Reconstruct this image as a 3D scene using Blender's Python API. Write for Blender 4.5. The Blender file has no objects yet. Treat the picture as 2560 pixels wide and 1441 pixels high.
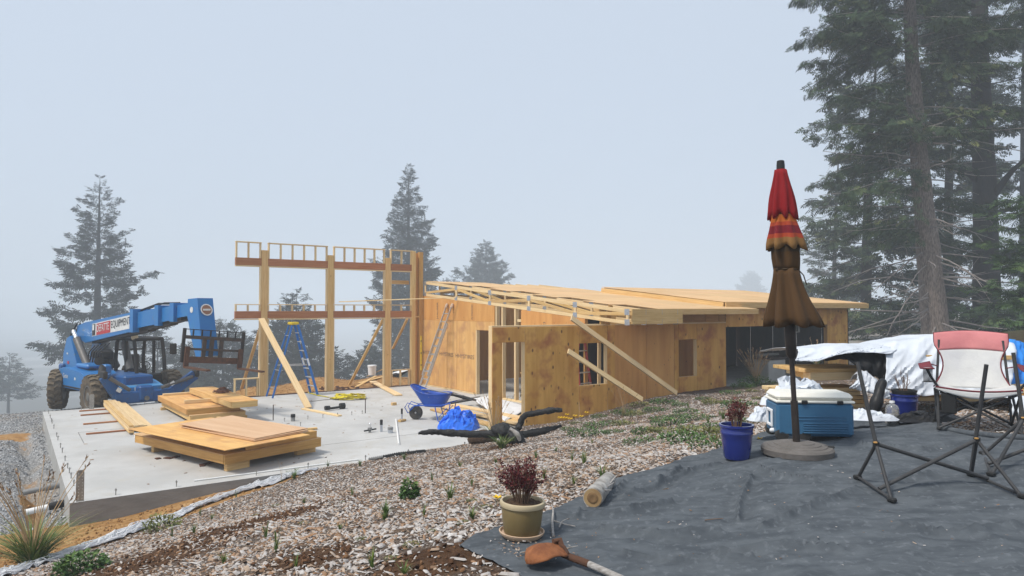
# Building site in the fog, seen from a patio: camera, sky, sun and exposure first
import bpy, bmesh, math, random
import numpy as np
from mathutils import Vector, Matrix, noise as mnoise

random.seed(7)
RNG = np.random.default_rng(11)
SC = bpy.context.scene
COL = SC.collection
F_PX, EYE = 1717.0, 2.85
PITCH = math.atan(52.5 / F_PX)

cam_d = bpy.data.cameras.new('camera')
cam_d.sensor_width = 36.0
cam_d.lens = 36.0 * F_PX / 2560.0
cam_d.clip_start = 0.05
cam_d.clip_end = 4000.0
cam = bpy.data.objects.new('camera', cam_d)
COL.objects.link(cam)
cam.location = (0, 0, EYE)
cam.rotation_euler = (math.pi / 2 + PITCH, 0, 0)
SC.camera = cam

SUN_DIR = Vector((-0.60, -0.42, 1.10)).normalized()      # towards the sun
world = bpy.data.worlds.new('World')
SC.world = world
world.use_nodes = True
wn = world.node_tree
bg = wn.nodes['Background']
sky = wn.nodes.new('ShaderNodeTexSky')
sky.sky_type = 'NISHITA'
sky.sun_disc = False
sky.sun_elevation = math.asin(SUN_DIR.z)
sky.sun_rotation = math.atan2(SUN_DIR.x, SUN_DIR.y)
sky.air_density = 1.0
sky.dust_density = 4.0
wmix = wn.nodes.new('ShaderNodeMix')
wmix.data_type = 'RGBA'
wmix.inputs[0].default_value = 0.86                      # thick overcast over the clear sky
wmix.inputs[7].default_value = (4.5, 5.12, 5.98, 1)
wn.links.new(sky.outputs[0], wmix.inputs[6])
wn.links.new(wmix.outputs[2], bg.inputs[0])
bg.inputs[1].default_value = 0.1

sun_d = bpy.data.lights.new('sun', 'SUN')
sun_d.energy = 2.2
sun_d.angle = math.radians(9)
sun_d.color = (1.0, 0.94, 0.85)
sun = bpy.data.objects.new('sun', sun_d)
COL.objects.link(sun)
sun.rotation_euler = SUN_DIR.to_track_quat('Z', 'Y').to_euler()
sun.location = (-30, 10, 40)

SC.view_settings.view_transform = 'Standard'
SC.view_settings.look = 'None'
SC.view_settings.exposure = 0.58
SC.view_settings.gamma = 1.0
SC.view_settings.use_curve_mapping = False
SC.cycles.use_denoising = True
SC.cycles.max_bounces = 6
SC.cycles.diffuse_bounces = 3
SC.cycles.glossy_bounces = 2
SC.cycles.transparent_max_bounces = 6
SC.cycles.transmission_bounces = 4
SC.cycles.volume_bounces = 2
HAZE_DENSITY = 0.0028
# ------------------------------------------------------------------ geometry helpers
WM = {}                                   # world matrix of each object as built

def ray(px, py):
    x, y = (px - 1280) / F_PX, (720.5 - py) / F_PX
    c, s = math.cos(PITCH), math.sin(PITCH)
    return Vector((x, c - s * y, s + c * y))

def P(px, py, z=0.0):
    d = ray(px, py)
    return Vector((0, 0, EYE)) + d * ((z - EYE) / d.z)

def PD(px, py, Y):
    d = ray(px, py)
    return Vector((0, 0, EYE)) + d * (Y / d.y)

C0 = (-6.49, 10.17)                       # near corner of the slab
AX, BX = (0.8087, 0.5883), (-0.5883, 0.8087)
AV, BV, ZV = Vector((*AX, 0)), Vector((*BX, 0)), Vector((0, 0, 1))

def H(a, b, z=0.0):                       # building grid: a along the long front, b to the back
    return Vector((C0[0] + a * AX[0] + b * BX[0], C0[1] + a * AX[1] + b * BX[1], z))

def a_at(px, b):                          # grid a where the line b is met at this bearing
    r = (px - 1280) / F_PX
    x0, y0 = C0[0] + b * BX[0], C0[1] + b * BX[1]
    return (r * y0 - x0) / (AX[0] - r * AX[1])

def b_at(px, a):
    r = (px - 1280) / F_PX
    x0, y0 = C0[0] + a * AX[0], C0[1] + a * AX[1]
    return (r * y0 - x0) / (BX[0] - r * BX[1])

def link(o, M=None, parent=None):
    COL.objects.link(o)
    M = M or Matrix.Identity(4)
    if parent is not None:
        o.parent = parent
        o.matrix_parent_inverse = WM[parent.name].inverted()
    o.matrix_basis = M
    WM[o.name] = M.copy()
    return o

def tag(o, label=None, cat=None, group=None, kind=None):
    if label: o['label'] = label
    if cat: o['category'] = cat
    if group: o['group'] = group
    if kind: o['kind'] = kind
    return o

def thing(name, label, cat, loc=(0, 0, 0), group=None):
    o = bpy.data.objects.new(name, None)
    o.empty_display_size = 0.1
    link(o, Matrix.Translation(Vector(loc)))
    return tag(o, label, cat, group)

def holder(name, parent):                 # a part that only gathers its sub-parts
    o = bpy.data.objects.new(name, None)
    o.empty_display_size = 0.1
    return link(o, WM[parent.name].copy(), parent)

def place(root, loc, rz=0.0, scale=1.0, tilt=None):
    M = Matrix.Translation(Vector(loc)) @ Matrix.Rotation(rz, 4, 'Z')
    if tilt: M = M @ Matrix.Rotation(tilt[1], 4, tilt[0])
    root.matrix_basis = M @ Matrix.Scale(scale, 4)
    return root

def kids(o):
    return [c for c in COL.objects if c.parent is o]

KIDS = {}
def copy_tree(o, parent=None):
    c = o.copy()
    COL.objects.link(c)
    WM[c.name] = WM[o.name].copy()
    if parent is not None: c.parent = parent
    if o.name not in KIDS: KIDS[o.name] = kids(o)
    for k in KIDS[o.name]: copy_tree(k, c)
    return c

def frame(p0, p1, up=(0, 0, 1)):
    x = (Vector(p1) - Vector(p0)).normalized()
    u = Vector(up)
    y = u.cross(x)
    if y.length < 1e-4: y = Vector((0, 1, 0)).cross(x)
    if y.length < 1e-4: y = Vector((1, 0, 0))
    y.normalize()
    return x, y, x.cross(y)

def mat_from(x, y, z, o):
    M = Matrix.Identity(4)
    for i, c in enumerate((x, y, z, o)):
        M[0][i], M[1][i], M[2][i] = c[0], c[1], c[2]
    return M

class MB:
    def __init__(s):
        s.v, s.f, s.mi, s.cur = [], [], [], 0
    def add(s, vs, fs):
        o = len(s.v)
        s.v += [tuple(v) for v in vs]
        s.f += [tuple(i + o for i in f) for f in fs]
        s.mi += [s.cur] * len(fs)
        return s
    def box(s, c, d, R=None):
        c = Vector(c)
        q = []
        for k in range(8):
            w = Vector(((k & 1) - .5, ((k >> 1) & 1) - .5, (k >> 2) - .5))
            w = Vector((w.x * d[0], w.y * d[1], w.z * d[2]))
            q.append(c + (R @ w if R else w))
        return s.add(q, [(0, 2, 3, 1), (4, 5, 7, 6), (0, 1, 5, 4), (2, 6, 7, 3), (0, 4, 6, 2), (1, 3, 7, 5)])
    def bbox(s, c, d, b=0.02, R=None):                  # box with chamfered edges
        c = Vector(c)
        h = [max(x / 2, 1e-4) for x in d]
        b = min(b, *[x * .95 for x in h])
        vs, idx = [], {}
        for sx in (-1, 1):
            for sy in (-1, 1):
                for sz in (-1, 1):
                    for ax in range(3):
                        w = [sx * (h[0] - b), sy * (h[1] - b), sz * (h[2] - b)]
                        w[ax] = (sx, sy, sz)[ax] * h[ax]
                        idx[(sx, sy, sz, ax)] = len(vs)
                        w = Vector(w)
                        vs.append(c + (R @ w if R else w))
        fs = []
        for ax in range(3):
            o1, o2 = [k for k in range(3) if k != ax]
            for sg in (-1, 1):
                loop = []
                for u, v in ((-1, -1), (1, -1), (1, 1), (-1, 1)):
                    t = [0, 0, 0]
                    t[ax], t[o1], t[o2] = sg, u, v
                    loop.append(idx[(*t, ax)])
                fs.append(tuple(loop))
        for ax in range(3):
            o1, o2 = [k for k in range(3) if k != ax]
            for u in (-1, 1):
                for v in (-1, 1):
                    q = []
                    for sg, which in ((-1, o1), (1, o1), (1, o2), (-1, o2)):
                        t = [0, 0, 0]
                        t[ax], t[o1], t[o2] = sg, u, v
                        q.append(idx[(*t, which)])
                    fs.append(tuple(q))
        for sx in (-1, 1):
            for sy in (-1, 1):
                for sz in (-1, 1):
                    fs.append(tuple(idx[(sx, sy, sz, ax)] for ax in range(3)))
        return s.add(vs, fs)
    def beam(s, p0, p1, w, t, up=(0, 0, 1)):
        p0, p1 = Vector(p0), Vector(p1)
        x, y, z = frame(p0, p1, up)
        R = Matrix((x, y, z)).transposed()
        return s.box((p0 + p1) / 2, ((p1 - p0).length, w, t), R)
    def tube(s, pts, r, n=8, caps=True):
        pts = [Vector(p) for p in pts]
        rr = r if isinstance(r, (list, tuple)) else [r] * len(pts)
        rings, prev = [], None
        for i, p in enumerate(pts):
            d = (pts[min(i + 1, len(pts) - 1)] - pts[max(i - 1, 0)])
            d = d.normalized() if d.length > 1e-9 else Vector((0, 0, 1))
            if prev is None:
                u = d.orthogonal().normalized()
            else:
                u = prev - d * prev.dot(d)
                u = u.normalized() if u.length > 1e-6 else d.orthogonal().normalized()
            prev = u
            w = d.cross(u)
            rings.append([p + (u * math.cos(2 * math.pi * k / n) + w * math.sin(2 * math.pi * k / n)) * rr[i] for k in range(n)])
        vs = [v for g in rings for v in g]
        fs = []
        for i in range(len(rings) - 1):
            for k in range(n):
                fs.append((i * n + k, i * n + (k + 1) % n, (i + 1) * n + (k + 1) % n, (i + 1) * n + k))
        if caps:
            fs.append(tuple(range(n - 1, -1, -1)))
            fs.append(tuple((len(rings) - 1) * n + k for k in range(n)))
        return s.add(vs, fs)
    def lathe(s, prof, n=24, c=(0, 0, 0), axis=None, fr=None):
        c = Vector(c)
        if axis is None: X, Y, Z = Vector((1, 0, 0)), Vector((0, 1, 0)), Vector((0, 0, 1))
        else:
            Z = Vector(axis).normalized(); X = Z.orthogonal().normalized(); Y = Z.cross(X)
        vs, fs = [], []
        for i, (r, z) in enumerate(prof):
            for k in range(n):
                th = 2 * math.pi * k / n
                q = r * (fr(th, i) if fr else 1)
                vs.append(c + X * q * math.cos(th) + Y * q * math.sin(th) + Z * z)
        for i in range(len(prof) - 1):
            for k in range(n):
                fs.append((i * n + k, i * n + (k + 1) % n, (i + 1) * n + (k + 1) % n, (i + 1) * n + k))
        if prof[0][0] > 1e-4: fs.append(tuple(range(n - 1, -1, -1)))
        if prof[-1][0] > 1e-4: fs.append(tuple((len(prof) - 1) * n + k for k in range(n)))
        return s.add(vs, fs)
    def grid(s, fn, nu, nv):
        vs = [fn(i / (nu - 1), j / (nv - 1)) for j in range(nv) for i in range(nu)]
        fs = [(j * nu + i, j * nu + i + 1, (j + 1) * nu + i + 1, (j + 1) * nu + i) for j in range(nv - 1) for i in range(nu - 1)]
        return s.add(vs, fs)
    def prism(s, poly, O, U, V, N, t):                   # 2-D outline in (U,V), extruded t along N
        O, U, V, N = Vector(O), Vector(U), Vector(V), Vector(N)
        n = len(poly)
        a = [O + U * p[0] + V * p[1] for p in poly]
        vs = a + [q + N * t for q in a]
        fs = [tuple(range(n - 1, -1, -1)), tuple(range(n, 2 * n))]
        fs += [(i, (i + 1) % n, n + (i + 1) % n, n + i) for i in range(n)]
        return s.add(vs, fs)
    def mesh(s, name, mats, smooth=None):
        me = bpy.data.meshes.new(name)
        me.from_pydata(s.v, [], s.f)
        mats = mats if isinstance(mats, (list, tuple)) else [mats]
        for m in mats: me.materials.append(MAT[m] if isinstance(m, str) else m)
        if any(s.mi): me.polygons.foreach_set('material_index', s.mi)
        bm = bmesh.new(); bm.from_mesh(me)
        bmesh.ops.recalc_face_normals(bm, faces=bm.faces)
        bm.to_mesh(me); bm.free()
        if smooth is not None:
            me.polygons.foreach_set('use_smooth', [True] * len(me.polygons))
            me.set_sharp_from_angle(angle=math.radians(smooth))
        me.update()
        return me
    def build(s, name, mats, parent=None, smooth=None, origin=None, solid=0.0):
        if origin is None and parent is not None: origin = WM[parent.name].to_translation()
        o3 = Vector(origin) if origin is not None else Vector((0, 0, 0))
        if o3.length > 0: s.v = [(v[0] - o3.x, v[1] - o3.y, v[2] - o3.z) for v in s.v]
        o = bpy.data.objects.new(name, s.mesh(name, mats, smooth))
        if solid:
            md = o.modifiers.new('thickness', 'SOLIDIFY'); md.thickness = solid; md.offset = 0
        return link(o, Matrix.Translation(o3), parent)

BOARD = {}
def board(name, p0, p1, w, t, mat, parent=None, up=(0, 0, 1), ch=0.004):
    """a straight piece of timber or sheet: local x runs with the grain from p0 to p1, t is measured along up"""
    p0, p1 = Vector(p0), Vector(p1)
    x, y, z = frame(p0, p1, up)
    L = round((p1 - p0).length, 3)
    key = (L, round(w, 3), round(t, 3), mat)
    if key not in BOARD:
        BOARD[key] = MB().bbox((0, 0, 0), (L, w, t), min(ch, t * .3)).mesh(name, mat)
    o = bpy.data.objects.new(name, BOARD[key])
    return link(o, mat_from(x, y, z, (p0 + p1) / 2), parent)

def sheet(name, a0, a1, z0, z1, b, t, mat, parent):       # upright sheet in a wall that runs along a, grain upright
    return board(name, H((a0 + a1) / 2, b, z0), H((a0 + a1) / 2, b, z1), a1 - a0 - .012, t, mat, parent, up=BV)

def bsheet(name, b0, b1, z0, z1, a, t, mat, parent):      # the same in a wall that runs along b
    return board(name, H(a, (b0 + b1) / 2, z0), H(a, (b0 + b1) / 2, z1), abs(b1 - b0) - .012, t, mat, parent, up=AV)

def text(name, body, x, y, o, w, h, mat, parent):         # lettering w by h, x along the line, y up, o lower left corner
    cu = bpy.data.curves.new(name, 'FONT'); cu.body = body; cu.size = 1.0
    ob = bpy.data.objects.new(name, cu)
    COL.objects.link(ob)
    bpy.context.view_layer.update()
    me = bpy.data.meshes.new_from_object(ob.evaluated_get(bpy.context.evaluated_depsgraph_get()))
    bpy.data.objects.remove(ob)
    co = np.empty(len(me.vertices) * 3); me.vertices.foreach_get('co', co); co = co.reshape(-1, 3)
    mn, mx = co.min(0), co.max(0)
    co[:, 0] = (co[:, 0] - mn[0]) / (mx[0] - mn[0]) * w
    co[:, 1] = (co[:, 1] - mn[1]) / (mx[1] - mn[1]) * h
    me.vertices.foreach_set('co', co.ravel()); me.materials.clear(); me.materials.append(MAT[mat]); me.update()
    x, y = Vector(x).normalized(), Vector(y).normalized()
    return link(bpy.data.objects.new(name, me), mat_from(x, y, x.cross(y), Vector(o)), parent)

def inst_mesh(name, tv, tf, R, T, mats, rnd=None, mat_index=None):
    """one mesh of many small pieces: template (tv, tf) moved by R[n],T[n]; rnd[n] goes to the attribute 'tone'"""
    tv = np.asarray(tv, float); n, k = len(T), len(tv)
    V = np.einsum('nij,kj->nki', R, tv) + T[:, None, :]
    sizes = [len(f) for f in tf]; flat = np.concatenate([np.asarray(f) for f in tf]); nl = len(flat)
    loops = (flat[None, :] + (np.arange(n) * k)[:, None]).ravel()
    me = bpy.data.meshes.new(name)
    me.vertices.add(n * k); me.vertices.foreach_set('co', V.astype(np.float32).ravel())
    me.loops.add(n * nl); me.loops.foreach_set('vertex_index', loops.astype(np.int32))
    st = np.concatenate([[0], np.cumsum(sizes)[:-1]])
    me.polygons.add(n * len(tf))
    me.polygons.foreach_set('loop_start', (st[None, :] + (np.arange(n) * nl)[:, None]).astype(np.int32).ravel())
    for m in (mats if isinstance(mats, (list, tuple)) else [mats]): me.materials.append(MAT[m])
    if rnd is not None:
        at = me.attributes.new('tone', 'FLOAT', 'POINT')
        at.data.foreach_set('value', np.repeat(rnd, k).astype(np.float32))
    me.update(calc_edges=True); me.validate()
    return me

def rot_basis(d, up, roll=None):
    """(n,3) directions -> (n,3,3) matrices whose columns are x=d, y, z"""
    d = d / np.linalg.norm(d, axis=1, keepdims=True)
    y = np.cross(up, d); y /= np.maximum(np.linalg.norm(y, axis=1, keepdims=True), 1e-6)
    z = np.cross(d, y)
    if roll is not None:
        c, s = np.cos(roll)[:, None], np.sin(roll)[:, None]
        y, z = y * c + z * s, z * c - y * s
    return np.stack([d, y, z], axis=2)

# ------------------------------------------------------------------ materials
MAT = {}
def mat(name, c1, c2=None, scale=4.0, stretch=(1, 1, 1), rough=.75, metal=0.0, spec=.3, bump=0.0, bscale=60.0, rnd=0.0,
        knots=None, spots=None, detail=4.0, lo=.35, hi=.65, attr=None, trans=0.0, alpha=None, coat=0.0, coord='Object'):
    m = bpy.data.materials.new(name); m.use_nodes = True
    nt = m.node_tree; N, Lk = nt.nodes, nt.links
    b = N['Principled BSDF']
    b.inputs['Roughness'].default_value = rough
    b.inputs['Metallic'].default_value = metal
    b.inputs['Specular IOR Level'].default_value = spec
    b.inputs['Coat Weight'].default_value = coat
    tc = N.new('ShaderNodeTexCoord'); mp = N.new('ShaderNodeMapping')
    mp.inputs['Scale'].default_value = stretch
    Lk.new(tc.outputs[coord], mp.inputs[0])
    if rnd:
        oi = N.new('ShaderNodeObjectInfo')
        vm = N.new('ShaderNodeVectorMath'); vm.operation = 'SCALE'; vm.inputs[0].default_value = (37, 91, 53)
        Lk.new(oi.outputs['Random'], vm.inputs['Scale']); Lk.new(vm.outputs[0], mp.inputs['Location'])
    def mix(f, a, c, kind='MIX'):
        x = N.new('ShaderNodeMix'); x.data_type = 'RGBA'; x.blend_type = kind
        for s, k in ((f, 0), (a, 6), (c, 7)):
            if isinstance(s, (int, float)): x.inputs[k].default_value = s
            elif isinstance(s, (tuple, list)): x.inputs[k].default_value = (*s[:3], 1)
            else: Lk.new(s, x.inputs[k])
        return x.outputs[2]
    def rng(s, a, c, d=0.0, e=1.0):
        r = N.new('ShaderNodeMapRange'); r.clamp = True
        for k, v in enumerate((a, c, d, e), 1): r.inputs[k].default_value = v
        Lk.new(s, r.inputs[0]); return r.outputs[0]
    def nz(sc, det=detail, vec=None, ro=.6):
        t = N.new('ShaderNodeTexNoise'); t.inputs['Scale'].default_value = sc; t.inputs['Detail'].default_value = det
        t.inputs['Roughness'].default_value = ro
        Lk.new(vec or mp.outputs[0], t.inputs['Vector']); return t.outputs[0]
    col = c1
    if attr:                                              # colour per piece from the 'tone' attribute
        at = N.new('ShaderNodeAttribute'); at.attribute_name = 'tone'
        cr = N.new('ShaderNodeValToRGB'); cr.color_ramp.interpolation = 'LINEAR'
        el = cr.color_ramp.elements
        while len(el) < len(attr): el.new(.5)
        for e, (p, c) in zip(el, attr): e.position = p; e.color = (*c, 1)
        Lk.new(at.outputs['Fac'], cr.inputs[0]); col = cr.outputs[0]
        if c2: col = mix(rng(nz(scale), lo, hi, 0, .45), col, c2)
    elif c2:
        col = mix(rng(nz(scale), lo, hi), c1, c2)
    if knots:
        kc, ks, kr = knots
        v = N.new('ShaderNodeTexVoronoi'); v.inputs['Scale'].default_value = ks
        mk = N.new('ShaderNodeMapping'); mk.inputs['Scale'].default_value = (1, 1.6, 1.6); Lk.new(tc.outputs['Object'], mk.inputs[0])
        if rnd: Lk.new(vm.outputs[0], mk.inputs['Location'])
        Lk.new(mk.outputs[0], v.inputs['Vector'])
        vb_ = N.new('ShaderNodeSeparateColor'); Lk.new(v.outputs['Color'], vb_.inputs[0])
        km = N.new('ShaderNodeMath'); km.operation = 'MULTIPLY'
        Lk.new(rng(v.outputs['Distance'], kr * .5, kr, .9, 0), km.inputs[0]); Lk.new(rng(vb_.outputs[0], .33, .38), km.inputs[1])
        col = mix(km.outputs[0], col, kc)
    if spots:
        sc_, ss, lo_, hi_ = spots
        col = mix(rng(nz(ss, 3, tc.outputs['Object']), lo_, hi_), col, sc_)
    if rnd:
        hs = N.new('ShaderNodeHueSaturation'); Lk.new(rng(oi.outputs['Random'], 0, 1, 1 - rnd, 1 + rnd), hs.inputs['Value'])
        w = N.new('ShaderNodeMath'); w.operation = 'FRACT'; w2 = N.new('ShaderNodeMath'); w2.operation = 'MULTIPLY'; w2.inputs[1].default_value = 7.31
        Lk.new(oi.outputs['Random'], w2.inputs[0]); Lk.new(w2.outputs[0], w.inputs[0])
        Lk.new(rng(w.outputs[0], 0, 1, .5 - .03 * rnd, .5 + .03 * rnd), hs.inputs['Hue'])
        if isinstance(col, (tuple, list)): hs.inputs['Color'].default_value = (*col[:3], 1)
        else: Lk.new(col, hs.inputs['Color'])
        col = hs.outputs[0]
    if isinstance(col, (tuple, list)): b.inputs['Base Color'].default_value = (*col[:3], 1)
    else: Lk.new(col, b.inputs['Base Color'])
    if bump:
        bp = N.new('ShaderNodeBump'); bp.inputs['Strength'].default_value = min(bump, 1); bp.inputs['Distance'].default_value = .02 * max(1, bump)
        Lk.new(nz(bscale, 5), bp.inputs['Height']); Lk.new(bp.outputs[0], b.inputs['Normal'])
    if trans:
        b.inputs['Transmission Weight'].default_value = trans
    if alpha is not None:
        b.inputs['Alpha'].default_value = alpha
    MAT[name] = m
    return m

GR = (.8, 14, 14)                                         # grain runs with local x
mat('lumber', (.70, .48, .21), (.57, .35, .13), 2.2, GR, .7, rnd=.14, bump=.12, bscale=8, knots=((.2, .09, .03), 2.3, .06))
mat('lumber_pale', (.76, .58, .33), (.66, .46, .23), 2.2, GR, .7, rnd=.10, bump=.1, bscale=8, knots=((.27, .13, .05), 2.0, .05))
mat('lumber_gold', (.56, .315, .10), (.43, .22, .06), 2.2, GR, .7, rnd=.14, bump=.12, bscale=8, knots=((.2, .08, .02), 2.2, .05))
mat('header_red', (.44, .19, .085), (.34, .13, .055), 2.2, GR, .7, rnd=.12, bump=.15, bscale=8)
mat('ply_shade', (.73, .40, .10), (.58, .28, .058), 1.6, (.35, 2.6, 2.6), .75, rnd=.10, bump=.12, bscale=10,
    knots=((.09, .035, .010), 3.6, .20), spots=((.42, .15, .045), 1.6, .50, .70))
mat('ply_wall', (.70, .42, .155), (.60, .32, .105), 1.3, (.5, 6, 6), .75, rnd=.08, bump=.1, bscale=10,
    knots=((.33, .14, .05), 2.6, .05), spots=((.5, .26, .11), 1.5, .5, .7))
mat('ply_red', (.68, .345, .105), (.56, .255, .07), 1.6, (.35, 2.4, 2.4), .75, rnd=.06, bump=.1, bscale=10, knots=((.17, .065, .025), 4.5, .12))
mat('ply_roof', (.68, .46, .24), (.58, .36, .17), 1.4, (.5, 5, 5), .75, rnd=.08, bump=.08, bscale=10)
mat('ply_pink', (.70, .46, .28), (.62, .38, .22), 1.3, (.5, 5, 5), .7, rnd=.08, bump=.08, bscale=10, knots=((.45, .22, .1), 3, .035))
mat('dark_board', (.035, .022, .017), (.022, .014, .012), 3, GR, .85, rnd=.3)  # on inner walls the indoor shade is put into this colour; elsewhere plain dark boards
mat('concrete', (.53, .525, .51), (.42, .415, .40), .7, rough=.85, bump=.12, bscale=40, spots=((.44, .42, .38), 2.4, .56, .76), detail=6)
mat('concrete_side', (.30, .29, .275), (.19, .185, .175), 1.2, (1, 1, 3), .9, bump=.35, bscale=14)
mat('concrete_edge', (.42, .42, .405), (.34, .335, .32), 1.5, rough=.9, bump=.25, bscale=20)
mat('steel', (.42, .42, .40), (.30, .29, .27), 20, rough=.45, metal=.85)
mat('galv', (.55, .58, .62), (.42, .45, .50), 30, rough=.4, metal=.7)
mat('aluminium', (.62, .62, .62), (.50, .50, .50), 15, rough=.38, metal=.8)
mat('dark_steel', (.05, .045, .042), (.09, .06, .045), 9, rough=.6, metal=.3)
mat('rust', (.12, .055, .03), (.07, .036, .024), 12, rough=.85, bump=.3, bscale=60)
mat('rust_bright', (.30, .115, .045), (.17, .06, .025), 14, rough=.85, bump=.3, bscale=70)
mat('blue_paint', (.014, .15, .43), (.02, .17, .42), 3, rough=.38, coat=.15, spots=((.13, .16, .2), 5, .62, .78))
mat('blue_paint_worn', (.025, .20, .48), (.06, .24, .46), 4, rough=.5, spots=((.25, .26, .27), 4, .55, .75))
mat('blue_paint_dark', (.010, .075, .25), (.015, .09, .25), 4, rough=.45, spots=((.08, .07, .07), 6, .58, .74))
mat('black_paint', (.014, .013, .013), (.03, .026, .022), 8, rough=.55)
mat('tyre', (.065, .052, .04), (.15, .115, .075), 5, rough=.92, bump=.3, bscale=40)
mat('tyre_tread', (.20, .155, .10), (.085, .068, .05), 6, rough=.95, bump=.3, bscale=40)
mat('rim_grey', (.12, .12, .115), (.19, .18, .16), 6, rough=.6, metal=.2)
mat('grey_tube', (.10, .095, .09), (.14, .13, .12), 10, rough=.5, metal=.2)
mat('chrome', (.75, .75, .75), rough=.2, metal=1.0)
mat('sign_white', (.72, .72, .70), (.60, .60, .58), 8, rough=.5)
mat('sign_red', (.50, .045, .05), (.40, .035, .04), 8, rough=.5)
mat('sign_black', (.02, .02, .022), rough=.5)
mat('sign_brown', (.25, .12, .07), rough=.5)
mat('ladder_blue', (.02, .14, .45), (.025, .17, .52), 6, rough=.5)
mat('yellow', (.72, .53, .02), (.60, .42, .015), 9, rough=.55)
mat('ladder_red', (.36, .045, .03), (.28, .035, .025), 6, rough=.5)
mat('barrow_blue', (.012, .075, .42), (.02, .10, .46), 4, rough=.35, spots=((.32, .30, .28), 7, .60, .74))
mat('rubber', (.03, .03, .03), (.06, .055, .05), 10, rough=.85)
mat('tarp_blue', (.012, .13, .72), (.02, .18, .80), 6, rough=.35, spec=.5)
mat('tarp_blue_pale', (.03, .25, .72), (.02, .20, .65), 4, rough=.45)
mat('tarp_white', (.66, .70, .75), (.56, .60, .66), 3, rough=.5, bump=.3, bscale=6, spots=((.50, .52, .56), 2, .55, .75))
mat('tarp_black', (.012, .012, .013), rough=.5)
mat('paper', (.78, .79, .80), (.70, .71, .72), 3, rough=.8)
mat('char', (.004, .004, .004), (.016, .016, .017), 18, rough=.6, bump=1.0, bscale=22, spec=.4)
mat('hose_black', (.012, .012, .012), (.03, .03, .03), 20, rough=.5)
mat('pvc', (.78, .78, .76), rough=.4)
mat('pvc_grey', (.20, .20, .20), (.28, .28, .27), 8, rough=.6)
mat('abs_black', (.015, .015, .015), rough=.4)
mat('fabric_black', (.104, .117, .130), (.066, .076, .087), 4, (1, 2.6, 1), .95, bump=.15, bscale=190, spec=.1, detail=10, lo=.38, hi=.62,
    spots=((.165, .18, .197), 22, .56, .82))
mat('pole_brown', (.028, .022, .02), (.045, .035, .03), 8, rough=.45, metal=.2)
mat('base_grey', (.16, .145, .135), (.12, .11, .10), 9, rough=.85, bump=.3, bscale=70)
mat('canopy_red', (.27, .009, .013), (.20, .007, .010), 3, (1, 1, .3), .9)
mat('canopy_brown', (.080, .041, .015), (.055, .028, .010), 3, (1, 1, .3), .92)
mat('canopy_orange', (.42, .11, .022), rough=.92)
mat('canopy_rust', (.33, .05, .02), rough=.92)
mat('canopy_maroon', (.16, .012, .02), rough=.92)
mat('canopy_tan', (.22, .115, .038), rough=.92)
mat('canopy_dark', (.05, .032, .016), rough=.92)
mat('cooler_blue', (.045, .15, .27), (.04, .13, .24), 5, rough=.45, bump=.08, bscale=120)
mat('cooler_white', (.80, .78, .70), (.74, .72, .64), 4, rough=.45)
mat('plastic_white', (.78, .79, .80), rough=.4)
mat('plastic_black', (.02, .02, .02), rough=.5)
mat('pot_blue', (.008, .018, .16), (.010, .024, .20), 3, rough=.22, spec=.6, coat=.4)
mat('pot_tan', (.20, .15, .065), (.16, .115, .048), 3, rough=.4, coat=.15)
mat('pot_rim', (.52, .43, .28), (.45, .37, .23), 3, rough=.45)
mat('saucer', (.56, .40, .28), (.48, .34, .23), 4, rough=.6)
mat('potting_soil', (.055, .032, .02), (.10, .06, .035), 30, rough=.95, bump=1, bscale=50)
mat('leaf_burgundy', (.10, .018, .022), rough=.6, attr=[(0, (.045, .008, .012)), (.6, (.13, .02, .028)), (1, (.22, .05, .04))])
mat('twig', (.13, .075, .045), (.20, .13, .09), 12, rough=.9)
mat('deadwood', (.42, .40, .38), (.24, .22, .20), 9, (1, 6, 6), .9, bump=.5, bscale=14)
mat('log_bark', (.46, .445, .42), (.22, .205, .185), 9, rough=.92, bump=.9, bscale=26)
mat('log_end', (.40, .27, .13), (.27, .17, .08), 9, rough=.9)
mat('log_core', (.15, .085, .04), (.24, .15, .07), 12, rough=.9)
mat('chair_white', (.62, .62, .60), (.54, .54, .55), 3, rough=.9, bump=.2, bscale=30)
mat('chair_pink', (.60, .23, .23), (.52, .18, .19), 3, rough=.9, bump=.2, bscale=30)
mat('chair_maroon', (.18, .03, .04), (.13, .022, .03), 5, rough=.85)
mat('chair_tube', (.045, .045, .047), (.065, .065, .066), 8, rough=.55, metal=.2)
mat('mesh_dark', (.03, .03, .03), rough=.9, alpha=.45)
mat('jug', (.82, .86, .90), rough=.12, trans=.85, spec=.5)
mat('jug_fill', (.26, .20, .13), (.50, .46, .40), 30, rough=.9, bump=.6, bscale=60)
mat('strap_yellow', (.62, .52, .02), (.50, .40, .015), 10, rough=.7)
mat('stamp', (.07, .05, .055), rough=.8)
mat('netting', (.56, .57, .60), (.42, .43, .46), 12, (1, 1, 1), .8, bump=.6, bscale=25)
mat('brown_scrap', (.07, .03, .02), (.12, .05, .03), 10, rough=.9)
mat('chips', (.3, .25, .2), (.17, .13, .10), 45, rough=.9, attr=[
    (0, (.04, .027, .02)), (.14, (.13, .08, .05)), (.30, (.34, .19, .10)), (.46, (.47, .36, .27)), (.62, (.45, .42, .40)), (1, (.68, .66, .64))])
mat('stones', (.3, .3, .3), rough=.9, attr=[(0, (.12, .122, .125)), (.5, (.30, .305, .31)), (1, (.52, .525, .525))])
mat('dirt_bits', (.3, .3, .3), rough=.95, attr=[(0, (.05, .024, .012)), (.6, (.115, .055, .026)), (1, (.22, .12, .06))])
mat('clay_bits', (.3, .3, .3), rough=.95, attr=[(0, (.20, .095, .032)), (.6, (.36, .19, .07)), (1, (.5, .31, .15))])
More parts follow.
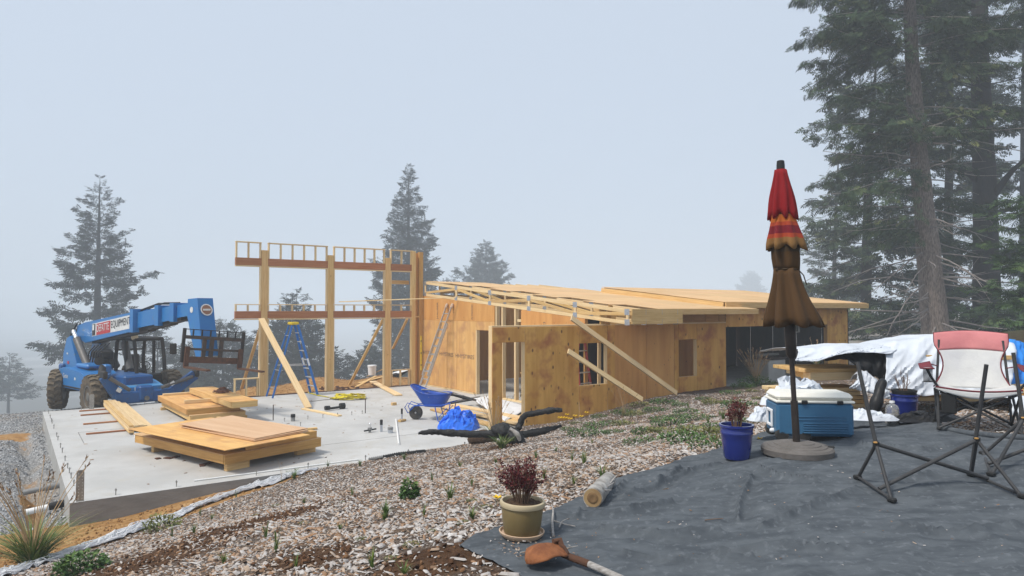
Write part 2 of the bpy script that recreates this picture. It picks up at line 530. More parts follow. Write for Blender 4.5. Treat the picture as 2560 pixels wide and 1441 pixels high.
mat('grass', (.1, .15, .03), rough=.6, attr=[(0, (.035, .075, .015)), (.5, (.085, .15, .03)), (.8, (.18, .22, .05)), (1, (.38, .30, .13))])
mat('leaf_green', (.1, .15, .03), rough=.55, attr=[(0, (.02, .055, .012)), (.6, (.055, .12, .025)), (1, (.13, .20, .05))])
mat('leaf_olive', (.1, .15, .03), rough=.6, attr=[(0, (.06, .08, .02)), (.5, (.13, .15, .04)), (1, (.28, .24, .08))])
mat('seed_head', (.36, .24, .12), rough=.9, attr=[(0, (.16, .085, .05)), (.5, (.34, .21, .11)), (1, (.52, .38, .22))])
mat('petal', (.80, .55, .01), (.75, .42, .01), 20, rough=.6)
mat('needles_far', (.1, .1, .1), rough=.8, spec=.1, attr=[(0, (.006, .012, .009)), (.6, (.014, .024, .015)), (1, (.036, .048, .022))])
mat('needles_near', (.1, .1, .1), spec=.1, rough=.8, attr=[(0, (.016, .030, .017)), (.55, (.040, .066, .030)), (.85, (.085, .115, .045)), (1, (.18, .19, .075))])
mat('needles_fresh', (.1, .1, .1), rough=.7, attr=[(0, (.02, .045, .012)), (.6, (.05, .10, .025)), (1, (.12, .18, .045))])
mat('bark_grey', (.26, .21, .18), (.085, .066, .055), 5, (5, 5, .9), .95, bump=1.0, bscale=9)
mat('bark_dark', (.034, .028, .026), (.016, .014, .014), 5, (4, 4, .8), .95, bump=1.0, bscale=8)
mat('bark_far', (.03, .026, .024), rough=.95)
mat('dead_branch', (.26, .23, .21), (.17, .15, .14), 6, rough=.95)
# ------------------------------------------------------------------ terrain
CTRL = [(-6, -6, .6), (0, -6, 1.0), (0, 0, 1.28), (6, 0, 1.5), (12, -4, 1.8),
        (-.35, 4.25, 1.38), (0.05, 4.2, 1.40), (.5, 3.4, 1.36), (1.8, 3.8, 1.46), (3.2, 4.4, 1.55), (1.85, 5.9, 1.56), (2.4, 5.85, 1.61), (4.2, 6.4, 1.68), (6, 6, 1.72),
        (1.0, 5.3, 1.46), (.1, 5.6, 1.32), (-1.2, 5.6, 1.08), (-2.2, 4.5, .98), (-3.6, 4.2, .62), (-5.2, 5.2, .22),
        (-5.45, 7.3, -.02), (-4.95, 9.6, -.16), (-4.2, 11.0, -.08), (-3.5, 12.15, -.01), (-2.6, 12.9, .03), (-1.5, 13.6, .08), (0, 14.6, .10),
        (-3.2, 7.2, .50), (-2.2, 9.2, .42), (-.5, 9.5, .66), (1.2, 9.0, .98), (3, 8.4, 1.36), (5.2, 9.2, 1.52), (8, 9.5, 1.7), (12, 11, 2.0),
        (.8, 12.5, .46), (3, 12.5, .80), (5.5, 13.5, 1.04), (8.4, 17.5, .86), (10.5, 18.0, 1.35),
        (-.3, 16.1, .0), (.48, 16.6, .02), (1.19, 17.12, .03), (1.95, 17.67, .08), (2.72, 18.24, .19), (3.49, 18.8, .33), (4.82, 19.77, .42), (6.52, 21.02, .47), (8.46, 22.43, .46), (11, 23.9, .55), (13.5, 25.4, .9),
        (11, 18, 1.75), (15.3, 22, 1.6), (22, 22, 1.9), (30, 30, 2.0), (18, 29, 1.4), (24, 34, 1.3), (20, 40, .8), (12, 36, .4), (24, 10, 2.8),
        (-8, 9.3, -.42), (-11, 12, -.42), (-13, 19, -.36), (-15, 24, -.42), (-20, 16, -.48), (-24, 24, -.9), (-30, 8, -1.2), (-14, 4, -.3), (-9, 7, -.36),
        (-10, 24, -.38), (-6, 27, -.10), (-2.5, 28.5, 0.0), (2, 31, -.2), (-8, 26, -.05), (-14, 0, -.1)]
_cx = np.array([c[:2] for c in CTRL], float); _cz = np.array([c[2] for c in CTRL], float)
def _k(r2): return np.where(r2 > 1e-9, r2 * np.log(np.maximum(r2, 1e-9)) * .5, 0)
_n = len(_cx)
_d2 = ((_cx[:, None] - _cx[None]) ** 2).sum(-1)
_A = np.zeros((_n + 3, _n + 3)); _A[:_n, :_n] = _k(_d2) + np.eye(_n) * .02
_A[:_n, _n] = 1; _A[:_n, _n + 1:] = _cx; _A[_n, :_n] = 1; _A[_n + 1:, :_n] = _cx.T
_W = np.linalg.solve(_A, np.concatenate([_cz, np.zeros(3)]))

def sstep(x, a, b):
    t = np.clip((x - a) / (b - a), 0, 1); return t * t * (3 - 2 * t)

def ab_of(x, y):
    dx, dy = x - C0[0], y - C0[1]
    return dx * AX[0] + dy * AX[1], dx * BX[0] + dy * BX[1]

def gz(x, y, detail=True):
    x, y = np.asarray(x, float), np.asarray(y, float)
    sh = x.shape; xf, yf = x.ravel(), y.ravel()
    xc, yc = np.clip(xf, -32, 34), np.clip(yf, -8, 40)
    z = np.full(xf.shape, _W[_n]) + _W[_n + 1] * xc + _W[_n + 2] * yc
    for i in range(_n): z += _W[i] * _k((xc - _cx[i, 0]) ** 2 + (yc - _cx[i, 1]) ** 2)
    z = np.clip(z, -1.3, 5.0)
    a, b = ab_of(xf, yf)
    # the hillside falls away behind the building and to the left
    d = b - 14.2 - np.maximum(a - 17, 0) * 1.6
    d = np.maximum(d, np.maximum(-a - 13, -60))
    d = np.where(d > 0, d, 0)
    z = z - np.minimum(.5 * d * d / (d + 4), 34)
    if detail:
        z = z + .018 * np.sin(xf * 3.1 + 1.7 * np.sin(yf * 1.3)) * np.sin(yf * 2.7 + 1.1 * np.sin(xf * 1.9))
        # trench beside the slab
        tr = np.exp(-((a + .36 + .08 * np.sin(b * 1.7)) / .16) ** 2) * sstep(b, .3, 1.6) * (1 - sstep(b, 8.2, 9.6))
        z = z - .42 * tr
        # the loose dirt bank behind the window wall
        z = z + .30 * np.exp(-((b - 13.4) / .9) ** 2) * sstep(a, 4.5, 6.0) * (1 - sstep(a, 11, 13)) * (.7 + .3 * np.sin(a * 2.3))
        # under the floor slab and inside the house
        ins = ((a > .12) & (b > .14) & (b < 10.95) & (a < 8.2)) | ((a > 8.1) & (a < 24.7) & (b > 1.36) & (b < 10.9))
        z = np.where(ins, np.minimum(z, -.30), z)
    return z.reshape(sh)

def gz1(x, y): return float(gz(np.array([x]), np.array([y]))[0])

def G(px, py, lift=0.0):
    """where this line of sight meets the ground"""
    d = ray(px, py)
    t = np.arange(1.5, 60, .03)
    zz = EYE + d.z * t - gz(d.x * t, d.y * t)
    i = int(np.argmax(zz < 0))
    if zz[i] >= 0: i = len(t) - 1
    t0, t1 = t[max(i - 1, 0)], t[i]; z0, z1 = zz[max(i - 1, 0)], zz[i]
    tt = t0 + (t1 - t0) * (z0 / (z0 - z1) if z0 != z1 else 0)
    return Vector((d.x * tt, d.y * tt, EYE + d.z * tt + lift))

def axis_pts(segs):
    out = []
    for a, b, s in segs: out += list(np.arange(a, b - 1e-6, s))
    return np.array(out + [segs[-1][1]])

def gaps(a, b, n, p): return list(a + (b - a) * (np.arange(n) / n) ** p)

gx = np.unique(np.round(np.concatenate([-np.array(gaps(30, 1200, 24, 2.4))[::-1], axis_pts([(-30, -14, .6), (-14, -9, .3), (-9, 8, .12), (8, 16, .4), (16, 30, .8)]), np.array(gaps(30, 1200, 24, 2.4))]), 3))
gy = np.unique(np.round(np.concatenate([np.array([-60, -40, -25, -15, -10]), axis_pts([(-8, 2, .5), (2, 20, .12), (20, 30, .22), (30, 48, .7)]), np.array(gaps(48, 1300, 26, 2.2)), [1300.]]), 3))
GXX, GYY = np.meshgrid(gx, gy)
GZZ = gz(GXX, GYY)

def bank_x(y):                                            # the net along the foot of the planted bank
    return np.interp(y, [2, 7.3, 9.6, 12.15], [-6.2, -5.45, -4.95, -3.5])

def zones(x, y):
    a, b = ab_of(x, y)
    nz = .25 * np.sin(x * 1.9 + 2.1 * np.sin(y * .8)) + .18 * np.sin(y * 2.3 + 1.3 * np.sin(x * 1.1))
    mulch = ((x > bank_x(y)) & (y < 12.2)) | ((b < .06) & (x > -3.5)) | ((a > 8.2) & (b < 1.4))
    mulch = mulch.astype(float)
    right = sstep(x, 8.5, 11.5) * mulch                   # forest floor to the right
    behind = (b > 11.3) & (a > 3.9 + nz) & (a < 13)
    soil = ((b < .25 + nz * .5) & (x < -3.2) & (mulch < .5) & (x > -8.4 + nz)).astype(float)
    soil = np.maximum(soil, behind.astype(float))
    soil = np.maximum(soil, (.62 + .9 * nz) * np.exp(-((a + .40) / .22) ** 2) * sstep(b, .5, 2) * (1 - sstep(b, 9, 10.5)))
    soil = np.maximum(soil, .9 * np.exp(-((b - 9.2 - .25 * nz - .1 * (a + 3)) / .55) ** 2) * (a < -.4) * (a > -7))
    soil = np.maximum(soil, .7 * np.exp(-((b - 12.2) / .45) ** 2) * (a < -1.5))
    far = sstep(b, 16, 19) * (a < 30)
    return mulch * (1 - right), np.clip(soil * (1 - mulch), 0, 1) * (1 - far), np.maximum(right, far)

def ground_material():
    m = bpy.data.materials.new('ground'); m.use_nodes = True
    N, Lk = m.node_tree.nodes, m.node_tree.links
    b = N['Principled BSDF']; b.inputs['Roughness'].default_value = .95; b.inputs['Specular IOR Level'].default_value = .1
    tc = N.new('ShaderNodeTexCoord'); at = N.new('ShaderNodeAttribute'); at.attribute_name = 'zone'
    sep = N.new('ShaderNodeSeparateColor'); Lk.new(at.outputs['Color'], sep.inputs[0])
    def noise(s, d=5, r=.6):
        t = N.new('ShaderNodeTexNoise'); t.inputs['Scale'].default_value = s; t.inputs['Detail'].default_value = d; t.inputs['Roughness'].default_value = r
        Lk.new(tc.outputs['Object'], t.inputs['Vector']); return t.outputs[0]
    def ramp(s, pts):
        r = N.new('ShaderNodeValToRGB'); el = r.color_ramp.elements
        while len(el) < len(pts): el.new(.5)
        for e, (p, c) in zip(el, pts): e.position = p; e.color = (*c, 1)
        Lk.new(s, r.inputs[0]); return r.outputs[0]
    def mix(f, x, y):
        q = N.new('ShaderNodeMix'); q.data_type = 'RGBA'; Lk.new(f, q.inputs[0]); Lk.new(x, q.inputs[6]); Lk.new(y, q.inputs[7]); return q.outputs[2]
    def edge(s):                                          # ragged zone edges
        ad = N.new('ShaderNodeMath'); ad.operation = 'ADD'; Lk.new(s, ad.inputs[0])
        q = N.new('ShaderNodeMath'); q.operation = 'MULTIPLY_ADD'; Lk.new(noise(6), q.inputs[0]); q.inputs[1].default_value = .7; q.inputs[2].default_value = -.35
        Lk.new(q.outputs[0], ad.inputs[1])
        r = N.new('ShaderNodeMapRange'); r.inputs[1].default_value = .42; r.inputs[2].default_value = .58; Lk.new(ad.outputs[0], r.inputs[0]); return r.outputs[0]
    vo = N.new('ShaderNodeTexVoronoi'); vo.inputs['Scale'].default_value = 38; Lk.new(tc.outputs['Object'], vo.inputs['Vector'])
    vb = N.new('ShaderNodeRGBToBW'); Lk.new(vo.outputs['Color'], vb.inputs[0])
    grav = ramp(vb.outputs[0], [(0, (.13, .132, .135)), (.5, (.27, .275, .28)), (1, (.48, .485, .485))])
    grav = mix(ramp(noise(.5), [(.4, (0, 0, 0)), (.62, (.5, .5, .5))]), grav, ramp(noise(30), [(.3, (.22, .15, .08)), (.7, (.36, .27, .17))]))
    soil = ramp(noise(7, 8), [(.25, (.20, .10, .038)), (.5, (.36, .20, .078)), (.75, (.50, .32, .15))])
    mulch = ramp(noise(46, 6, .78), [(.35, (.025, .018, .014)), (.48, (.09, .065, .05)), (.60, (.24, .195, .16)), (.75, (.42, .39, .36))])
    bare = ramp(noise(12, 8), [(.3, (.045, .024, .014)), (.6, (.10, .055, .03)), (.8, (.17, .10, .06))])
    mulch = mix(ramp(noise(.9, 4), [(.58, (0, 0, 0)), (.66, (1, 1, 1))]), mulch, bare)
    dt = N.new('ShaderNodeAttribute'); dt.attribute_name = 'dirt'
    mulch = mix(edge(dt.outputs['Fac']), mulch, bare)
    forest = ramp(noise(5, 8), [(.3, (.025, .02, .014)), (.5, (.06, .045, .026)), (.7, (.06, .07, .03))])
    col = mix(edge(sep.outputs[1]), grav, soil)
    col = mix(edge(sep.outputs[0]), col, mulch)
    col = mix(edge(sep.outputs[2]), col, forest)
    Lk.new(col, b.inputs['Base Color'])
    bp = N.new('ShaderNodeBump'); bp.inputs['Distance'].default_value = .03; bp.inputs['Strength'].default_value = .8
    Lk.new(noise(28, 6, .7), bp.inputs['Height']); Lk.new(bp.outputs[0], b.inputs['Normal'])
    MAT['ground'] = m
ground_material()

nxg, nyg = len(gx), len(gy)
gme = bpy.data.meshes.new('ground')
gme.vertices.add(nxg * nyg)
gme.vertices.foreach_set('co', np.stack([GXX, GYY, GZZ], -1).astype(np.float32).ravel())
jj, ii = np.meshgrid(np.arange(nyg - 1), np.arange(nxg - 1), indexing='ij')
q0 = (jj * nxg + ii).ravel()
quads = np.stack([q0, q0 + 1, q0 + 1 + nxg, q0 + nxg], 1).astype(np.int32)
gme.loops.add(quads.size); gme.loops.foreach_set('vertex_index', quads.ravel())
gme.polygons.add(len(quads)); gme.polygons.foreach_set('loop_start', np.arange(0, quads.size, 4).astype(np.int32))
gme.polygons.foreach_set('use_smooth', np.ones(len(quads), bool))
zc = np.stack([*zones(GXX, GYY), np.ones_like(GXX)], -1)
za = gme.attributes.new('zone', 'FLOAT_COLOR', 'POINT'); za.data.foreach_set('color', zc.astype(np.float32).ravel())
gme.materials.append(MAT['ground']); gme.update(calc_edges=True)
ground = link(bpy.data.objects.new('ground', gme)); tag(ground, kind='structure')

# ---------------- loose pieces on the ground: wood chips, dirt crumbs, gravel
CHIP_V = [(-.5, -.5, 0), (.42, -.5, 0), (.5, .4, 0), (-.4, .5, 0), (-.42, -.4, 1), (.36, -.42, .8), (.4, .36, 1), (-.36, .4, .75)]
CHIP_F = [(4, 5, 6, 7), (0, 1, 5, 4), (1, 2, 6, 5), (2, 3, 7, 6), (3, 0, 4, 7)]

FAB_TOP = [G(*p) for p in ((1150, 1369), (1250, 1320), (1400, 1270), (1475, 1238), (1540, 1203), (1640, 1179), (1760, 1136), (1850, 1105), (1930, 1078), (2020, 1062), (2150, 1048), (2330, 1062), (2420, 1080), (2560, 1098))]
FAB_TOP += [Vector((7.5, 6.6, 0))]
FAB_BOT = [FAB_TOP[0] + Vector((.01, -.02, 0)), G(1215, 1402), G(1310, 1452), Vector((.35, 2.6, 0)), Vector((.9, 1.6, 0)), Vector((1.8, .8, 0)), Vector((3.5, .2, 0)), Vector((7.5, -.5, 0))]

def poly_eval(pts, u):
    d = [0.0]
    for p, q in zip(pts, pts[1:]): d.append(d[-1] + (q.xy - p.xy).length)
    s = u * d[-1]
    return np.interp(s, d, [p.x for p in pts]), np.interp(s, d, [p.y for p in pts])

def fab_inside(x, y):
    poly = [(p.x, p.y) for p in FAB_TOP] + [(p.x, p.y) for p in FAB_BOT[::-1]]
    x, y = np.asarray(x), np.asarray(y); c = np.zeros(x.shape, bool)
    for (x0, y0), (x1, y1) in zip(poly, poly[1:] + poly[:1]):
        if y0 == y1: continue
        c ^= ((y0 > y) != (y1 > y)) & (x < (x1 - x0) * (y - y0) / (y1 - y0) + x0)
    return c

DIRT = [(G(700, 1290), .55, .22), (G(380, 1395), .75, .33), (G(560, 1330), .5, .16), (G(780, 1395), .3, .14), (G(1080, 1400), .35, .12), (G(1250, 1120), .35, .2)]
def dirt_mask(x, y):
    m = np.zeros(np.shape(x))
    for c, rx, ry in DIRT: m = np.maximum(m, 1.25 * np.exp(-(((x - c.x) / rx) ** 2 + ((y - c.y) / (ry * 2.0)) ** 2)))
    return m

da = gme.attributes.new('dirt', 'FLOAT', 'POINT'); da.data.foreach_set('value', np.clip(dirt_mask(GXX, GYY), 0, 1).astype(np.float32).ravel())

def scatter(n, xr, yr, keep):
    x, y = RNG.uniform(*xr, n), RNG.uniform(*yr, n)
    k = keep(x, y); return x[k], y[k]

def pieces(name, label, cat, x, y, lo, hi, wr, tr, mats, tone, tilt=.35, lift=0.0):
    n = len(x); L = RNG.uniform(lo, hi, n) * (.6 + .8 * RNG.random(n) ** 2)
    th = RNG.uniform(0, 2 * np.pi, n)
    d = np.stack([np.cos(th), np.sin(th), RNG.normal(0, tilt, n)], 1)
    R = rot_basis(d, np.array([0, 0, 1.0])[None].repeat(n, 0), RNG.normal(0, tilt, n))
    R = R * np.stack([L, L * RNG.uniform(*wr, n), L * RNG.uniform(*tr, n)], 1)[:, None, :]
    T = np.stack([x, y, gz(x, y) + lift + RNG.uniform(0, .012, n)], 1)
    me = inst_mesh(name, CHIP_V, CHIP_F, R, T, mats, tone)
    o = link(bpy.data.objects.new(name, me)); return tag(o, label, cat, kind='stuff')

def mulch_keep(dens):
    def f(x, y):
        m, s, r = zones(x, y); a, b = ab_of(x, y)
        dk = dirt_mask(x, y)
        inside = ((a > 3) & (b > .2) & (a < 8.3)) | ((a > 8.2) & (b > 1.28))
        infr = (np.abs(x) < y * .80 + .6)
        return (m > .5) & ~inside & infr & ~fab_inside(x, y) & (RNG.random(len(x)) < dens(x, y) * (1 - .9 * np.clip(dk, 0, 1)))
    return f
def patch_tone(x, y, n):
    big = .5 + .5 * np.sin(x * 1.3 + 1.9 * np.sin(y * .7 + .4)) * np.sin(y * 1.1 + 1.2 * np.sin(x * .9))
    return np.clip(RNG.beta(1.6, 1.35, n) * .80 + .20 * big + .02, 0, 1)
x1, y1 = scatter(86000, (-5.9, 7), (3.2, 8), mulch_keep(lambda x, y: np.clip(1.25 - .09 * y, .4, 1)))
x2, y2 = scatter(120000, (-5.4, 10), (8, 19.5), mulch_keep(lambda x, y: np.clip(1.5 - .06 * y, .4, 1)))
xs, ys = np.concatenate([x1, x2]), np.concatenate([y1, y2])
pieces('wood_chips', 'weathered grey and tan wood chips covering the planted bank', 'mulch', xs, ys, .016, .056, (.22, .55), (.07, .16), 'chips', patch_tone(xs, ys, len(xs)))
xs, ys = scatter(1500, (-5.6, 6), (3.2, 12), mulch_keep(lambda x, y: np.full(len(x), .8)))
pieces('bark_splinters', 'long grey bark splinters lying among the wood chips', 'mulch', xs, ys, .07, .17, (.06, .16), (.04, .08), 'chips', RNG.choice([.08, .3, .65, .8, .9], len(xs)), .12, .006)
xs, ys = scatter(26000, (-5.5, 1), (3.2, 13), lambda x, y: (RNG.random(len(x)) < np.clip(dirt_mask(x, y), 0, 1)) & ~fab_inside(x, y) & (x > bank_x(y) + .1))
pieces('dirt_crumbs', 'dark brown crumbs of dug soil in the mulch', 'soil', xs, ys, .008, .028, (.6, 1), (.5, .9), 'dirt_bits', RNG.random(len(xs)), .6)
xs, ys = scatter(80000, (-16, -5.2), (8.2, 26), lambda x, y: (zones(x, y)[1] < .35) & (zones(x, y)[0] < .5) & (np.abs(x) < y * .80 + .4) & ((ab_of(x, y)[0] < -.02) | (ab_of(x, y)[1] > 11.2)))
pieces('gravel', 'loose grey crushed gravel beside the concrete slab', 'gravel', xs, ys, .012, .034, (.7, 1), (.5, .8), 'stones', RNG.random(len(xs)), .5)
xs, ys = scatter(30000, (-12, 1), (6.2, 29), lambda x, y: (zones(x, y)[1] > .5) & (np.abs(x) < y * .80 + .4) & ((ab_of(x, y)[0] < -.02) | (ab_of(x, y)[1] < -.03) | (ab_of(x, y)[1] > 11.3)))
pieces('clay_crumbs', 'orange clay crumbs around the foundation', 'soil', xs, ys, .008, .035, (.6, 1), (.5, .9), 'clay_bits', RNG.random(len(xs)), .6)

# ---------------- the ground cloth of the patio
CREASE = [[G(*p) for p in q] for q in (
    ((1560, 1215), (1500, 1262), (1440, 1300)), ((1700, 1180), (1640, 1225), (1560, 1250)), ((1800, 1165), (1720, 1190), (1600, 1235)),
    ((1900, 1330), (1970, 1300), (2060, 1265), (2140, 1225)), ((1880, 1200), (1850, 1260), (1845, 1310)), ((2140, 1225), (2290, 1200), (2420, 1160)),
    ((1500, 1330), (1650, 1352), (1800, 1340)), ((1800, 1390), (1950, 1372), (2100, 1380)), ((2250, 1330), (2400, 1345), (2540, 1320)),
    ((1450, 1295), (1560, 1290), (1680, 1262)), ((2150, 1120), (2300, 1130), (2450, 1118)), ((1900, 1180), (1960, 1200), (2040, 1205)), ((1560, 1400), (1700, 1420), (1880, 1405)))]
def seg_dist(x, y, pts):
    best = np.full(np.shape(x), 9.0)
    for p, q in zip(pts, pts[1:]):
        dx, dy = q.x - p.x, q.y - p.y; L2 = dx * dx + dy * dy + 1e-9
        t = np.clip(((x - p.x) * dx + (y - p.y) * dy) / L2, 0, 1)
        best = np.minimum(best, np.hypot(x - p.x - t * dx, y - p.y - t * dy))
    return best
nu, nv = 400, 280
uu = np.linspace(0, 1, nu) ** 1.0; vv = np.linspace(0, 1, nv)
tx, ty = poly_eval(FAB_TOP, uu); bx_, by_ = poly_eval(FAB_BOT, uu)
FX = tx[None] * (1 - vv[:, None]) + bx_[None] * vv[:, None]; FY = ty[None] * (1 - vv[:, None]) + by_[None] * vv[:, None]
FX = FX + (vv[:, None] < .001) * .02 * np.sin(uu * 90)[None]; FY = FY + (vv[:, None] < .001) * .018 * np.sin(uu * 61 + 1)[None]
wr = np.zeros_like(FX)
for k in range(nv):
    for i in range(nu):
        x, y = FX[k, i], FY[k, i]
        n1 = mnoise.noise(Vector((x * .8 + y * .5, y * 1.8 - x * .6, 3)))
        n2 = mnoise.noise(Vector((x * 2.2 + y * 1.2, y * 6 - x * 1.8, 7)))
        n3 = mnoise.noise(Vector((x * 5 + y * 2, y * 13 - x * 4, 1)))
        wr[k, i] = .024 * (1 - abs(n1)) ** 12 + .011 * (1 - abs(n2)) ** 12 + .006 * (1 - abs(n3)) ** 8
for q in CREASE: wr += .040 * np.exp(-(seg_dist(FX, FY, q) / .015) ** 2) - .010 * np.exp(-((seg_dist(FX, FY, q) - .07) / .03) ** 2)
for p_ in ((1304, 1346), (1842, 1150), (1993, 1140), (2036, 1104), (2262, 1056), (2231, 1066), (1486, 1266), (1350, 1412), (2230, 1262), (2144, 1204), (2556, 1252), (2428, 1196), (2410, 1080), (2470, 1080)):
    c_ = G(*p_); wr *= 1 - .97 * np.exp(-(np.hypot(FX - c_.x, FY - c_.y) / .24) ** 4)
FZ = gz(FX, FY) + .010 + wr - .02 * (vv[:, None] < .004)
fv = np.stack([FX, FY, FZ], -1).reshape(-1, 3)
fm = MB(); fm.v = [tuple(v) for v in fv]
fm.f = [(j * nu + i, j * nu + i + 1, (j + 1) * nu + i + 1, (j + 1) * nu + i) for j in range(nv - 1) for i in range(nu - 1)]; fm.mi = [0] * len(fm.f)
cloth = fm.build('ground_cloth', 'fabric_black', smooth=60, solid=.004)
tag(cloth, 'wrinkled charcoal landscape cloth laid over the patio ground', 'ground cloth')

def on(px, py, extra=0.0):                                # on the cloth or the chips
    return G(px, py, .02 + extra)

# ---------------- fog
hz = bpy.data.materials.new('haze'); hz.use_nodes = True
hn = hz.node_tree; hn.nodes.remove(hn.nodes['Principled BSDF'])
pv = hn.nodes.new('ShaderNodeVolumePrincipled')
pv.inputs['Color'].default_value = (.865, .936, 1.0, 1)
pv.inputs['Density'].default_value = HAZE_DENSITY
pv.inputs['Anisotropy'].default_value = 0.0
hn.links.new(pv.outputs[0], hn.nodes['Material Output'].inputs['Volume'])
MAT['haze'] = hz
haze = MB().box((0, 620, -4.0), (2600, 1500, 76)).build('haze', 'haze')
tag(haze, kind='stuff')
# ------------------------------------------------------------------ foundation slab
slab = thing('foundation_slab', 'large pale concrete foundation slab with anchor bolts along its edges', 'concrete slab', H(0, 0, -.6))
m = MB()
poly = [(0, 0), (8.3, 0), (8.3, 1.36), (24.7, 1.36), (24.7, 11.1), (0, 11.1)]
n = len(poly)
vs = [H(a, b, 0) for a, b in poly] + [H(a, b, -.62) for a, b in poly]
m.cur = 0; m.add(vs, [tuple(range(n))])
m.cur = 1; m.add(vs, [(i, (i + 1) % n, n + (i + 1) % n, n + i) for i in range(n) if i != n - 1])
m.cur = 2; m.add(vs, [(n - 1, 0, n, 2 * n - 1)])
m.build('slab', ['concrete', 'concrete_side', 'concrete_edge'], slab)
jm = MB()                                                  # saw cut and the recessed patch
for p, q in (((.55, 5.2), (.55, 6.75)), ((.55, 6.75), (2.35, 6.75)), ((2.35, 6.75), (2.35, 5.2)), ((4.3, 2.0), (9.5, 2.02))):
    jm.beam(H(*p, .0), H(*q, .0), .014, .006)
jm.build('saw_cut', 'concrete_side', slab)
bolt = MB().tube([(0, 0, -.02), (0, 0, .10)], .0085, 6).lathe([(.018, .070), (.018, .084)], 6).mesh('anchor_bolt', 'steel')
spots = [(.12, b) for b in (.45, 1.15, 1.75, 2.2, 2.65, 3.4, 4.3, 4.9, 5.9, 6.4, 7.7, 8.6, 8.9, 9.6, 10.6)]
spots += [(a, .12) for a in (.6, 1.45, 2.7, 3.6, 4.7, 5.6, 6.9)] + [(a, 5.5) for a in (4.9, 5.5, 5.9, 6.3, 6.7, 7.0)] + [(5.0, 4.6), (3.9, 1.6), (.9, 10.9), (2.5, 10.95), (4.1, 10.95)]
for k, (a, b) in enumerate(spots):
    link(bpy.data.objects.new('anchor_bolt', bolt), Matrix.Translation(H(a, b)) @ Matrix.Rotation(random.uniform(-.06, .06), 4, 'X'), slab)
rod = MB().tube([(0, 0, -.02), (0, 0, .40)], .013, 6).mesh('threaded_rod', 'dark_steel')
for a, b in ((4.72, 5.85), (7.13, 5.59)):
    link(bpy.data.objects.new('threaded_rod', rod), Matrix.Translation(H(a, b)), slab)
# perforated hold-down straps cast into the edge
def strap(loc, h, w=.10):
    m = MB(); n = 9
    p = [(-w / 2, -.18)] + [(-w / 2, h - .03), (-w / 2 + .02, h), (w / 2 - .02, h), (w / 2, h - .03)] + [(w / 2, -.18)]
    m.prism(p, loc, AV, ZV, BV, .006)
    s = m.build('hold_down_strap', 'steel', slab)
    hm = MB()
    for i in range(n):
        for sx in (-.024, .024):
            hm.lathe([(.0065, 0), (.0065, .0015)], 6, Vector(loc) + AV * (sx + .006 * (i % 2)) + ZV * (.04 + (h - .09) * i / (n - 1)) - BV * .002, -BV)
    hm.build('strap_hole', 'pvc', s)['kind'] = 'stuff'
strap(H(.13, .03), .46); strap(H(1.15, 10.93), .42, .12); strap(H(3.35, 10.9), .30, .10)
MB().tube([H(.08, .12, 0), H(.09, .12, .44)], .004, 5).build('tie_wire', 'steel', slab)
# drain stubs through the slab
def stub(a, b, h, r, cap):
    q = thing('drain_stub', cap[0], 'pipe', H(a, b))
    MB().lathe([(r, 0), (r, h * .62)], 14, H(a, b)).build('pipe', cap[1], q, 40)
    MB().lathe([(r * 1.12, h * .6), (r * 1.12, h), (r * .9, h + .01)], 14, H(a, b)).build('cap', cap[2], q, 40)
stub(5.09, 5.43, .17, .052, ('grey pipe stub beside the saw cut, nearest the plank on the slab', 'pvc_grey', 'abs_black'))
stub(1.55, 5.28, .20, .045, ('capped pipe stub by the lumber stack at the slab edge', 'pvc', 'abs_black'))
stub(6.35, 2.45, .13, .058, ('wide pipe stub with a clamp beside the thin white pipe', 'galv', 'pvc_grey'))
stub(6.25, 2.72, .27, .030, ('thin tall capped pipe stub behind the wide stub', 'galv', 'abs_black'))
stub(7.3, 3.75, .32, .022, ('slim pipe stub with black cap in front of the wheelbarrow', 'galv', 'abs_black'))
q = thing('pipe_fitting', 'small grey valve fitting standing on the slab', 'fitting', H(6.0, 2.8))
MB().lathe([(.03, 0), (.03, .06), (.05, .06), (.05, .11)], 12, H(6.0, 2.8)).build('body', 'pvc_grey', q, 40)
MB().lathe([(.025, .11), (.03, .2), (.012, .22)], 12, H(6.0, 2.8)).build('cap', 'chrome', q, 40)
MB().tube([H(5.85, 2.78, .05), H(6.15, 2.78, .07)], .018, 8).build('arm', 'abs_black', q, 40)
q = thing('black_fitting', 'black dumbbell-shaped pipe fitting lying on the slab', 'fitting', H(6.74, 6.6))
MB().tube([H(6.45, 6.6, .06), H(6.95, 6.75, .06)], .035, 10).build('pipe', 'abs_black', q, 40)
for s_, r in ((6.45, .06), (6.95, .085)):
    MB().lathe([(r, -.08), (r * 1.05, -.02), (r, .06)], 12, H(s_, 6.6 + (s_ - 6.45) * .3, .085), AV).build('socket', 'abs_black', q, 40)
tag(MB().tube([P(990, 1051) + ZV * .02, P(997, 1113) + ZV * .02], .022, 10).build('pvc_pipe', 'pvc', origin=P(993, 1085), smooth=40), 'short thin white pipe lying on the slab beside the stubs', 'pipe')
tag(MB().tube([H(1.75, .3, .016), H(4.6, .20, .016)], .012, 8).build('pvc_pipe', 'pvc', origin=H(3, .2), smooth=40), 'long thin white pipe lying along the slab front edge', 'pipe')
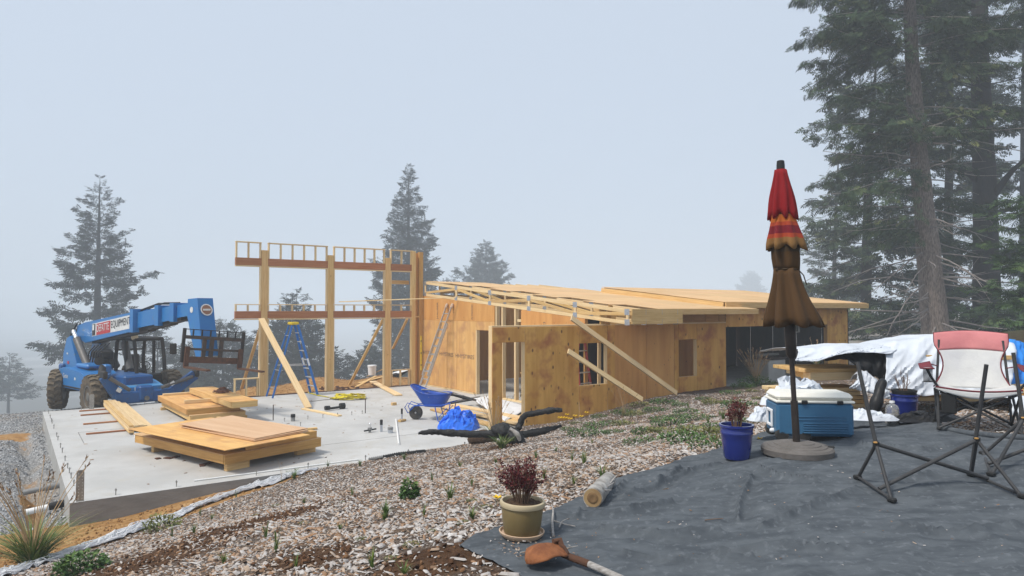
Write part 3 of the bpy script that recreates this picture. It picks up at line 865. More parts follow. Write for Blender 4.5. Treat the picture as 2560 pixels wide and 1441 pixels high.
# drain pipes out of the side of the slab
for (b, z, lab) in ((1.25, -.28, 'pale drain pipe with black sleeve leaving the slab side, nearest the corner'), (2.6, -.26, 'grey drain pipe leaving the slab side over the trench')):
    q = thing('drain_pipe', lab, 'pipe', H(-.3, b, z))
    MB().tube([H(.02, b, z), H(-.20, b + .02, z - .03)], .06, 14).build('sleeve', 'abs_black' if b < 2 else 'pvc_grey', q, 40)
    MB().tube([H(-.18, b + .02, z - .03), H(-.52, b + .03, z - .07)], .048, 14).build('pipe', 'pvc' if b < 2 else 'pvc_grey', q, 40)

# ------------------------------------------------------------------ house
house = thing('plywood_house', 'unfinished single-storey house of bare plywood walls and timber roof', 'house', H(11.85, 1.3))
FB = 1.30
def zf(px, py, b=FB):                                      # height on the front wall plane
    a = a_at(px, b); Y = C0[1] + a * AX[1] + b * BX[1]
    return PD(px, py, Y).z
aL, aD0, aD1 = a_at(1230, FB), a_at(1256, FB), a_at(1312, FB)
aW0, aW1, aS = a_at(1447, FB), a_at(1518, FB), a_at(1537, FB)
aV0, aV1, aG0, aG1, aE = a_at(1697, FB), a_at(1742, FB), a_at(1815, FB), a_at(2068, FB), a_at(2119, FB)
ZT = 2.41
zw0, zw1 = zf(1480, 963), zf(1480, 858)
zv0, zv1 = zf(1720, 942), zf(1720, 849)
zg1 = zf(1940, 815)
PT = .016
fw = holder('front_wall', house)
# plywood sheets round the openings, each a sheet of its own
zd1 = zf(1285, 856)
sheet('plywood_sheet', aL, aD1, zd1, ZT, FB, PT, 'ply_shade', fw)
sheet('plywood_sheet', aL, aD0, -.05, zd1, FB, PT, 'ply_shade', fw)
sheet('plywood_sheet', aD1, aW0, -.12, ZT, FB, PT, 'ply_shade', fw)
sheet('plywood_sheet', aW0, aW1, zw1, ZT, FB, PT, 'ply_shade', fw)
sheet('plywood_sheet', aW0, aW1, -.12, zw0, FB, PT, 'ply_shade', fw)
sheet('plywood_sheet', aW1, aS, -.12, ZT, FB, PT, 'ply_shade', fw)
e = [aS, aS + 1.22, aS + 2.40]
for a0, a1 in zip(e, e[1:]): sheet('plywood_sheet', a0, a1, -.1, ZT, FB + .02, PT, 'ply_red', fw)
sheet('plywood_sheet', e[-1], aV0, -.1, ZT, FB + .02, PT, 'ply_shade', fw)
sheet('plywood_sheet', aV0, aV1, zv1, ZT, FB + .02, PT, 'ply_shade', fw)
sheet('plywood_sheet', aV0, aV1, -.1, zv0, FB + .02, PT, 'ply_shade', fw)
sheet('plywood_sheet', aV1, aG0, -.1, ZT, FB + .02, PT, 'ply_shade', fw)
sheet('plywood_sheet', aG0, (aG0 + aG1) / 2, zg1, 2.90, FB + .02, PT, 'ply_shade', fw)
sheet('plywood_sheet', (aG0 + aG1) / 2, aG1, zg1, 2.90, FB + .02, PT, 'ply_shade', fw)
sheet('plywood_sheet', aG1, aE, .1, 2.90, FB + .02, PT, 'ply_shade', fw)
# blocking between the rafter tails above the wall top
ab_ = 11.9
while ab_ < aG0 - .1:
    a1 = min(ab_ + .62, aG0)
    board('blocking', H(ab_, FB + .05, 2.57), H(a1 - .02, FB + .05, 2.57), .30, .04, 'lumber_gold' if ab_ > 13.5 else 'lumber', fw, up=BV)  # darker timber further along paints in the shade under the overhang
    ab_ += .62
# studs, plates and jambs behind the sheets
fr = holder('wall_frame', house)
SB = FB + .075
board('top_plate', H(aL, SB, ZT + .022), H(aG0, SB, ZT + .022), .14, .04, 'lumber_pale', fr)
for a in (aL + .02, aD1 + .02): board('stud', H(a, SB, -.05), H(a, SB, ZT), .14, .045, 'lumber_pale', fr, up=AV)
for a, z0, z1 in ((aW0 - .02, zw0, zw1), (aW1 + .02, zw0, zw1), (aV0 - .02, zv0, zv1), (aV1 + .02, zv0, zv1)):
    board('stud', H(a, SB + .012, z0 - .3), H(a, SB + .012, z1 + .2), .13, .038, 'lumber_pale', fr, up=AV)
for a0, a1, z in ((aW0, aW1, zw0 - .02), (aV0, aV1, zv0 - .02)):
    board('window_sill', H(a0, SB + .012, z), H(a1, SB + .012, z), .13, .038, 'lumber_pale', fr)
for a0, a1, z in ((aW0, aW1, zw1 + .07), (aV0, aV1, zv1 + .07), (aD0, aD1, zd1 + .07)):
    board('window_header', H(a0, SB + .012, z), H(a1, SB + .012, z), .13, .13, 'lumber_gold', fr)
k = aD1 + .5
while k < aG0 - .2:
    if not (aW0 - .1 < k < aW1 + .1 or aV0 - .1 < k < aV1 + .1):
        board('stud', H(k, SB + .012, -.05), H(k, SB + .012, ZT), .12, .04, 'lumber_gold', fr, up=AV)
    k += .61
for a in (aG0 - .03, aG1 + .06, aE - .03): board('stud', H(a, SB + .03, 0), H(a, SB + .03, 2.85), .14, .05, 'lumber_gold', fr, up=AV)
board('garage_header', H(aG0, SB + .03, zg1 + .15), H(aG1, SB + .03, zg1 + .15), .13, .28, 'lumber_gold', fr)

# side wall towards the slab
WA = 11.85
sw = holder('side_wall', house)
def zs(px, py): return PD(px, py, C0[1] + WA * AX[1] + b_at(px, WA) * BX[1]).z
def zroof(b): return 2.45 + (b - .3) * .0845              # underside of the trusses
bA, bB, bC, bD = b_at(1058, WA), b_at(1150, WA), b_at(1190, WA), b_at(1213, WA)
bE, bF = b_at(1237, WA), b_at(1303, WA)
zj, zdr = 2.44, zs(1200, 826)
def tsheet(b0, b1, z0, mat_):                             # a sheet whose top follows the slope
    mm = MB(); c = H(WA, (b0 + b1) / 2, z0)
    mm.prism([(-(b0 - b1) / 2 + .002, 0), ((b0 - b1) / 2 - .002, 0), ((b0 - b1) / 2 - .002, zroof(b0) - z0), (-(b0 - b1) / 2 + .002, zroof(b1) - z0)], c - AV * .008, BV, ZV, AV, .016)
    mm.v = [tuple(Vector(v) - c) for v in mm.v]
    me = mm.mesh('plywood_sheet', mat_)
    # local x upright so that the grain runs up the wall
    R = mat_from(ZV, BV, -AV, (0, 0, 0)).to_3x3().inverted()
    me.transform(R.to_4x4())
    return link(bpy.data.objects.new('plywood_sheet', me), mat_from(ZV, BV, -AV, c), sw)
edges = [bA, bA - 1.22, bA - 2.44, bC]
for b0, b1 in zip(edges, edges[1:]): bsheet('plywood_sheet', b1, b0, .05, zj - .004, WA, .016, 'ply_wall', sw)
for b0, b1 in ((bA, bA - 2.0), (bA - 2.0, bE)): tsheet(b0, b1, zj, 'ply_red')
bsheet('plywood_sheet', bE, bC, zdr, zj - .004, WA, .016, 'ply_wall', sw)
for b0, b1 in ((bF, bF - 1.5), (bF - 1.5, bF - 2.9)): tsheet(b0, b1, 2.16, 'ply_red')
bsheet('plywood_sheet', bF - .42, bF, .05, 2.155, WA, .016, 'ply_wall', sw)
board('bottom_plate', H(WA + .02, bA, .02), H(WA + .02, bC, .02), .16, .045, 'lumber_pale', sw)
board('bottom_plate', H(WA + .02, bE, .02), H(WA + .02, 1.4, .02), .16, .045, 'lumber_pale', sw)
board('door_jamb', H(WA + .06, bC - .02, 0), H(WA + .06, bC - .02, zdr + .1), .13, .05, 'lumber_pale', sw, up=BV)
board('door_jamb', H(WA + .06, bE + .10, 0), H(WA + .06, bE + .10, zroof(bE)), .13, .05, 'lumber_pale', sw, up=BV)
for px, z0 in ((1241, 0), (1256, 0), (1288, 0)):
    b = b_at(px, WA); board('stud', H(WA + .05, b, z0), H(WA + .05, b, zroof(b) - .01), .13, .075, 'lumber_pale', sw, up=BV)
bb = b_at(1294, WA); board('blocking', H(WA + .05, bb, zs(1294, 802)), H(WA + .05, bF, zs(1294, 802)), .13, .08, 'lumber_pale', sw)
k = bF - .4
while k > 1.5:
    board('stud', H(WA + .07, k, 0), H(WA + .07, k, zroof(k) - .02), .13, .04, 'lumber_gold', sw, up=BV); k -= .61
# grade stamps on the sheets
for px0, px1, py in ((1058, 1081, 880), (1100, 1134, 884), (1140, 1186, 889)):
    b0, b1 = b_at(px0, WA), b_at(px1, WA)
    text('grade_stamp', 'HHYSTIRES', -BV, ZV, H(WA - .0105, b0, zs(px0, py + 5)), abs(b0 - b1), .13, 'stamp', sw)
for px, z0, z1, s_ in ((1096, 2.5, 3.1, 'HAUSER'), (1183, 2.5, 3.0, 'PLYWOOD')):
    text('grade_stamp', s_, ZV, BV, H(WA - .0105, b_at(px, WA), z0), z1 - z0, .10, 'stamp', sw)
text('grade_stamp', 'DE3', ZV, BV, H(WA - .0105, b_at(1364, WA), 2.25), .22, .10, 'stamp', sw)
# rear and inner walls keep the inside dark; near-black timber paints in the shade
rw = holder('rear_wall', house)
for i in range(11):
    a0 = 11.9 + i * 1.16; sheet('plywood_sheet', a0, a0 + 1.16, 0, 3.3, 10.95, .016, 'ply_red', rw)
for i in range(9):
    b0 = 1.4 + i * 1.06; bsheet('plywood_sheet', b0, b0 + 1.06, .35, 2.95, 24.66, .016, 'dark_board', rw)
pw = holder('partition_wall', house)
for i in range(5): bsheet('plywood_sheet', 1.45 + i * .98, 1.45 + (i + 1) * .98, 0, 2.6, aG0 + .02, .016, 'ply_red', pw)
for i in range(5): bsheet('plywood_sheet', 1.45 + i * .98, 1.45 + (i + 1) * .98, 0, 2.6, aG0 + .06, .016, 'dark_board', pw)  # added second skin, its near-black colour stands in for garage shade
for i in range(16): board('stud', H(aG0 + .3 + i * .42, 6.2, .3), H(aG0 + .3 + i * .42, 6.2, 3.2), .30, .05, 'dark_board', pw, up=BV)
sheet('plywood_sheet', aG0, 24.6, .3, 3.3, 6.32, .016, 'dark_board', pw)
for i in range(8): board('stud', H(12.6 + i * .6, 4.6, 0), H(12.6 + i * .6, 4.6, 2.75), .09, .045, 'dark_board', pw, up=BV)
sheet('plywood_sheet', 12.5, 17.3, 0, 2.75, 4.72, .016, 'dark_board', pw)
gfl = MB().box((0, 0, 0), (aE - aG0 - .1, 4.85, .5), Matrix((AV, BV, ZV)).transposed())
gfl.v = [tuple(Vector(v) + H((aG0 + aE) / 2, 3.8, .16)) for v in gfl.v]
gfl.build('garage_floor', 'concrete_edge', house)

# trusses of the near roof
B0, B1 = .28, 10.88
def ztop(b): return 2.84 + (b - B0) * (3.89 - 2.84) / (B1 - B0)
def zbot(b): return zroof(b) + .05
def truss(a, detail):
    t = holder('truss', house)
    board('top_chord', H(a, B0, ztop(B0) - .05), H(a, B1, ztop(B1) - .05), .042, .095, 'lumber_pale', t)
    b0_ = B0 + .02 if a < 13.8 else 1.45
    board('bottom_chord', H(a, b0_, zbot(b0_)), H(a, B1, zbot(B1)), .042, .09, 'lumber_pale', t)
    if not detail: return t
    bs = [B0 + .03 if a < 13.8 else 1.6, 2.3 if a < 13.8 else 2.9, 4.4, 6.5, 8.6, B1 - .05]
    for i, b in enumerate(bs):
        board('web', H(a, b, zbot(b) + .04), H(a, b, ztop(b) - .09), .04, .085, 'lumber_pale', t, up=BV)
        for z, dz in ((ztop(b) - .07, 0), (zbot(b) + .01, 0)):
            board('gusset_plate', H(a - .023, b - .085, z), H(a - .023, b + .085, z), .004, .15, 'galv', t)
        if i < len(bs) - 1:
            n_ = bs[i + 1]
            if i % 2: board('web', H(a, b + .05, zbot(b) + .07), H(a, n_ - .05, ztop(n_) - .12), .038, .085, 'lumber', t)
            else: board('web', H(a, b + .05, ztop(b) - .12), H(a, n_ - .05, zbot(n_) + .07), .038, .085, 'lumber', t)
    return t
for i in range(10): truss(WA + .02 + i * .61, i < 5)
# roof sheets of the near roof, left edge still stepped
for r in range(9):
    b0 = B0 + .01 + r * 1.175; b1 = min(b0 + 1.17, B1)
    if b1 <= b0 + .1: continue
    a = WA + (1.15, .58, 1.17, .56, 1.15, .55, 1.0, .5, .1)[r]
    end = 17.35 if r < 7 else (16.2, 14.6)[r - 7]
    while a < end - .2:
        a1 = min(a + 2.44, end)
        board('roof_sheet', H(a, (b0 + b1) / 2, ztop((b0 + b1) / 2) + .011), H(a1 - .006, (b0 + b1) / 2, ztop((b0 + b1) / 2) + .011), (b1 - b0) - .005, .016, 'ply_roof', house,
              up=(Vector((0, 0, 1)) - BV * .099))
        a = a1
fa0 = a_at(1577, B0)
aQ = a_at(1703, B0)
board('fascia', H(fa0, B0 - .03, ztop(B0) - .185), H(aQ, B0 - .03, ztop(B0) - .185), .038, .39, 'lumber', house)
board('fascia', H(aQ + .004, B0 - .03, ztop(B0) - .065), H(17.3, B0 - .03, ztop(B0) - .065), .038, .15, 'lumber', house)
board('soffit_board', H(13.9, .80, 2.72), H(17.3, .80, 2.72), .95, .02, 'lumber_gold', house)
board('ceiling_board', H(aG0 + .1, 3.85, 2.78), H(24.6, 3.85, 2.78), 4.8, .02, 'dark_board', house)  # unseen near-black sheet added to keep sun out of the garage
# higher roof over the garage
def zt2(b): return 3.06 + (b - .9) * .1105
for r in range(5):
    b0 = .9 + r * 1.07; b1 = b0 + 1.07; a = 16.6
    while a < 25.0:
        a1 = min(a + 2.44, 25.1)
        board('roof_sheet', H(a, (b0 + b1) / 2, zt2((b0 + b1) / 2)), H(a1 - .006, (b0 + b1) / 2, zt2((b0 + b1) / 2)), 1.066, .018, 'ply_roof', house, up=(Vector((0, 0, 1)) - BV * .11))
        a = a1
board('fascia', H(16.6, .88, 2.965), H(25.12, .88, 2.965), .04, .175, 'lumber', house)
board('fascia', H(25.12, .9, 2.96), H(25.12, 6.25, 3.55), .04, .17, 'lumber', house)
board('fascia', H(16.6, .95, 2.96), H(16.6, 6.25, 3.53), .04, .17, 'lumber', house)
for i in range(13): board('rafter', H(16.7 + i * .68, .95, 2.97), H(16.7 + i * .68, 6.2, 3.55), .04, .15, 'lumber_gold', house)
board('soffit_board', H(17.3, 1.1, 2.88), H(25.0, 1.1, 2.88), .38, .02, 'lumber_gold', house)

# ------------------------------------------------------------------ tall window wall
tw = thing('window_wall_frame', 'tall open timber frame with red-brown headers at the back of the slab', 'wall frame', H(8.3, 11.0))
WB = 11.0
def tp(a, z): return H(a, WB, z)
pa = [a_at(p, WB) for p in (660, 825, 968)]
a_s, a_e = a_at(587, WB), a_at(1031, WB)
for a, top in zip(pa, (4.78, 4.72, 4.72)):
    board('post', tp(a, 0), tp(a, top), .14, .20, 'lumber', tw, up=AV)
    for s_ in (-1, 1):
        for z0, z1 in ((0, 2.52), (3.02, 4.24)):
            board('trimmer', tp(a + s_ * .125, z0), tp(a + s_ * .125, z1), .13, .042, 'lumber_pale', tw, up=AV)
for a0, a1, in ((a_s, pa[0] - .105), (pa[0] + .105, pa[1] - .105), (pa[1] + .105, pa[2] - .105), (pa[2] + .105, a_e)):
    for z0, z1 in ((2.54, 2.78), (4.27, 4.51)):
        board('header', tp(a0, (z0 + z1) / 2), tp(a1, (z0 + z1) / 2), .11, z1 - z0, 'header_red', tw)
        board('sill_plate', tp(a0, z0 - .025), tp(a1, z0 - .025), .12, .035, 'lumber_pale', tw)
    n_ = max(2, int(round((a1 - a0) / .41)))
    for i in range(n_ + 1):
        a = a0 + .03 + (a1 - a0 - .06) * i / n_
        board('cripple_stud', tp(a, 2.785), tp(a, 2.975), .10, .045, 'lumber_pale', tw, up=AV)
        board('cripple_stud', tp(a, 4.515), tp(a, 5.0), .10, .045, 'lumber_pale', tw, up=AV)
    board('top_plate', tp(a0, 2.995), tp(a1, 2.995), .11, .03, 'lumber_pale', tw)
    board('top_plate', tp(a0, 5.02), tp(a1, 5.02), .12, .038, 'lumber_pale', tw)
for a0, a1 in ((a_s, pa[0] - .15), (pa[2] + .16, a_e - .1)):
    board('low_rail', tp(a0, .60), tp(a1, .60), .12, .04, 'lumber_pale', tw)
    for i in range(3): board('low_stud', tp(a0 + .03 + (a1 - a0 - .06) * i / 2, .02), tp(a0 + .03 + (a1 - a0 - .06) * i / 2, .58), .09, .045, 'lumber_pale', tw, up=AV)
board('base_plate', tp(a_s, .012), tp(a_e, .012), .14, .025, 'brown_scrap', tw)
for a, top, m_ in ((a_e + .02, 5.02, 'lumber'), (a_e + .33, 5.0, 'lumber_gold')):
    board('corner_post', tp(a, 0), tp(a, top), .16, .16, m_, tw, up=AV)
board('corner_sheet', H(a_e + .17, WB + .05, 0), H(a_e + .17, WB + .05, 4.96), .16, .02, 'ply_red', tw, up=BV)
board('corner_sheet', H(a_e + .45, WB + .30, 3.4), H(a_e + .45, WB + .30, 4.98), .5, .02, 'ply_red', tw, up=AV)
board('corner_block', tp(a_e - .02, 2.56), tp(a_e + .3, 2.56), .13, .05, 'lumber', tw)
board('collar_block', H(pa[2] + .2, 11.3, 3.85), H(a_e, 11.3, 3.85), .05, .14, 'lumber', tw)
for (p0, p1) in (((649, 826), (604, 972)), ((957, 800), (872, 966)), ((1018, 798), (982, 872))):
    q0, q1 = PD(*p0, H(a_at(p0[0], 11.2), 11.2).y), PD(*p1, H(a_at(p1[0], 12.6), 12.6).y)
    board('brace', q0, q1, .10, .045, 'lumber', tw, up=BV)
# ------------------------------------------------------------------ things on the slab
def rect_frame(c, A2, B2):                                # local grid turned a little against the building grid
    return lambda u, v, z=0.0: Vector(c) + A2 * u + B2 * v + ZV * z
def turned(deg):
    r = math.radians(deg); return AV * math.cos(r) + BV * math.sin(r), BV * math.cos(r) - AV * math.sin(r)

# big floor-panel pile in front
A2, B2 = turned(17)
o3 = H(2.30, .64); L_ = rect_frame(o3, A2, B2)
pile = thing('framed_panel_pile', 'low pile of framed plywood panels on blocks, nearest on the slab', 'panel pile', o3 + A2 + B2 * 1.3)
for u, v in ((.10, .10), (.10, 2.75), (1.65, .25), (1.6, 2.9)):
    board('block', L_(u - .02, v, .07), L_(u + .42, v, .07), .10, .14, 'lumber', pile)
for v in (0, 3.3): board('frame_beam', L_(0, v, .22), L_(2.03, v, .22), .045, .16, 'lumber_gold', pile)
for u in (0.02, .68, 1.35, 2.01): board('frame_beam', L_(u, .03, .22), L_(u, 3.27, .22), .045, .15, 'lumber_gold', pile)
board('deck_sheet', L_(1.015, -.02, .307), L_(1.015, 3.38, .307), 2.06, .014, 'ply_roof', pile)
board('frame_beam', L_(.42, .03, .385), L_(1.95, .03, .385), .045, .14, 'lumber_gold', pile)
board('frame_beam', L_(1.90, .02, .385), L_(1.90, .22, .385), .11, .135, 'lumber', pile)
for u, v in ((.15, 3.2), (1.0, 3.2), (1.7, 3.2), (1.9, 1.6)): board('block', L_(u, v, .385), L_(u + .08, v, .385), .09, .14, 'lumber', pile)
def panel(c, deg, lu, lv, z, tilt, m_, t=.016):
    A3, B3 = turned(deg); c = Vector(c)
    return board('plywood_sheet', c - B3 * lv / 2 + ZV * (z - tilt[0]), c + B3 * lv / 2 + ZV * (z + tilt[0]), lu, t, m_, pile, up=ZV - A3 * tilt[1])
panel(H(2.52, 2.13), 18.5, 1.75, 3.35, .470, (.012, .0), 'ply_wall')
panel(H(2.98, 2.02), 19.5, 1.20, 2.40, .497, (.010, .0), 'ply_pink', .018)
panel(H(2.99, 2.03), 18.5, 1.20, 2.40, .521, (.014, .004), 'ply_pink', .012)
panel(H(2.97, 2.06), 21, 1.20, 2.40, .548, (.022, .010), 'ply_pink', .012)

# second pile of box panels further back
A2, B2 = turned(1.5); o3 = H(2.88, 6.40); L_ = rect_frame(o3, A2, B2)
pile = thing('framed_panel_pile', 'stack of framed plywood boxes behind the nearest panel pile', 'panel pile', o3 + A2 * .7 + B2 * 1.7)
for v in (.2, 3.1): board('block', L_(-.1, v, .04), L_(1.4, v, .04), .10, .08, 'lumber', pile)
def boxp(u0, v0, lu, lv, z, h, m1, m2, deg=0.0):
    A4, B4 = turned(1.5 + deg); q = L_(u0, v0)
    f = lambda u, v, zz: q + A4 * u + B4 * v + ZV * zz
    for v in (0, lv): board('frame_beam', f(0, v, z + h / 2), f(lu, v, z + h / 2), .04, h, m1, pile)
    for k in range(3): board('frame_beam', f(lu * k / 2, .025, z + h / 2), f(lu * k / 2, lv - .025, z + h / 2), .04, h - .004, m1, pile)
    board('deck_sheet', f(lu / 2, -.01, z + h + .008), f(lu / 2, lv + .01, z + h + .008), lu + .04, .014, m2, pile)
boxp(.0, 0, 1.30, 3.45, .08, .13, 'lumber', 'ply_roof')
boxp(-.05, .12, 1.25, 3.4, .225, .13, 'lumber_gold', 'ply_wall', .6)
board('plank', L_(.0, 3.35, .40), L_(1.1, 3.35, .40), .12, .06, 'lumber_pale', pile)
board('plank', L_(.10, 1.2, .42), L_(1.1, 1.15, .42), .10, .09, 'lumber_pale', pile)
boxp(.80, -.62, .62, 3.9, .40, .14, 'lumber', 'ply_wall', 1.5)
c = L_(1.12, 1.45, .562)
m = MB()
for k in range(26):
    a_, r_ = random.uniform(0, 6.28), random.uniform(.05, .2)
    p = [c + Vector((math.cos(a_ + j * .7) * r_ * (1.0 + .4 * math.sin(j)), math.sin(a_ + j * .7) * r_, .02 + .14 * math.exp(-((r_ / .12) ** 2)) + .02 * math.sin(j * 2 + k))) for j in range(6)]
    m.tube(p, .013, 5)
tag(m.build('cable_heap', 'brown_scrap', origin=c, smooth=60), 'dark tangled cable heap on top of the rear panel stack', 'cable')

# lumber stack on stickers by the slab corner
o3 = H(1.50, 5.7); L_ = rect_frame(o3, AV, BV)
st = thing('lumber_stack', 'neat stack of long pale boards on stickers at the slab corner', 'lumber stack', o3 + BV * 2)
for v in (.6, 2.2, 3.9, 4.8): board('sticker', L_(-.85 + .12 * v * .3, v, .02), L_(.5, v, .02), .06, .035, 'header_red', st)
for k, u in enumerate((0, .10, .20, .30)):
    for j in range(4 if k < 3 else 3):
        off = random.uniform(-.06, .06) + (.15 if k == 3 else 0)
        board('plank', L_(u + random.uniform(-.006, .006), .0 + off, .06 + j * .043), L_(u, 5.35 + off * .6, .06 + j * .043), .095, .039, 'lumber_pale' if (j + k) % 3 else 'lumber', st)
for j in range(2): board('plank', L_(.40 + j * .02, .3, .05 + j * .042), L_(.42 + j * .02, 5.4, .05 + j * .042), .14, .039, 'lumber_pale', st)

# single planks
def plank(p0, p1, w, t, m_, label, up=ZV):
    return tag(board('plank', p0, p1, w, t, m_, up=up), label, 'plank')
plank(PD(653, 797, H(a_at(653, 10.6), 10.6).y), H(6.14, 7.25, .04), .19, .045, 'lumber_pale', 'wide brace plank propped from window wall header to the slab', up=-BV + ZV * .5)
plank(H(6.0, 7.3, .02), H(6.35, 5.45, .02), .12, .04, 'lumber_pale', 'short plank lying at the foot of the wide brace plank')
plank(H(10.55, 12.6, .06), H(9.55, 8.4, .03), .24, .045, 'lumber_pale', 'long plank lying from the window wall base towards the wheelbarrow')
plank(H(4.3, 3.95, .03), H(5.15, 3.9, .03), .10, .04, 'lumber', 'short timber offcut lying just behind the nearest panel pile')
plank(P(979, 1014) + ZV * .04, P(990, 1013) + ZV * .04, .1, .08, 'lumber', 'small wood block on the slab left of the wheelbarrow')
plank(P(998, 1056) + ZV * .03, P(1012, 1053) + ZV * .03, .1, .05, 'lumber', 'small wood block on the slab beside the slim black-capped stub')
# long braces against the front wall
def brace(p0, b0, p1, w, label):
    top = PD(*p0, H(a_at(p0[0], b0), b0).y); bot = PD(*p1, H(a_at(p1[0], .55), .55).y)
    return plank(top, bot, w, .045, 'lumber_pale', label, up=-BV + ZV * .4)
brace((1428, 795), 1.12, (1692, 984), .15, 'longer brace plank slanting from the wall top down to the bank')
brace((1420, 878), .95, (1606, 1000), .14, 'shorter brace plank slanting across the window opening to the bank')
plank(PD(1527, 764, H(a_at(1527, 1.1), 1.1).y), PD(1519, 812, H(a_at(1519, 1.2), 1.2).y), .14, .04, 'lumber_gold', 'short board standing upright at the low end of the roof trusses', up=-BV)
# the pale rail that points from the wall frame to the roof
tag(board('rail_strip', H(8.45, 10.82, 3.10), PD(1140, 744, H(WA - .1, b_at(1140, WA - .1)).y), .05, .035, 'lumber_pale'), 'long thin pale strip running from window wall frame to the roof edge', 'timber strip')

# ---------------- blue step ladder
ld = thing('step_ladder', 'blue fibreglass step ladder with yellow top in front of the window wall', 'ladder')
hL, wT, wB, sp = 2.36, .30, .62, .74
for s_ in (-1, 1):
    board('rail', (sp, s_ * wB / 2, .02), (.10, s_ * wT / 2, hL), .075, .03, 'ladder_blue', ld, up=(0, 1, 0))
    board('rear_rail', (-sp, s_ * wB / 2 * .95, .02), (-.08, s_ * wT / 2, hL - .05), .055, .028, 'ladder_blue', ld, up=(0, 1, 0))
    board('foot', (sp - .03, s_ * wB / 2, .01), (sp + .05, s_ * wB / 2, .01), .06, .035, 'rubber', ld)
    board('spreader', (-.42, s_ * .23, 1.02), (.40, s_ * .23, 1.02), .01, .03, 'aluminium', ld)
    board('label', (sp * .58 + .10 * .42, s_ * (.50 * wB * .58 + .42 * wT * .5) - .018, hL * .42), (.10 * .52 + sp * .48, s_ * (.5 * wB * .48 + .5 * wT * .52) - .018, hL * .52), .06, .002, 'plastic_white', ld, up=(0, 1, 0))
for k in range(7):
    t = (k + 1) / 8.0; x = sp + (.10 - sp) * t; w = wB + (wT - wB) * t
    board('step', (x, -w / 2, hL * t), (x, w / 2, hL * t), .085, .028, 'aluminium', ld)
for t in (.14, .38, .62, .86):
    x = -sp + (sp - .08) * t; w = wB * .95 + (wT - wB * .95) * t
    board('rear_brace', (x, -w / 2, (hL - .05) * t), (x, w / 2, (hL - .05) * t), .03, .02, 'aluminium', ld)
MB().bbox((.01, 0, hL + .02), (.26, .36, .09), .02).build('top_cap', 'yellow', ld)
place(ld, H(6.72, 10.42), math.atan2(AX[1], AX[0]) + .03)

# ---------------- aluminium extension ladder leaning on the side wall
ex = thing('extension_ladder', 'aluminium extension ladder leaning against the plywood side wall', 'ladder', H(10.75, 8.95))
f0, f1 = H(10.72, 9.05, .0), H(WA - .03, 8.93, 2.93)
ux = (f1 - f0).normalized(); nrm = ux.cross(BV).normalized()
for sec, (t0, t1, off, hw) in enumerate(((0, .80, 0, .21), (.18, 1.0, .055, .185))):
    for s_ in (-1, 1):
        p = f0 + BV * s_ * hw + nrm * off
        board('rail', p + (f1 - f0) * t0, p + (f1 - f0) * t1, .028, .065, 'aluminium', ex, up=nrm)
    n_ = int((f1 - f0).length * (t1 - t0) / .305)
    for k in range(n_):
        c = f0 + nrm * off + (f1 - f0) * t0 + ux * (.15 + k * .305)
        o_ = MB().tube([c - BV * hw, c + BV * hw], .016, 8).build('rung', 'aluminium', ex, 40)
for s_ in (-1, 1):
    c = f1 + BV * s_ * .185 + nrm * .055
    MB().tube([c - ux * .06, c + ux * .05, c + ux * .10], [.05, .055, .03], 10).build('end_pad', 'saucer', ex, 60)
    board('foot', f0 + BV * s_ * .21 - AV * .05 + ZV * .012, f0 + BV * s_ * .21 + AV * .05 + ZV * .012, .07, .024, 'rubber', ex)

# yellow spirit level on the corner post
q0, q1 = PD(1053, 926, H(11.5, b_at(1053, 11.5)).y), PD(1053, 840, H(11.5, b_at(1053, 11.5)).y)
lv = thing('spirit_level', 'yellow spirit level standing against the corner post', 'level', q0)
board('body', q0, q1, .06, .03, 'yellow', lv, up=BV)
for t in (.15, .5, .85): board('vial', q0.lerp(q1, t - .03) - BV * .014 - AV * .012, q0.lerp(q1, t + .03) - BV * .014 - AV * .012, .03, .012, 'sign_black', lv, up=BV)

# ---------------- red ladder inside the window, trestle and chair-like tools inside the door
rl = thing('red_step_ladder', 'red step ladder standing inside behind the window opening', 'ladder')
for s_ in (-1, 1):
    board('rail', (.34, s_ * .27, 0), (.04, s_ * .15, 2.3), .07, .03, 'ladder_red', rl, up=(0, 1, 0))
    board('rear_rail', (-.5, s_ * .25, 0), (-.05, s_ * .15, 2.25), .05, .03, 'ladder_red', rl, up=(0, 1, 0))
for k in range(7):
    t = (k + 1) / 8; board('step', (.34 - .30 * t, -.27 + .12 * t, 2.3 * t), (.34 - .30 * t, .27 - .12 * t, 2.3 * t), .085, .03, 'aluminium', rl)
MB().bbox((0, 0, 2.31), (.2, .34, .07), .015).build('top_cap', 'ladder_red', rl)
place(rl, H((aW0 + aW1) / 2 + .05, 1.95), math.atan2(AX[1], AX[0]) - 1.45)
plank(H(aW1 - .02, 1.62, .05), H(aW1 - .10, 1.5, 2.3), .11, .04, 'lumber_pale', 'pale board leaning inside the window opening beside the red ladder', up=BV)
tr = thing('work_trestle', 'folding trestle table seen through the studs inside the house', 'trestle')
board('top', (-.5, 0, .78), (.5, 0, .78), .5, .04, 'ply_wall', tr)
for s_ in (-1, 1):
    for k in (-1, 1): board('leg', (s_ * .4, k * .05, .76), (s_ * .45, k * .28, 0), .04, .03, 'dark_steel', tr, up=(1, 0, 0))
place(tr, H(13.1, 5.6), .5)
sw_ = thing('mitre_saw', 'yellow and black mitre saw on the trestle inside the house', 'saw')
MB().bbox((0, 0, .05), (.4, .4, .1), .02).build('base', 'dark_steel', sw_)
MB().lathe([(.13, -.03), (.13, .03)], 20, (0, 0, .28), (0, 1, 0)).build('guard', 'yellow', sw_, 40)
MB().bbox((.1, 0, .38), (.28, .1, .1), .03).build('motor', 'yellow', sw_)
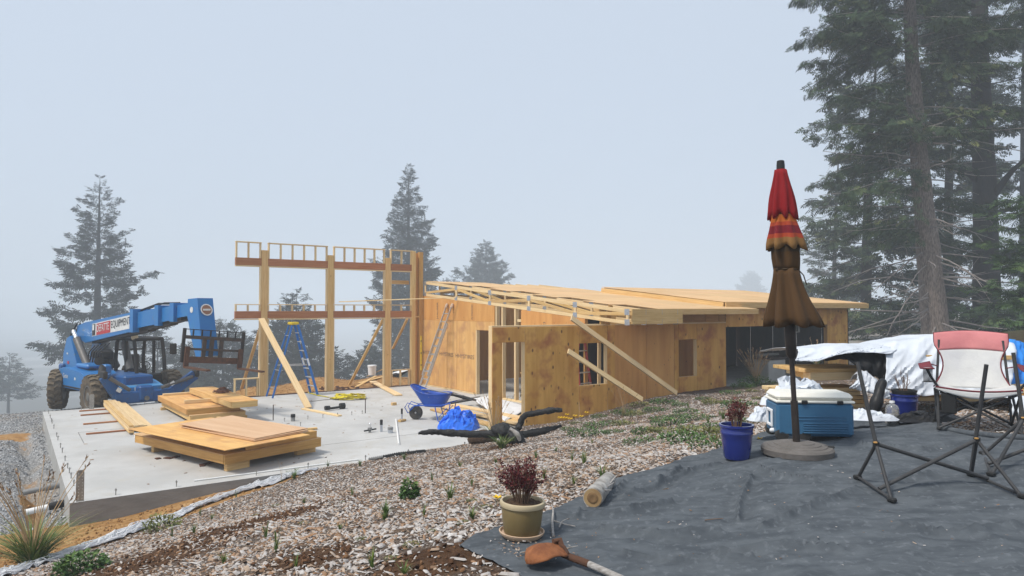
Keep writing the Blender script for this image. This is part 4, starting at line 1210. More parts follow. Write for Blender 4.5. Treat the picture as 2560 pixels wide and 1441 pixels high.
place(sw_, H(13.1, 5.6, .80), .9)

# ---------------- wheelbarrow
wb = thing('wheelbarrow', 'blue steel wheelbarrow with a pale handle, parked on the slab', 'wheelbarrow')
def tray(u, v):
    th = 2 * math.pi * u; cx, cy = math.cos(th), math.sin(th)
    sx = (.52 if cx < 0 else .42); k = (abs(cx) ** 3 + abs(cy) ** 3) ** (-1 / 3)
    X, Y = cx * k, cy * k
    s_ = .55 + .45 * v
    x = X * sx * s_ - .10 * v * (X < 0) * 1.2; y = Y * .33 * s_
    return Vector((x + .05, y, .36 + .34 * v + (.20 * v if X < 0 else 0) * abs(X) ** 1.5))
m = MB(); m.grid(tray, 33, 8)
m.add([tray(i / 32, 0) for i in range(32)], [tuple(range(32))])
m.build('tray', 'barrow_blue', wb, 50, solid=.006)
MB().tube([tray(i / 32, 1) for i in range(33)], .012, 6).build('tray_rim', 'barrow_blue', wb, 60)
for s_ in (-1, 1):
    MB().tube([(-.62, s_ * .05, .24), (-.45, s_ * .16, .38), (.3, s_ * .24, .42), (.62, s_ * .27, .50)], .017, 8).build('frame_tube', 'barrow_blue', wb, 60)
    MB().tube([(.55, s_ * .265, .48), (1.15, s_ * .31, .60)], .022, 8).build('handle', 'deadwood' if s_ > 0 else 'black_paint', wb, 60)
    MB().tube([(.10, s_ * .22, .41), (.20, s_ * .24, .02), (.44, s_ * .24, .02), (.52, s_ * .25, .46)], .014, 8).build('leg', 'barrow_blue', wb, 60)
    MB().tube([(.22, s_ * .24, .12), (.44, s_ * .25, .36)], .010, 6).build('leg_brace', 'barrow_blue', wb, 60)
MB().tube([(.28, -.24, .10), (.28, .24, .10)], .010, 6).build('cross_brace', 'barrow_blue', wb, 60)
MB().tube([(-.42, -.15, .37), (-.66, -.13, .44), (-.74, -.12, .32), (-.66, -.11, .18), (-.66, .11, .18), (-.74, .12, .32), (-.66, .13, .44), (-.42, .15, .37)], .012, 6).build('nose_guard', 'barrow_blue', wb, 60)
wh = MB().lathe([(.10, -.035), (.165, -.045), (.18, -.02), (.18, .02), (.165, .045), (.10, .035)], 24, (-.48, 0, .18), (0, 1, 0)).build('wheel', 'rubber', wb, 50)
MB().lathe([(.02, -.05), (.03, -.03), (.105, -.028), (.105, .028), (.03, .03), (.02, .05)], 20, (-.48, 0, .18), (0, 1, 0)).build('rim', 'aluminium', wh, 50)
place(wb, P(1035, 1049) + Vector((.52, -.12, 0)), -.22)
for k, (l_, m_, w_, z_) in enumerate((('charred black stick lying across the wheelbarrow handles', 'char', .05, .62), ('grey shovel shaft resting in the wheelbarrow tray', 'deadwood', .022, .74))):
    p0, p1 = P(1040 + 70 * (1 - k), 1045) + ZV * z_, P(1190 - 30 * k, 1052) + ZV * (z_ - .1)
    mm = MB().tube([p0, p0.lerp(p1, .3) + ZV * .04, p0.lerp(p1, .65) + ZV * .01, p1], [w_ * .6, w_, w_ * .9, w_ * .5], 8)
    tag(mm.build('stick' if k == 0 else 'shovel_shaft', m_, origin=p0, smooth=60), l_, 'stick' if k == 0 else 'shovel')

# ---------------- crumpled cloth generator
def heap(name, c, rx, ry, h, m_, seed, label, cat, rz=0.0, amp=.45, fr=3.0, nu=76, nv=0, parent=None):
    c = Vector(c); cs, sn = math.cos(rz), math.sin(rz)
    def f(u, v):
        x, y = 2 * u - 1, 2 * v - 1
        e = 1 + .22 * mnoise.noise(Vector((x * 1.3 + seed, y * 1.3, seed)))
        X, Y = x * math.sqrt(1 - y * y / 2) * e, y * math.sqrt(1 - x * x / 2) * e
        r = min(math.hypot(X, Y) / e, 1)
        w = mnoise.noise(Vector((X * 1.6 + seed, Y * 1.6, seed * 2))) * .6
        n1 = mnoise.noise(Vector((X * fr * .5 + seed, Y * fr * .5 + w, seed * 1.7)))
        n2 = (1 - abs(mnoise.noise(Vector((X * fr + seed + w, Y * fr - w, seed))))) ** 2
        n3 = (1 - abs(mnoise.noise(Vector((X * fr * 2.3 + seed - w, Y * fr * 2.3 + w, seed * .6))))) ** 2
        z = h * (1 - r ** 3.2) * (.45 + .55 * amp * n1 + .38 * n2 + .24 * n3)
        s_ = h * .16 * (1 - r ** 4)
        X2 = X * rx + s_ * mnoise.noise(Vector((X * fr * 1.3, Y * fr * 1.3, seed + 5))) * 2; Y2 = Y * ry + s_ * mnoise.noise(Vector((X * fr * 1.3, Y * fr * 1.3, seed + 9))) * 2
        return c + Vector((X2 * cs - Y2 * sn, X2 * sn + Y2 * cs, max(z, .004)))
    nu = 24
    o = MB().grid(f, nu, nu).build(name, m_, parent, None, origin=c if parent is None else None)
    return tag(o, label, cat) if label else o
heap('blue_tarp', P(1148, 1072), .52, .36, .46, 'tarp_blue', 3.1, 'crumpled glossy blue tarp heaped on the slab by the door opening', 'tarp', .1, .55, 5.6, 90, 60)

# planks and white sheeting inside the door opening
for k, (p0, p1, w, t, z, m_) in enumerate((((1095, 1016), (1320, 1062), .24, .045, .13, 'lumber_pale'), ((1100, 1022), (1300, 1068), .22, .045, .08, 'lumber_pale'), ((1085, 1026), (1250, 1072), .26, .045, .03, 'lumber'))):
    plank(P(*p0) + ZV * z, P(*p1) + ZV * z, w, t, m_, ('top', 'middle', 'bottom')[k] + ' plank of the loose stack lying by the door opening')
plank(P(1149, 1019) + ZV * .18, P(1172, 1014) + ZV * .18, .14, .06, 'lumber', 'short block lying on the loose planks behind the blue tarp')
plank(P(1283, 1062) + ZV * .05, P(1318, 1046) + ZV * .05, .26, .12, 'lumber', 'short thick offcut lying at the foot of the door stud')
def sheetgrid(name, pts, n, bend, m_, label, cat, solid=.003, seed=0.0, w=.02):
    p = [Vector(q) for q in pts]
    def f(u, v):
        q = (p[0] * (1 - u) + p[1] * u) * (1 - v) + (p[3] * (1 - u) + p[2] * u) * v
        return q + ZV * (bend * math.sin(math.pi * u) * math.sin(math.pi * v) + w * mnoise.noise(Vector((u * 4 + seed, v * 4, seed))) + w * .5 * mnoise.noise(Vector((u * 11 + seed, v * 9, seed))))
    return tag(MB().grid(f, n, n).build(name, m_, origin=p[0], smooth=40, solid=solid), label, cat)
sheetgrid('white_sheeting', (P(1180, 1014) + ZV * .2, P(1225, 1002) + ZV * .15, P(1325, 1030) + ZV * .12, P(1262, 1064) + ZV * .1), 26, .05, 'paper', 'white plastic sheeting spread over the loose planks inside the door', 'sheeting', seed=2)

# ---------------- yellow lifting strap
m = MB(); c = P(872, 998)
def ribbon(pts, w):
    for i in range(len(pts) - 1):
        p, q = Vector(pts[i]), Vector(pts[i + 1]); m.beam(p, q + (q - p) * .15, w, .008, up=ZV + Vector((random.uniform(-.8, .8), random.uniform(-.8, .8), 0)))
t_ = [c + Vector((.42 * math.cos(k * .55) * (1 + .3 * math.sin(k * 1.3)), .34 * math.sin(k * .55 + .3 * math.sin(k)), .03 + .045 * (1 + math.sin(k * .9)))) for k in range(56)]
ribbon(t_, .085)
ribbon([P(770, 983) + ZV * .02, P(795, 990) + ZV * .02, P(818, 994) + ZV * .02, P(845, 996) + ZV * .03], .06)
tag(m.build('lifting_strap', 'strap_yellow', origin=c), 'yellow webbing strap coiled loosely on the slab', 'strap')
tag(MB().tube([P(770, 1006) + ZV * .01, P(800, 1002) + ZV * .01, P(830, 999) + ZV * .01], .012, 5).build('cord', 'deadwood', origin=P(800, 1002)), 'thin tan cord trailing from the yellow strap to the brace plank', 'cord')

# scraps behind and under the window wall
for k, (px, py, l_, w_, rz, m_) in enumerate(((935, 948, 1.5, .16, .9, 'lumber'), (960, 944, 1.2, .5, .5, 'dark_board'), (915, 958, 1.3, .12, 1.2, 'lumber'), (985, 940, 1.1, .7, .3, 'paper'), (1005, 938, .7, .5, .9, 'tarp_black'), (945, 938, 1.0, .1, -.3, 'lumber'))):
    c = P(px, py, .10); d = Vector((math.cos(rz), math.sin(rz), .12)) * l_ / 2
    tag(board('scrap_board' if 'paper' not in m_ and 'tarp' not in m_ else 'scrap_sheet', c - d, c + d + ZV * .06 * k, w_, .02, m_), ('sawn timber scrap lying outside the window wall nearest the right braces', 'dark board lying in the scrap heap outside the window wall', 'thin timber scrap at the left end of the scrap heap',
        'white sheet lying in the scrap heap outside the window wall', 'black sheet beside the corner post in the scrap heap', 'thin lath sticking up out of the scrap heap')[k], 'scrap')
c = P(930, 938, .12)
wbk = thing('white_bucket', 'white bucket lying on the scrap heap outside the window wall', 'bucket', c)
MB().lathe([(.15, 0), (.18, .36), (.195, .36), (.195, .38)], 18, c).build('body', 'plastic_white', wbk, 40)
MB().lathe([(.19, .38), (.18, .41), (.0, .415)], 18, c).build('lid', 'plastic_white', wbk, 40)
m = MB()
for k in range(30):
    p = P(random.uniform(800, 900), random.uniform(968, 975)); m.box(p + ZV * .02, (random.uniform(.03, .12), random.uniform(.03, .1), .04), Matrix.Rotation(random.uniform(0, 3), 3, 'Z'))
tag(m.build('bark_litter', 'brown_scrap', origin=P(850, 972)), 'dark litter swept along the window wall base plate', 'litter', kind='stuff')
m = MB()
for (px, py) in ((420, 1147), (395, 1148), (440, 1144), (520, 1160), (505, 1165)):
    m.bbox(P(px, py) + ZV * .012, (random.uniform(.08, .25), .09, .02), .005, Matrix.Rotation(random.uniform(0, 3), 3, 'Z'))
tag(m.build('bark_litter', 'brown_scrap', origin=P(450, 1150)), 'dark bark litter on the slab below the nearest panel pile', 'litter', kind='stuff')

# ---------------- charred branches on the bank, black hose
def limb(m, pts, rr, n=14, seed=0.0, sub=6, amp=.25):
    pts = [Vector(p) for p in pts]; P2, R2 = [], []
    for i in range(len(pts) - 1):
        p_1, p0, p1, p2 = pts[max(i - 1, 0)], pts[i], pts[i + 1], pts[min(i + 2, len(pts) - 1)]
        for k in range(sub):
            t = k / sub
            P2.append(.5 * (2 * p0 + (p1 - p_1) * t + (2 * p_1 - 5 * p0 + 4 * p1 - p2) * t * t + (3 * p0 - p_1 - 3 * p1 + p2) * t ** 3))
            R2.append((rr[i] * (1 - t) + rr[i + 1] * t) * (1 + min(amp, .22) * mnoise.noise(Vector((i + t, seed, seed * 2)) * 2.3)))
    P2.append(pts[-1]); R2.append(rr[-1])
    o = len(m.v); m.tube(P2, R2, n)
    for j in range(o, len(m.v)):
        v = Vector(m.v[j]); m.v[j] = tuple(v + mnoise.noise_vector(v * 16 + Vector((seed, 0, 0))) * amp * .26 * max(rr) + mnoise.noise_vector(v * 45 + Vector((seed, 0, 0))) * amp * .16 * max(rr))
Yc = 13.2
ch = thing('charred_branch', 'burnt black branched tree limb lying on the bank edge in front of the door', 'branch', PD(1275, 1105, Yc))
m = MB(); limb(m, [PD(1046, 1084, Yc - .1), PD(1075, 1080, Yc - .1), PD(1130, 1083, Yc), PD(1200, 1086, Yc), PD(1260, 1085, Yc)], [.025, .052, .070, .072, .085], seed=1, amp=.7, sub=14, n=18); m.build('long_limb', 'char', ch, 70)
m = MB(); limb(m, [PD(1230, 1078, Yc), PD(1262, 1080, Yc), PD(1292, 1100, Yc - .05), PD(1306, 1118, Yc - .1)], [.08, .16, .165, .08], seed=2, amp=.6, sub=12, n=20); m.build('stump', 'char', ch, 70)
m = MB(); limb(m, [PD(1290, 1082, Yc), PD(1300, 1062, Yc + .05), PD(1312, 1040, Yc + .05), PD(1345, 1032, Yc + .1), PD(1382, 1026, Yc + .1), PD(1406, 1026, Yc + .1)], [.05, .06, .052, .058, .058, .034], seed=3, amp=.95, sub=14, n=18); m.build('raised_limb', 'char', ch, 70)
m = MB(); limb(m, [PD(1292, 1090, Yc), PD(1325, 1084, Yc + .1), PD(1360, 1077, Yc + .2), PD(1404, 1065, Yc + .3)], [.05, .075, .062, .025], seed=4, amp=.8, sub=12, n=18); m.build('low_limb', 'char', ch, 70)
m = MB(); limb(m, [PD(1275, 1072, Yc - .14), PD(1292, 1085, Yc - .20), PD(1300, 1102, Yc - .20)], [.03, .05, .03], seed=5); m.build('bare_wood', 'deadwood', ch, 70)
m = MB(); hp = [PD(922, 1153, 12.9), PD(960, 1146, 12.95), PD(1000, 1138, 13.1), PD(1040, 1134, 13.2), PD(1062, 1132, 13.3)]
for k in range(60):
    t = k / 60 * 4; i = int(t); p = hp[i].lerp(hp[i + 1], t - i); m.tube([p, p + (hp[i + 1] - hp[i]).normalized() * .011], .062 if k % 2 else .052, 10)
tag(m.build('drain_hose', 'hose_black', origin=hp[2], smooth=40), 'black ribbed drain hose lying along the slab front edge', 'hose')

# ---------------- white net along the foot of the bank
m = MB(); m2 = MB()
line = [G(-60, 1462), G(60, 1425), G(200, 1378), G(330, 1330), G(470, 1280), G(600, 1232), G(700, 1200), G(790, 1176)]
def net_pt(u, v):
    s_ = u * (len(line) - 1); i = min(int(s_), len(line) - 2); p = line[i].lerp(line[i + 1], s_ - i)
    d = (line[i + 1] - line[i]).normalized(); nn = Vector((d.y, -d.x, 0))
    w = .19 - .11 * u + .06 * math.sin(u * 17) + .03 * math.sin(u * 41)
    q = p + nn * (v - .5) * 2 * w + d * .04 * math.sin(v * 9 + u * 50)
    z = gz1(q.x, q.y) + .025 + .012 * (1 - abs(2 * v - 1)) + .04 * mnoise.noise(Vector((u * 40, v * 5, 1))) + .025 * abs(mnoise.noise(Vector((u * 160, v * 14, 2))))
    return Vector((q.x, q.y, z))
m.grid(net_pt, 150, 10)
netb = m.build('erosion_net', 'netting', smooth=30, origin=line[3], solid=.004)
tag(netb, 'white fibre erosion net along the foot of the planted bank', 'netting')
for k in range(260):
    v0 = random.random(); u0 = random.random() * .93; L2 = random.uniform(.02, .07); dv = random.uniform(-.3, .3)
    m2.tube([net_pt(u0 + L2 * t, min(max(v0 + dv * t + .05 * math.sin(t * 7 + k), -.1), 1.1)) + ZV * (.012 + .02 * math.sin(3 * t)) for t in (0, .2, .4, .6, .8, 1)], .0045, 4)
m2.build('net_strand', 'paper', netb, origin=line[3])

# sawdust and offcut chips on the slab
rgs = np.random.default_rng(8); n = 170
ca, cb2 = rgs.uniform(.4, 10.5, n), rgs.uniform(.4, 10.6, n); ok = (ca < 8) | (cb2 > 2)
Ts = np.array([list(H(a, b, .003)) for a, b in zip(ca[ok], cb2[ok])]); n = len(Ts); tt = rgs.uniform(0, 6.28, n); Ls = rgs.uniform(.02, .10, n) * rgs.random(n) + .015
Rs = rot_basis(np.stack([np.cos(tt), np.sin(tt), np.zeros(n)], 1), np.array([0, 0, 1.0])[None].repeat(n, 0)) * np.stack([Ls, Ls * rgs.uniform(.2, .6, n), np.full(n, .008)], 1)[:, None, :]
tag(link(bpy.data.objects.new('slab_litter', inst_mesh('slab_litter', CHIP_V, CHIP_F, Rs, Ts, 'chips', rgs.uniform(.05, .6, n)))), 'small wood offcuts and debris scattered on the slab', 'litter', kind='stuff')
# ------------------------------------------------------------------ telehandler (x forward, y left, z up from the ground)
th = thing('telehandler', 'blue telescopic handler with boom raised, parked behind the slab', 'telehandler')
WX, WY, WR = 1.5, 1.08, .65
def wheel(x, y, steer):
    hub = bpy.data.objects.new('wheel', None)
    Mw = Matrix.Translation((x, y, WR)) @ Matrix.Rotation(steer, 4, 'Z')
    link(hub, Mw, th)
    m = MB()
    m.lathe([(.30, -.15), (.36, -.18), (.55, -.20), (.60, -.17), (.615, 0), (.60, .17), (.55, .20), (.36, .18), (.30, .15)], 40, (0, 0, 0), (0, 1, 0))
    t = link(bpy.data.objects.new('tyre', m.mesh('tyre', 'tyre', 50)), Mw, hub)
    m = MB(); n = 20
    for k in range(n):
        for s_ in (-1, 1):
            a0 = 2 * math.pi * (k + (.5 if s_ > 0 else 0)) / n
            pts = [(a0 - .02, .01), (a0 + .10, .01), (a0 + .20, s_ * .11), (a0 + .17, s_ * .205), (a0 + .04, s_ * .205), (a0 + .06, s_ * .11)]
            vs = []
            for r in (.585, .655):
                for a, yy in pts:
                    rr = r - (.03 if abs(yy) > .15 else 0)
                    vs.append((rr * math.cos(a), yy if r < .6 else yy * .96, rr * math.sin(a)))
            m.add(vs, [(6, 7, 8, 11), (8, 9, 10, 11)] + [(i, (i + 1) % 6, 6 + (i + 1) % 6, 6 + i) for i in range(6)])
    link(bpy.data.objects.new('tread', m.mesh('tread', 'tyre_tread')), Mw, hub)
    m = MB()
    so = 1 if y > 0 else -1
    m.lathe([(.31, -.16), (.32, -.13), (.27, -.05), (.25, .06), (.16, .09), (.12, .16), (.0, .17)], 28, (0, 0, 0), (0, so, 0))
    m.lathe([(.30, -.17), (.33, -.17), (.33, .17), (.30, .17), (.29, .10), (.29, -.10)], 28, (0, 0, 0), (0, so, 0))
    for k in range(8):
        a = 2 * math.pi * k / 8; m.tube([(.19 * math.cos(a), so * .06, .19 * math.sin(a)), (.19 * math.cos(a), so * .115, .19 * math.sin(a))], .022, 6)
    link(bpy.data.objects.new('rim', m.mesh('rim', 'rim_grey', 40)), Mw, hub)
for x, y, s_ in ((WX, -WY, -.05), (WX, WY + .08, -.05), (-WX, -WY, -.50), (-WX, WY, -.5)): wheel(x, y, s_)
for x in (-WX, WX):
    MB().tube([(x, -.9, WR), (x, -.3, WR), (x, .3, WR), (x, .9, WR)], [.10, .15, .15, .10], 12).build('axle', 'black_paint', th, 50)
# chassis
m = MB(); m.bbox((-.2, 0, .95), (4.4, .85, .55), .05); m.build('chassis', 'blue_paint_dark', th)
m = MB(); m.prism([(-2.65, .55), (-1.55, .55), (-1.25, 1.35), (-1.6, 1.85), (-2.0, 2.35), (-2.3, 2.25), (-2.6, 1.7)], (0, -.62, 0), (1, 0, 0), (0, 0, 1), (0, 1, 0), .28)
m.prism([(-2.65, .55), (-1.55, .55), (-1.25, 1.35), (-1.6, 1.85), (-2.0, 2.35), (-2.3, 2.25), (-2.6, 1.7)], (0, .20, 0), (1, 0, 0), (0, 0, 1), (0, 1, 0), .28)
m.build('rear_tower', 'blue_paint', th)
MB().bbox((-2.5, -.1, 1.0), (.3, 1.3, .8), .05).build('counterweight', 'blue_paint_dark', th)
m = MB()                                                   # engine cover on the near side
m.prism([(-1.35, .75), (1.0, .75), (1.05, 1.10), (.55, 1.30), (-1.0, 1.38), (-1.35, 1.30)], (0, -1.12, 0), (1, 0, 0), (0, 0, 1), (0, 1, 0), .95)
hood = m.build('engine_cover', 'blue_paint', th)
m = MB()
for k in range(6): m.box((-1.28 + .05 * k * 1.2, -1.128, .98), (.03, .01, .22))
m.build('louvre', 'black_paint', hood)['kind'] = 'stuff'
MB().bbox((.15, -.72, 1.395), (.26, .12, .02), .01).build('vent_slot', 'sign_black', hood)
MB().bbox((-.25, -.60, 1.44), (1.0, .5, .14), .05).build('cover_hump', 'blue_paint', hood)
text('lettering', 'Genie', (1, 0, 0), (0, 0, 1), (-.95, -1.127, 1.06), .42, .15, 'sign_white', hood)
for x, z in ((.1, 1.08), (.75, .92)): MB().bbox((x, -1.127, z), (.10, .012, .08), .004).build('decal', 'sign_white', hood)
m = MB()                                                   # front deck between the wheels
m.prism([(.55, 1.16), (1.7, 1.02), (2.25, .90), (2.25, .62), (.55, .70)], (0, -.62, 0), (1, 0, 0), (0, 0, 1), (0, 1, 0), 1.24)
deck = m.build('front_deck', 'blue_paint_worn', th)
MB().bbox((2.27, -.02, .84), (.03, .42, .1), .01).build('decal', 'sign_white', deck)
MB().bbox((2.265, .1, .72), (.03, .20, .07), .008).build('decal', 'sign_white', deck)
MB().bbox((1.55, -.82, 1.0), (.9, .40, .16), .04).build('fender', 'blue_paint', th)
MB().bbox((1.1, -.60, 1.28), (.30, .22, .55), .05).build('lamp_bracket', 'blue_paint', th)
MB().bbox((1.42, -.78, 1.02), (.5, .34, .34), .02).build('battery_box', 'rust', th)
# stabiliser frame
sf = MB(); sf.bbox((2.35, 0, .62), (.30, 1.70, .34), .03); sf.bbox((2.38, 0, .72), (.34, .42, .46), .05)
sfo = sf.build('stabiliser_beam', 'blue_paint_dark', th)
MB().lathe([(.07, 0), (.07, .05)], 14, (2.55, 0, .58), (1, 0, 0)).build('pin', 'rim_grey', sfo, 40)
for y0, z0, y1, z1 in ((-.75, .55, -1.10, 1.30), (.75, .62, 1.52, 1.16)):
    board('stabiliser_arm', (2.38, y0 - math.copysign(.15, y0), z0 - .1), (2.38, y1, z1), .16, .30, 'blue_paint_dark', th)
    MB().tube([(2.50, y0 * .6, .85), (2.50, y1 * .92, z1 * .96)], .055, 10).build('stabiliser_cylinder', 'grey_tube', th, 50)
    MB().bbox((2.38, y1 + math.copysign(.03, y1), z1 + .04), (.34, .12, .22), .03).build('stabiliser_foot', 'black_paint', th)
    board('decal', (2.545, y0 * .95, z0 + .30), (2.545, y0 * 1.1, z0 + .37), .12, .005, 'sign_white', th, up=(1, 0, 0))
# cab on the far side
cab = holder('cab', th)
def pl(name, pts, r, m_='black_paint'): return MB().tube(pts, r, 8).build(name, m_, cab, 60)
x0, x1, y0, y1, zb, zt = -.35, 1.25, .22, 1.08, 1.02, 2.28
MB().bbox(((x0 + x1) / 2, (y0 + y1) / 2, .88), (x1 - x0 + .1, y1 - y0, .42), .04).build('cab_base', 'black_paint', cab)
for y in (y0, y1):
    pl('cab_post', [(x0, y, zb), (x0 - .04, y, 1.6), (x0 + .05, y, zt - .12), (x0 + .2, y, zt)], .06)
    pl('cab_post', [(x1 + .05, y, zb), (x1 - .06, y, 1.7), (x1 - .22, y, zt)], .06)
    pl('cab_post', [(.45, y, zb), (.42, y, zt - .02)], .055)
    pl('cab_rail', [(x0 + .2, y, zt), (x1 - .22, y, zt)], .06)
    pl('cab_rail', [(x0, y, zb + .02), (x1 + .05, y, zb + .02)], .035)
for x in (x0 + .2, x1 - .22): pl('roof_bar', [(x, y0, zt), (x, y1, zt)], .06)
for k in range(7): pl('roof_bar', [(x0 + .3 + k * .13, y0, zt + .01), (x0 + .3 + k * .13, y1, zt + .01)], .022)
for k in range(3): pl('guard_bar', [(.6 + k * .2, y1, zt - .03), (.6 + k * .2, y1, 1.95)], .012)
pl('guard_bar', [(.45, y1, 1.95), (1.1, y1, 1.95)], .012)
pl('roof_bar', [(x0, y0, 1.9), (x0, y1, 1.9)], .03)
pl('steering_wheel', [(.83 + .15 * .45 * math.cos(a), .64 + .17 * math.sin(a), 1.42 - .15 * .9 * math.cos(a)) for a in [k * math.pi / 8 for k in range(17)]], .013)
pl('steering_column', [(.84, .64, 1.42), (1.0, .64, 1.05)], .03)
MB().bbox((.12, .64, 1.22), (.42, .44, .12), .05).bbox((-.12, .64, 1.5), (.12, .42, .5), .05).build('seat', 'plastic_black', cab)
MB().bbox((1.2, .64, 1.08), (.2, .8, .22), .04).build('dashboard', 'black_paint', cab)
MB().lathe([(.0, -.02), (.10, -.01), (.11, .02), (.0, .03)], 16, (x1 - .2, y0, zt + .08), (1, 0, 0)).build('work_lamp', 'pot_rim', cab, 50)
MB().bbox((1.35, 1.3, 1.95), (.08, .22, .36), .03).tube([(1.15, 1.08, 1.95), (1.35, 1.3, 1.95)], .015, 6).build('mirror', 'black_paint', cab)
MB().lathe([(.0, -.02), (.12, -.015), (.13, .01), (.0, .025)], 20, (1.02, -.78, 1.66), (1, -.3, .1)).build('round_mirror', 'black_paint', th, 50)
MB().tube([(1.0, -.70, 1.50), (1.35, -.80, 1.45), (1.6, -.92, 1.05)], [.05, .10, .12], 12).build('exhaust_hose', 'black_paint', th, 60)
# boom: rises gently to the front
BY = -.10
def bz(x): return 2.53 + (x + 1.2) * .104
def boom_sec(name, xa, xb, h, w, m_):
    O = Vector((0, BY - w / 2, 0))
    return MB().prism([(xa, bz(xa) - h / 2), (xb, bz(xb) - h / 2), (xb, bz(xb) + h / 2), (xa, bz(xa) + h / 2)], O, (1, 0, 0), (0, 0, 1), (0, 1, 0), w).build(name, m_, th)
m = MB(); w = .42
m.prism([(-2.35, bz(-2.3) - .12), (-1.55, bz(-1.5) - .38), (2.35, bz(2.35) - .30), (2.35, bz(2.35) + .27), (-1.6, bz(-1.6) + .31), (-2.3, bz(-2.3) + .26)], (0, BY - w / 2, 0), (1, 0, 0), (0, 0, 1), (0, 1, 0), w)
main = m.build('main_boom', 'blue_paint', th)
bx = Vector((1, 0, .104)).normalized(); bzv = Vector((-.104, 0, 1)).normalized()
yb = BY - w / 2 - .004
def bpanel(name, xa, xb, lo, hi, m_, off=0.0, par=main):
    return MB().prism([(xa, bz(xa) + lo), (xb, bz(xb) + lo), (xb, bz(xb) + hi), (xa, bz(xa) + hi)], (0, yb - off, 0), (1, 0, 0), (0, 0, 1), (0, 1, 0), .006).build(name, m_, par)
bpanel('sign_panel', -.95, 2.2, -.21, .20, 'sign_white')
bpanel('sign_panel', -.56, .58, -.20, .17, 'sign_red', .006)
bpanel('emblem', -.92, -.66, -.19, .18, 'sign_black', .006)
bpanel('emblem', -.88, -.74, -.02, .16, 'sign_white', .012)
text('lettering', 'DEFATTE', bx, bzv, (-.50, yb - .014, bz(-.50) - .10), 1.0, .23, 'sign_white', main)
text('lettering', 'EQUIPMENT', bx, bzv, (.66, yb - .008, bz(.66) - .12), 1.46, .27, 'sign_black', main)
for x, h in ((2.38, .70), (3.95, .58), (4.85, .52)):
    MB().prism([(x - .12, bz(x) - h / 2), (x + .12, bz(x) - h / 2), (x + .12, bz(x) + h / 2), (x - .12, bz(x) + h / 2)], (0, BY - .27 * h / .62, 0), (1, 0, 0), (0, 0, 1), (0, 1, 0), .54 * h / .62).build('boom_collar', 'blue_paint', th)
boom_sec('boom_section', 2.3, 3.9, .46, .36, 'blue_paint'); boom_sec('boom_section', 3.8, 4.9, .40, .31, 'blue_paint'); boom_sec('boom_section', 4.8, 6.0, .34, .27, 'blue_paint')
for xa, xb, r in ((2.4, 4.6, .03), (3.0, 4.8, .022)):
    MB().tube([(xa, BY - .08, bz(xa) + .29), ((xa + xb) / 2, BY, bz(xb) + .27), (xb, BY + .02, bz(xb) + .27)], r, 6).build('boom_hose', 'hose_black', th, 60)
for xa, xb, z_ in ((-1.2, 3.1, -.38), (2.3, 4.5, -.31), (3.8, 5.2, -.26)):
    MB().prism([(xa, bz(xa) + z_ - .05), (xb, bz(xb) + z_), (xb, bz(xb) + z_ + .09), (xa, bz(xa) + z_ + .07)], (0, BY - .12, 0), (1, 0, 0), (0, 0, 1), (0, 1, 0), .24).build('boom_underside', 'black_paint', th)
# head that drops to the fork carriage
m = MB(); m.prism([(5.72, bz(5.7) - .17), (5.75, bz(5.8) + .26), (6.28, bz(6.2) + .24), (6.5, 2.55), (6.62, 2.02), (6.25, 1.98), (5.98, 2.45)], (0, BY - .2, 0), (1, 0, 0), (0, 0, 1), (0, 1, 0), .42)
head = m.build('boom_head', 'blue_paint', th)
MB().lathe([(.16, 0), (.16, .006)], 24, (6.37, BY + .01, bz(6.2) - .07), (1, 0, .3)).build('round_badge', 'sign_white', head)
MB().lathe([(.13, 0.004), (.13, .010)], 24, (6.37, BY + .01, bz(6.2) - .07), (1, 0, .3)).build('badge_ring', 'sign_brown', head)
MB().bbox((6.382, BY + .01, bz(6.2) - .07), (.012, .20, .05), .003).build('badge_bar', 'sign_white', head)
MB().lathe([(.08, 0), (.08, .006)], 20, (5.98, BY - .205, bz(6) - .05), (0, -1, 0)).build('round_badge', 'sign_white', head)
for s_, x0_, z0_, x1_, z1_ in ((-1, -2.05, 2.50, -.65, 1.35), (1, -2.0, 2.45, -.55, 1.35), (1, -.05, 2.40, .55, 1.30)):
    p, q = Vector((x0_, BY + s_ * .40, z0_)), Vector((x1_, BY + s_ * .40, z1_))
    MB().tube([p.lerp(q, .22), q], .115, 14).build('lift_cylinder', 'grey_tube', th, 50)
    MB().tube([p, p.lerp(q, .25)], .07, 12).build('piston_rod', 'chrome', th, 50)
for k in range(4): MB().tube([(-2.4, BY - .3 + .1 * k, 1.9), (-2.62, BY - .3 + .1 * k, 2.35), (-2.2, BY - .25 + .1 * k, 2.75)], .03, 6).build('rear_hose', 'hose_black', th, 60)
MB().bbox((-1.1, BY + .25, 1.65), (.5, .3, .5), .05).bbox((-.6, BY, 1.75), (.9, .4, .25), .05).build('hydraulic_block', 'black_paint', th)
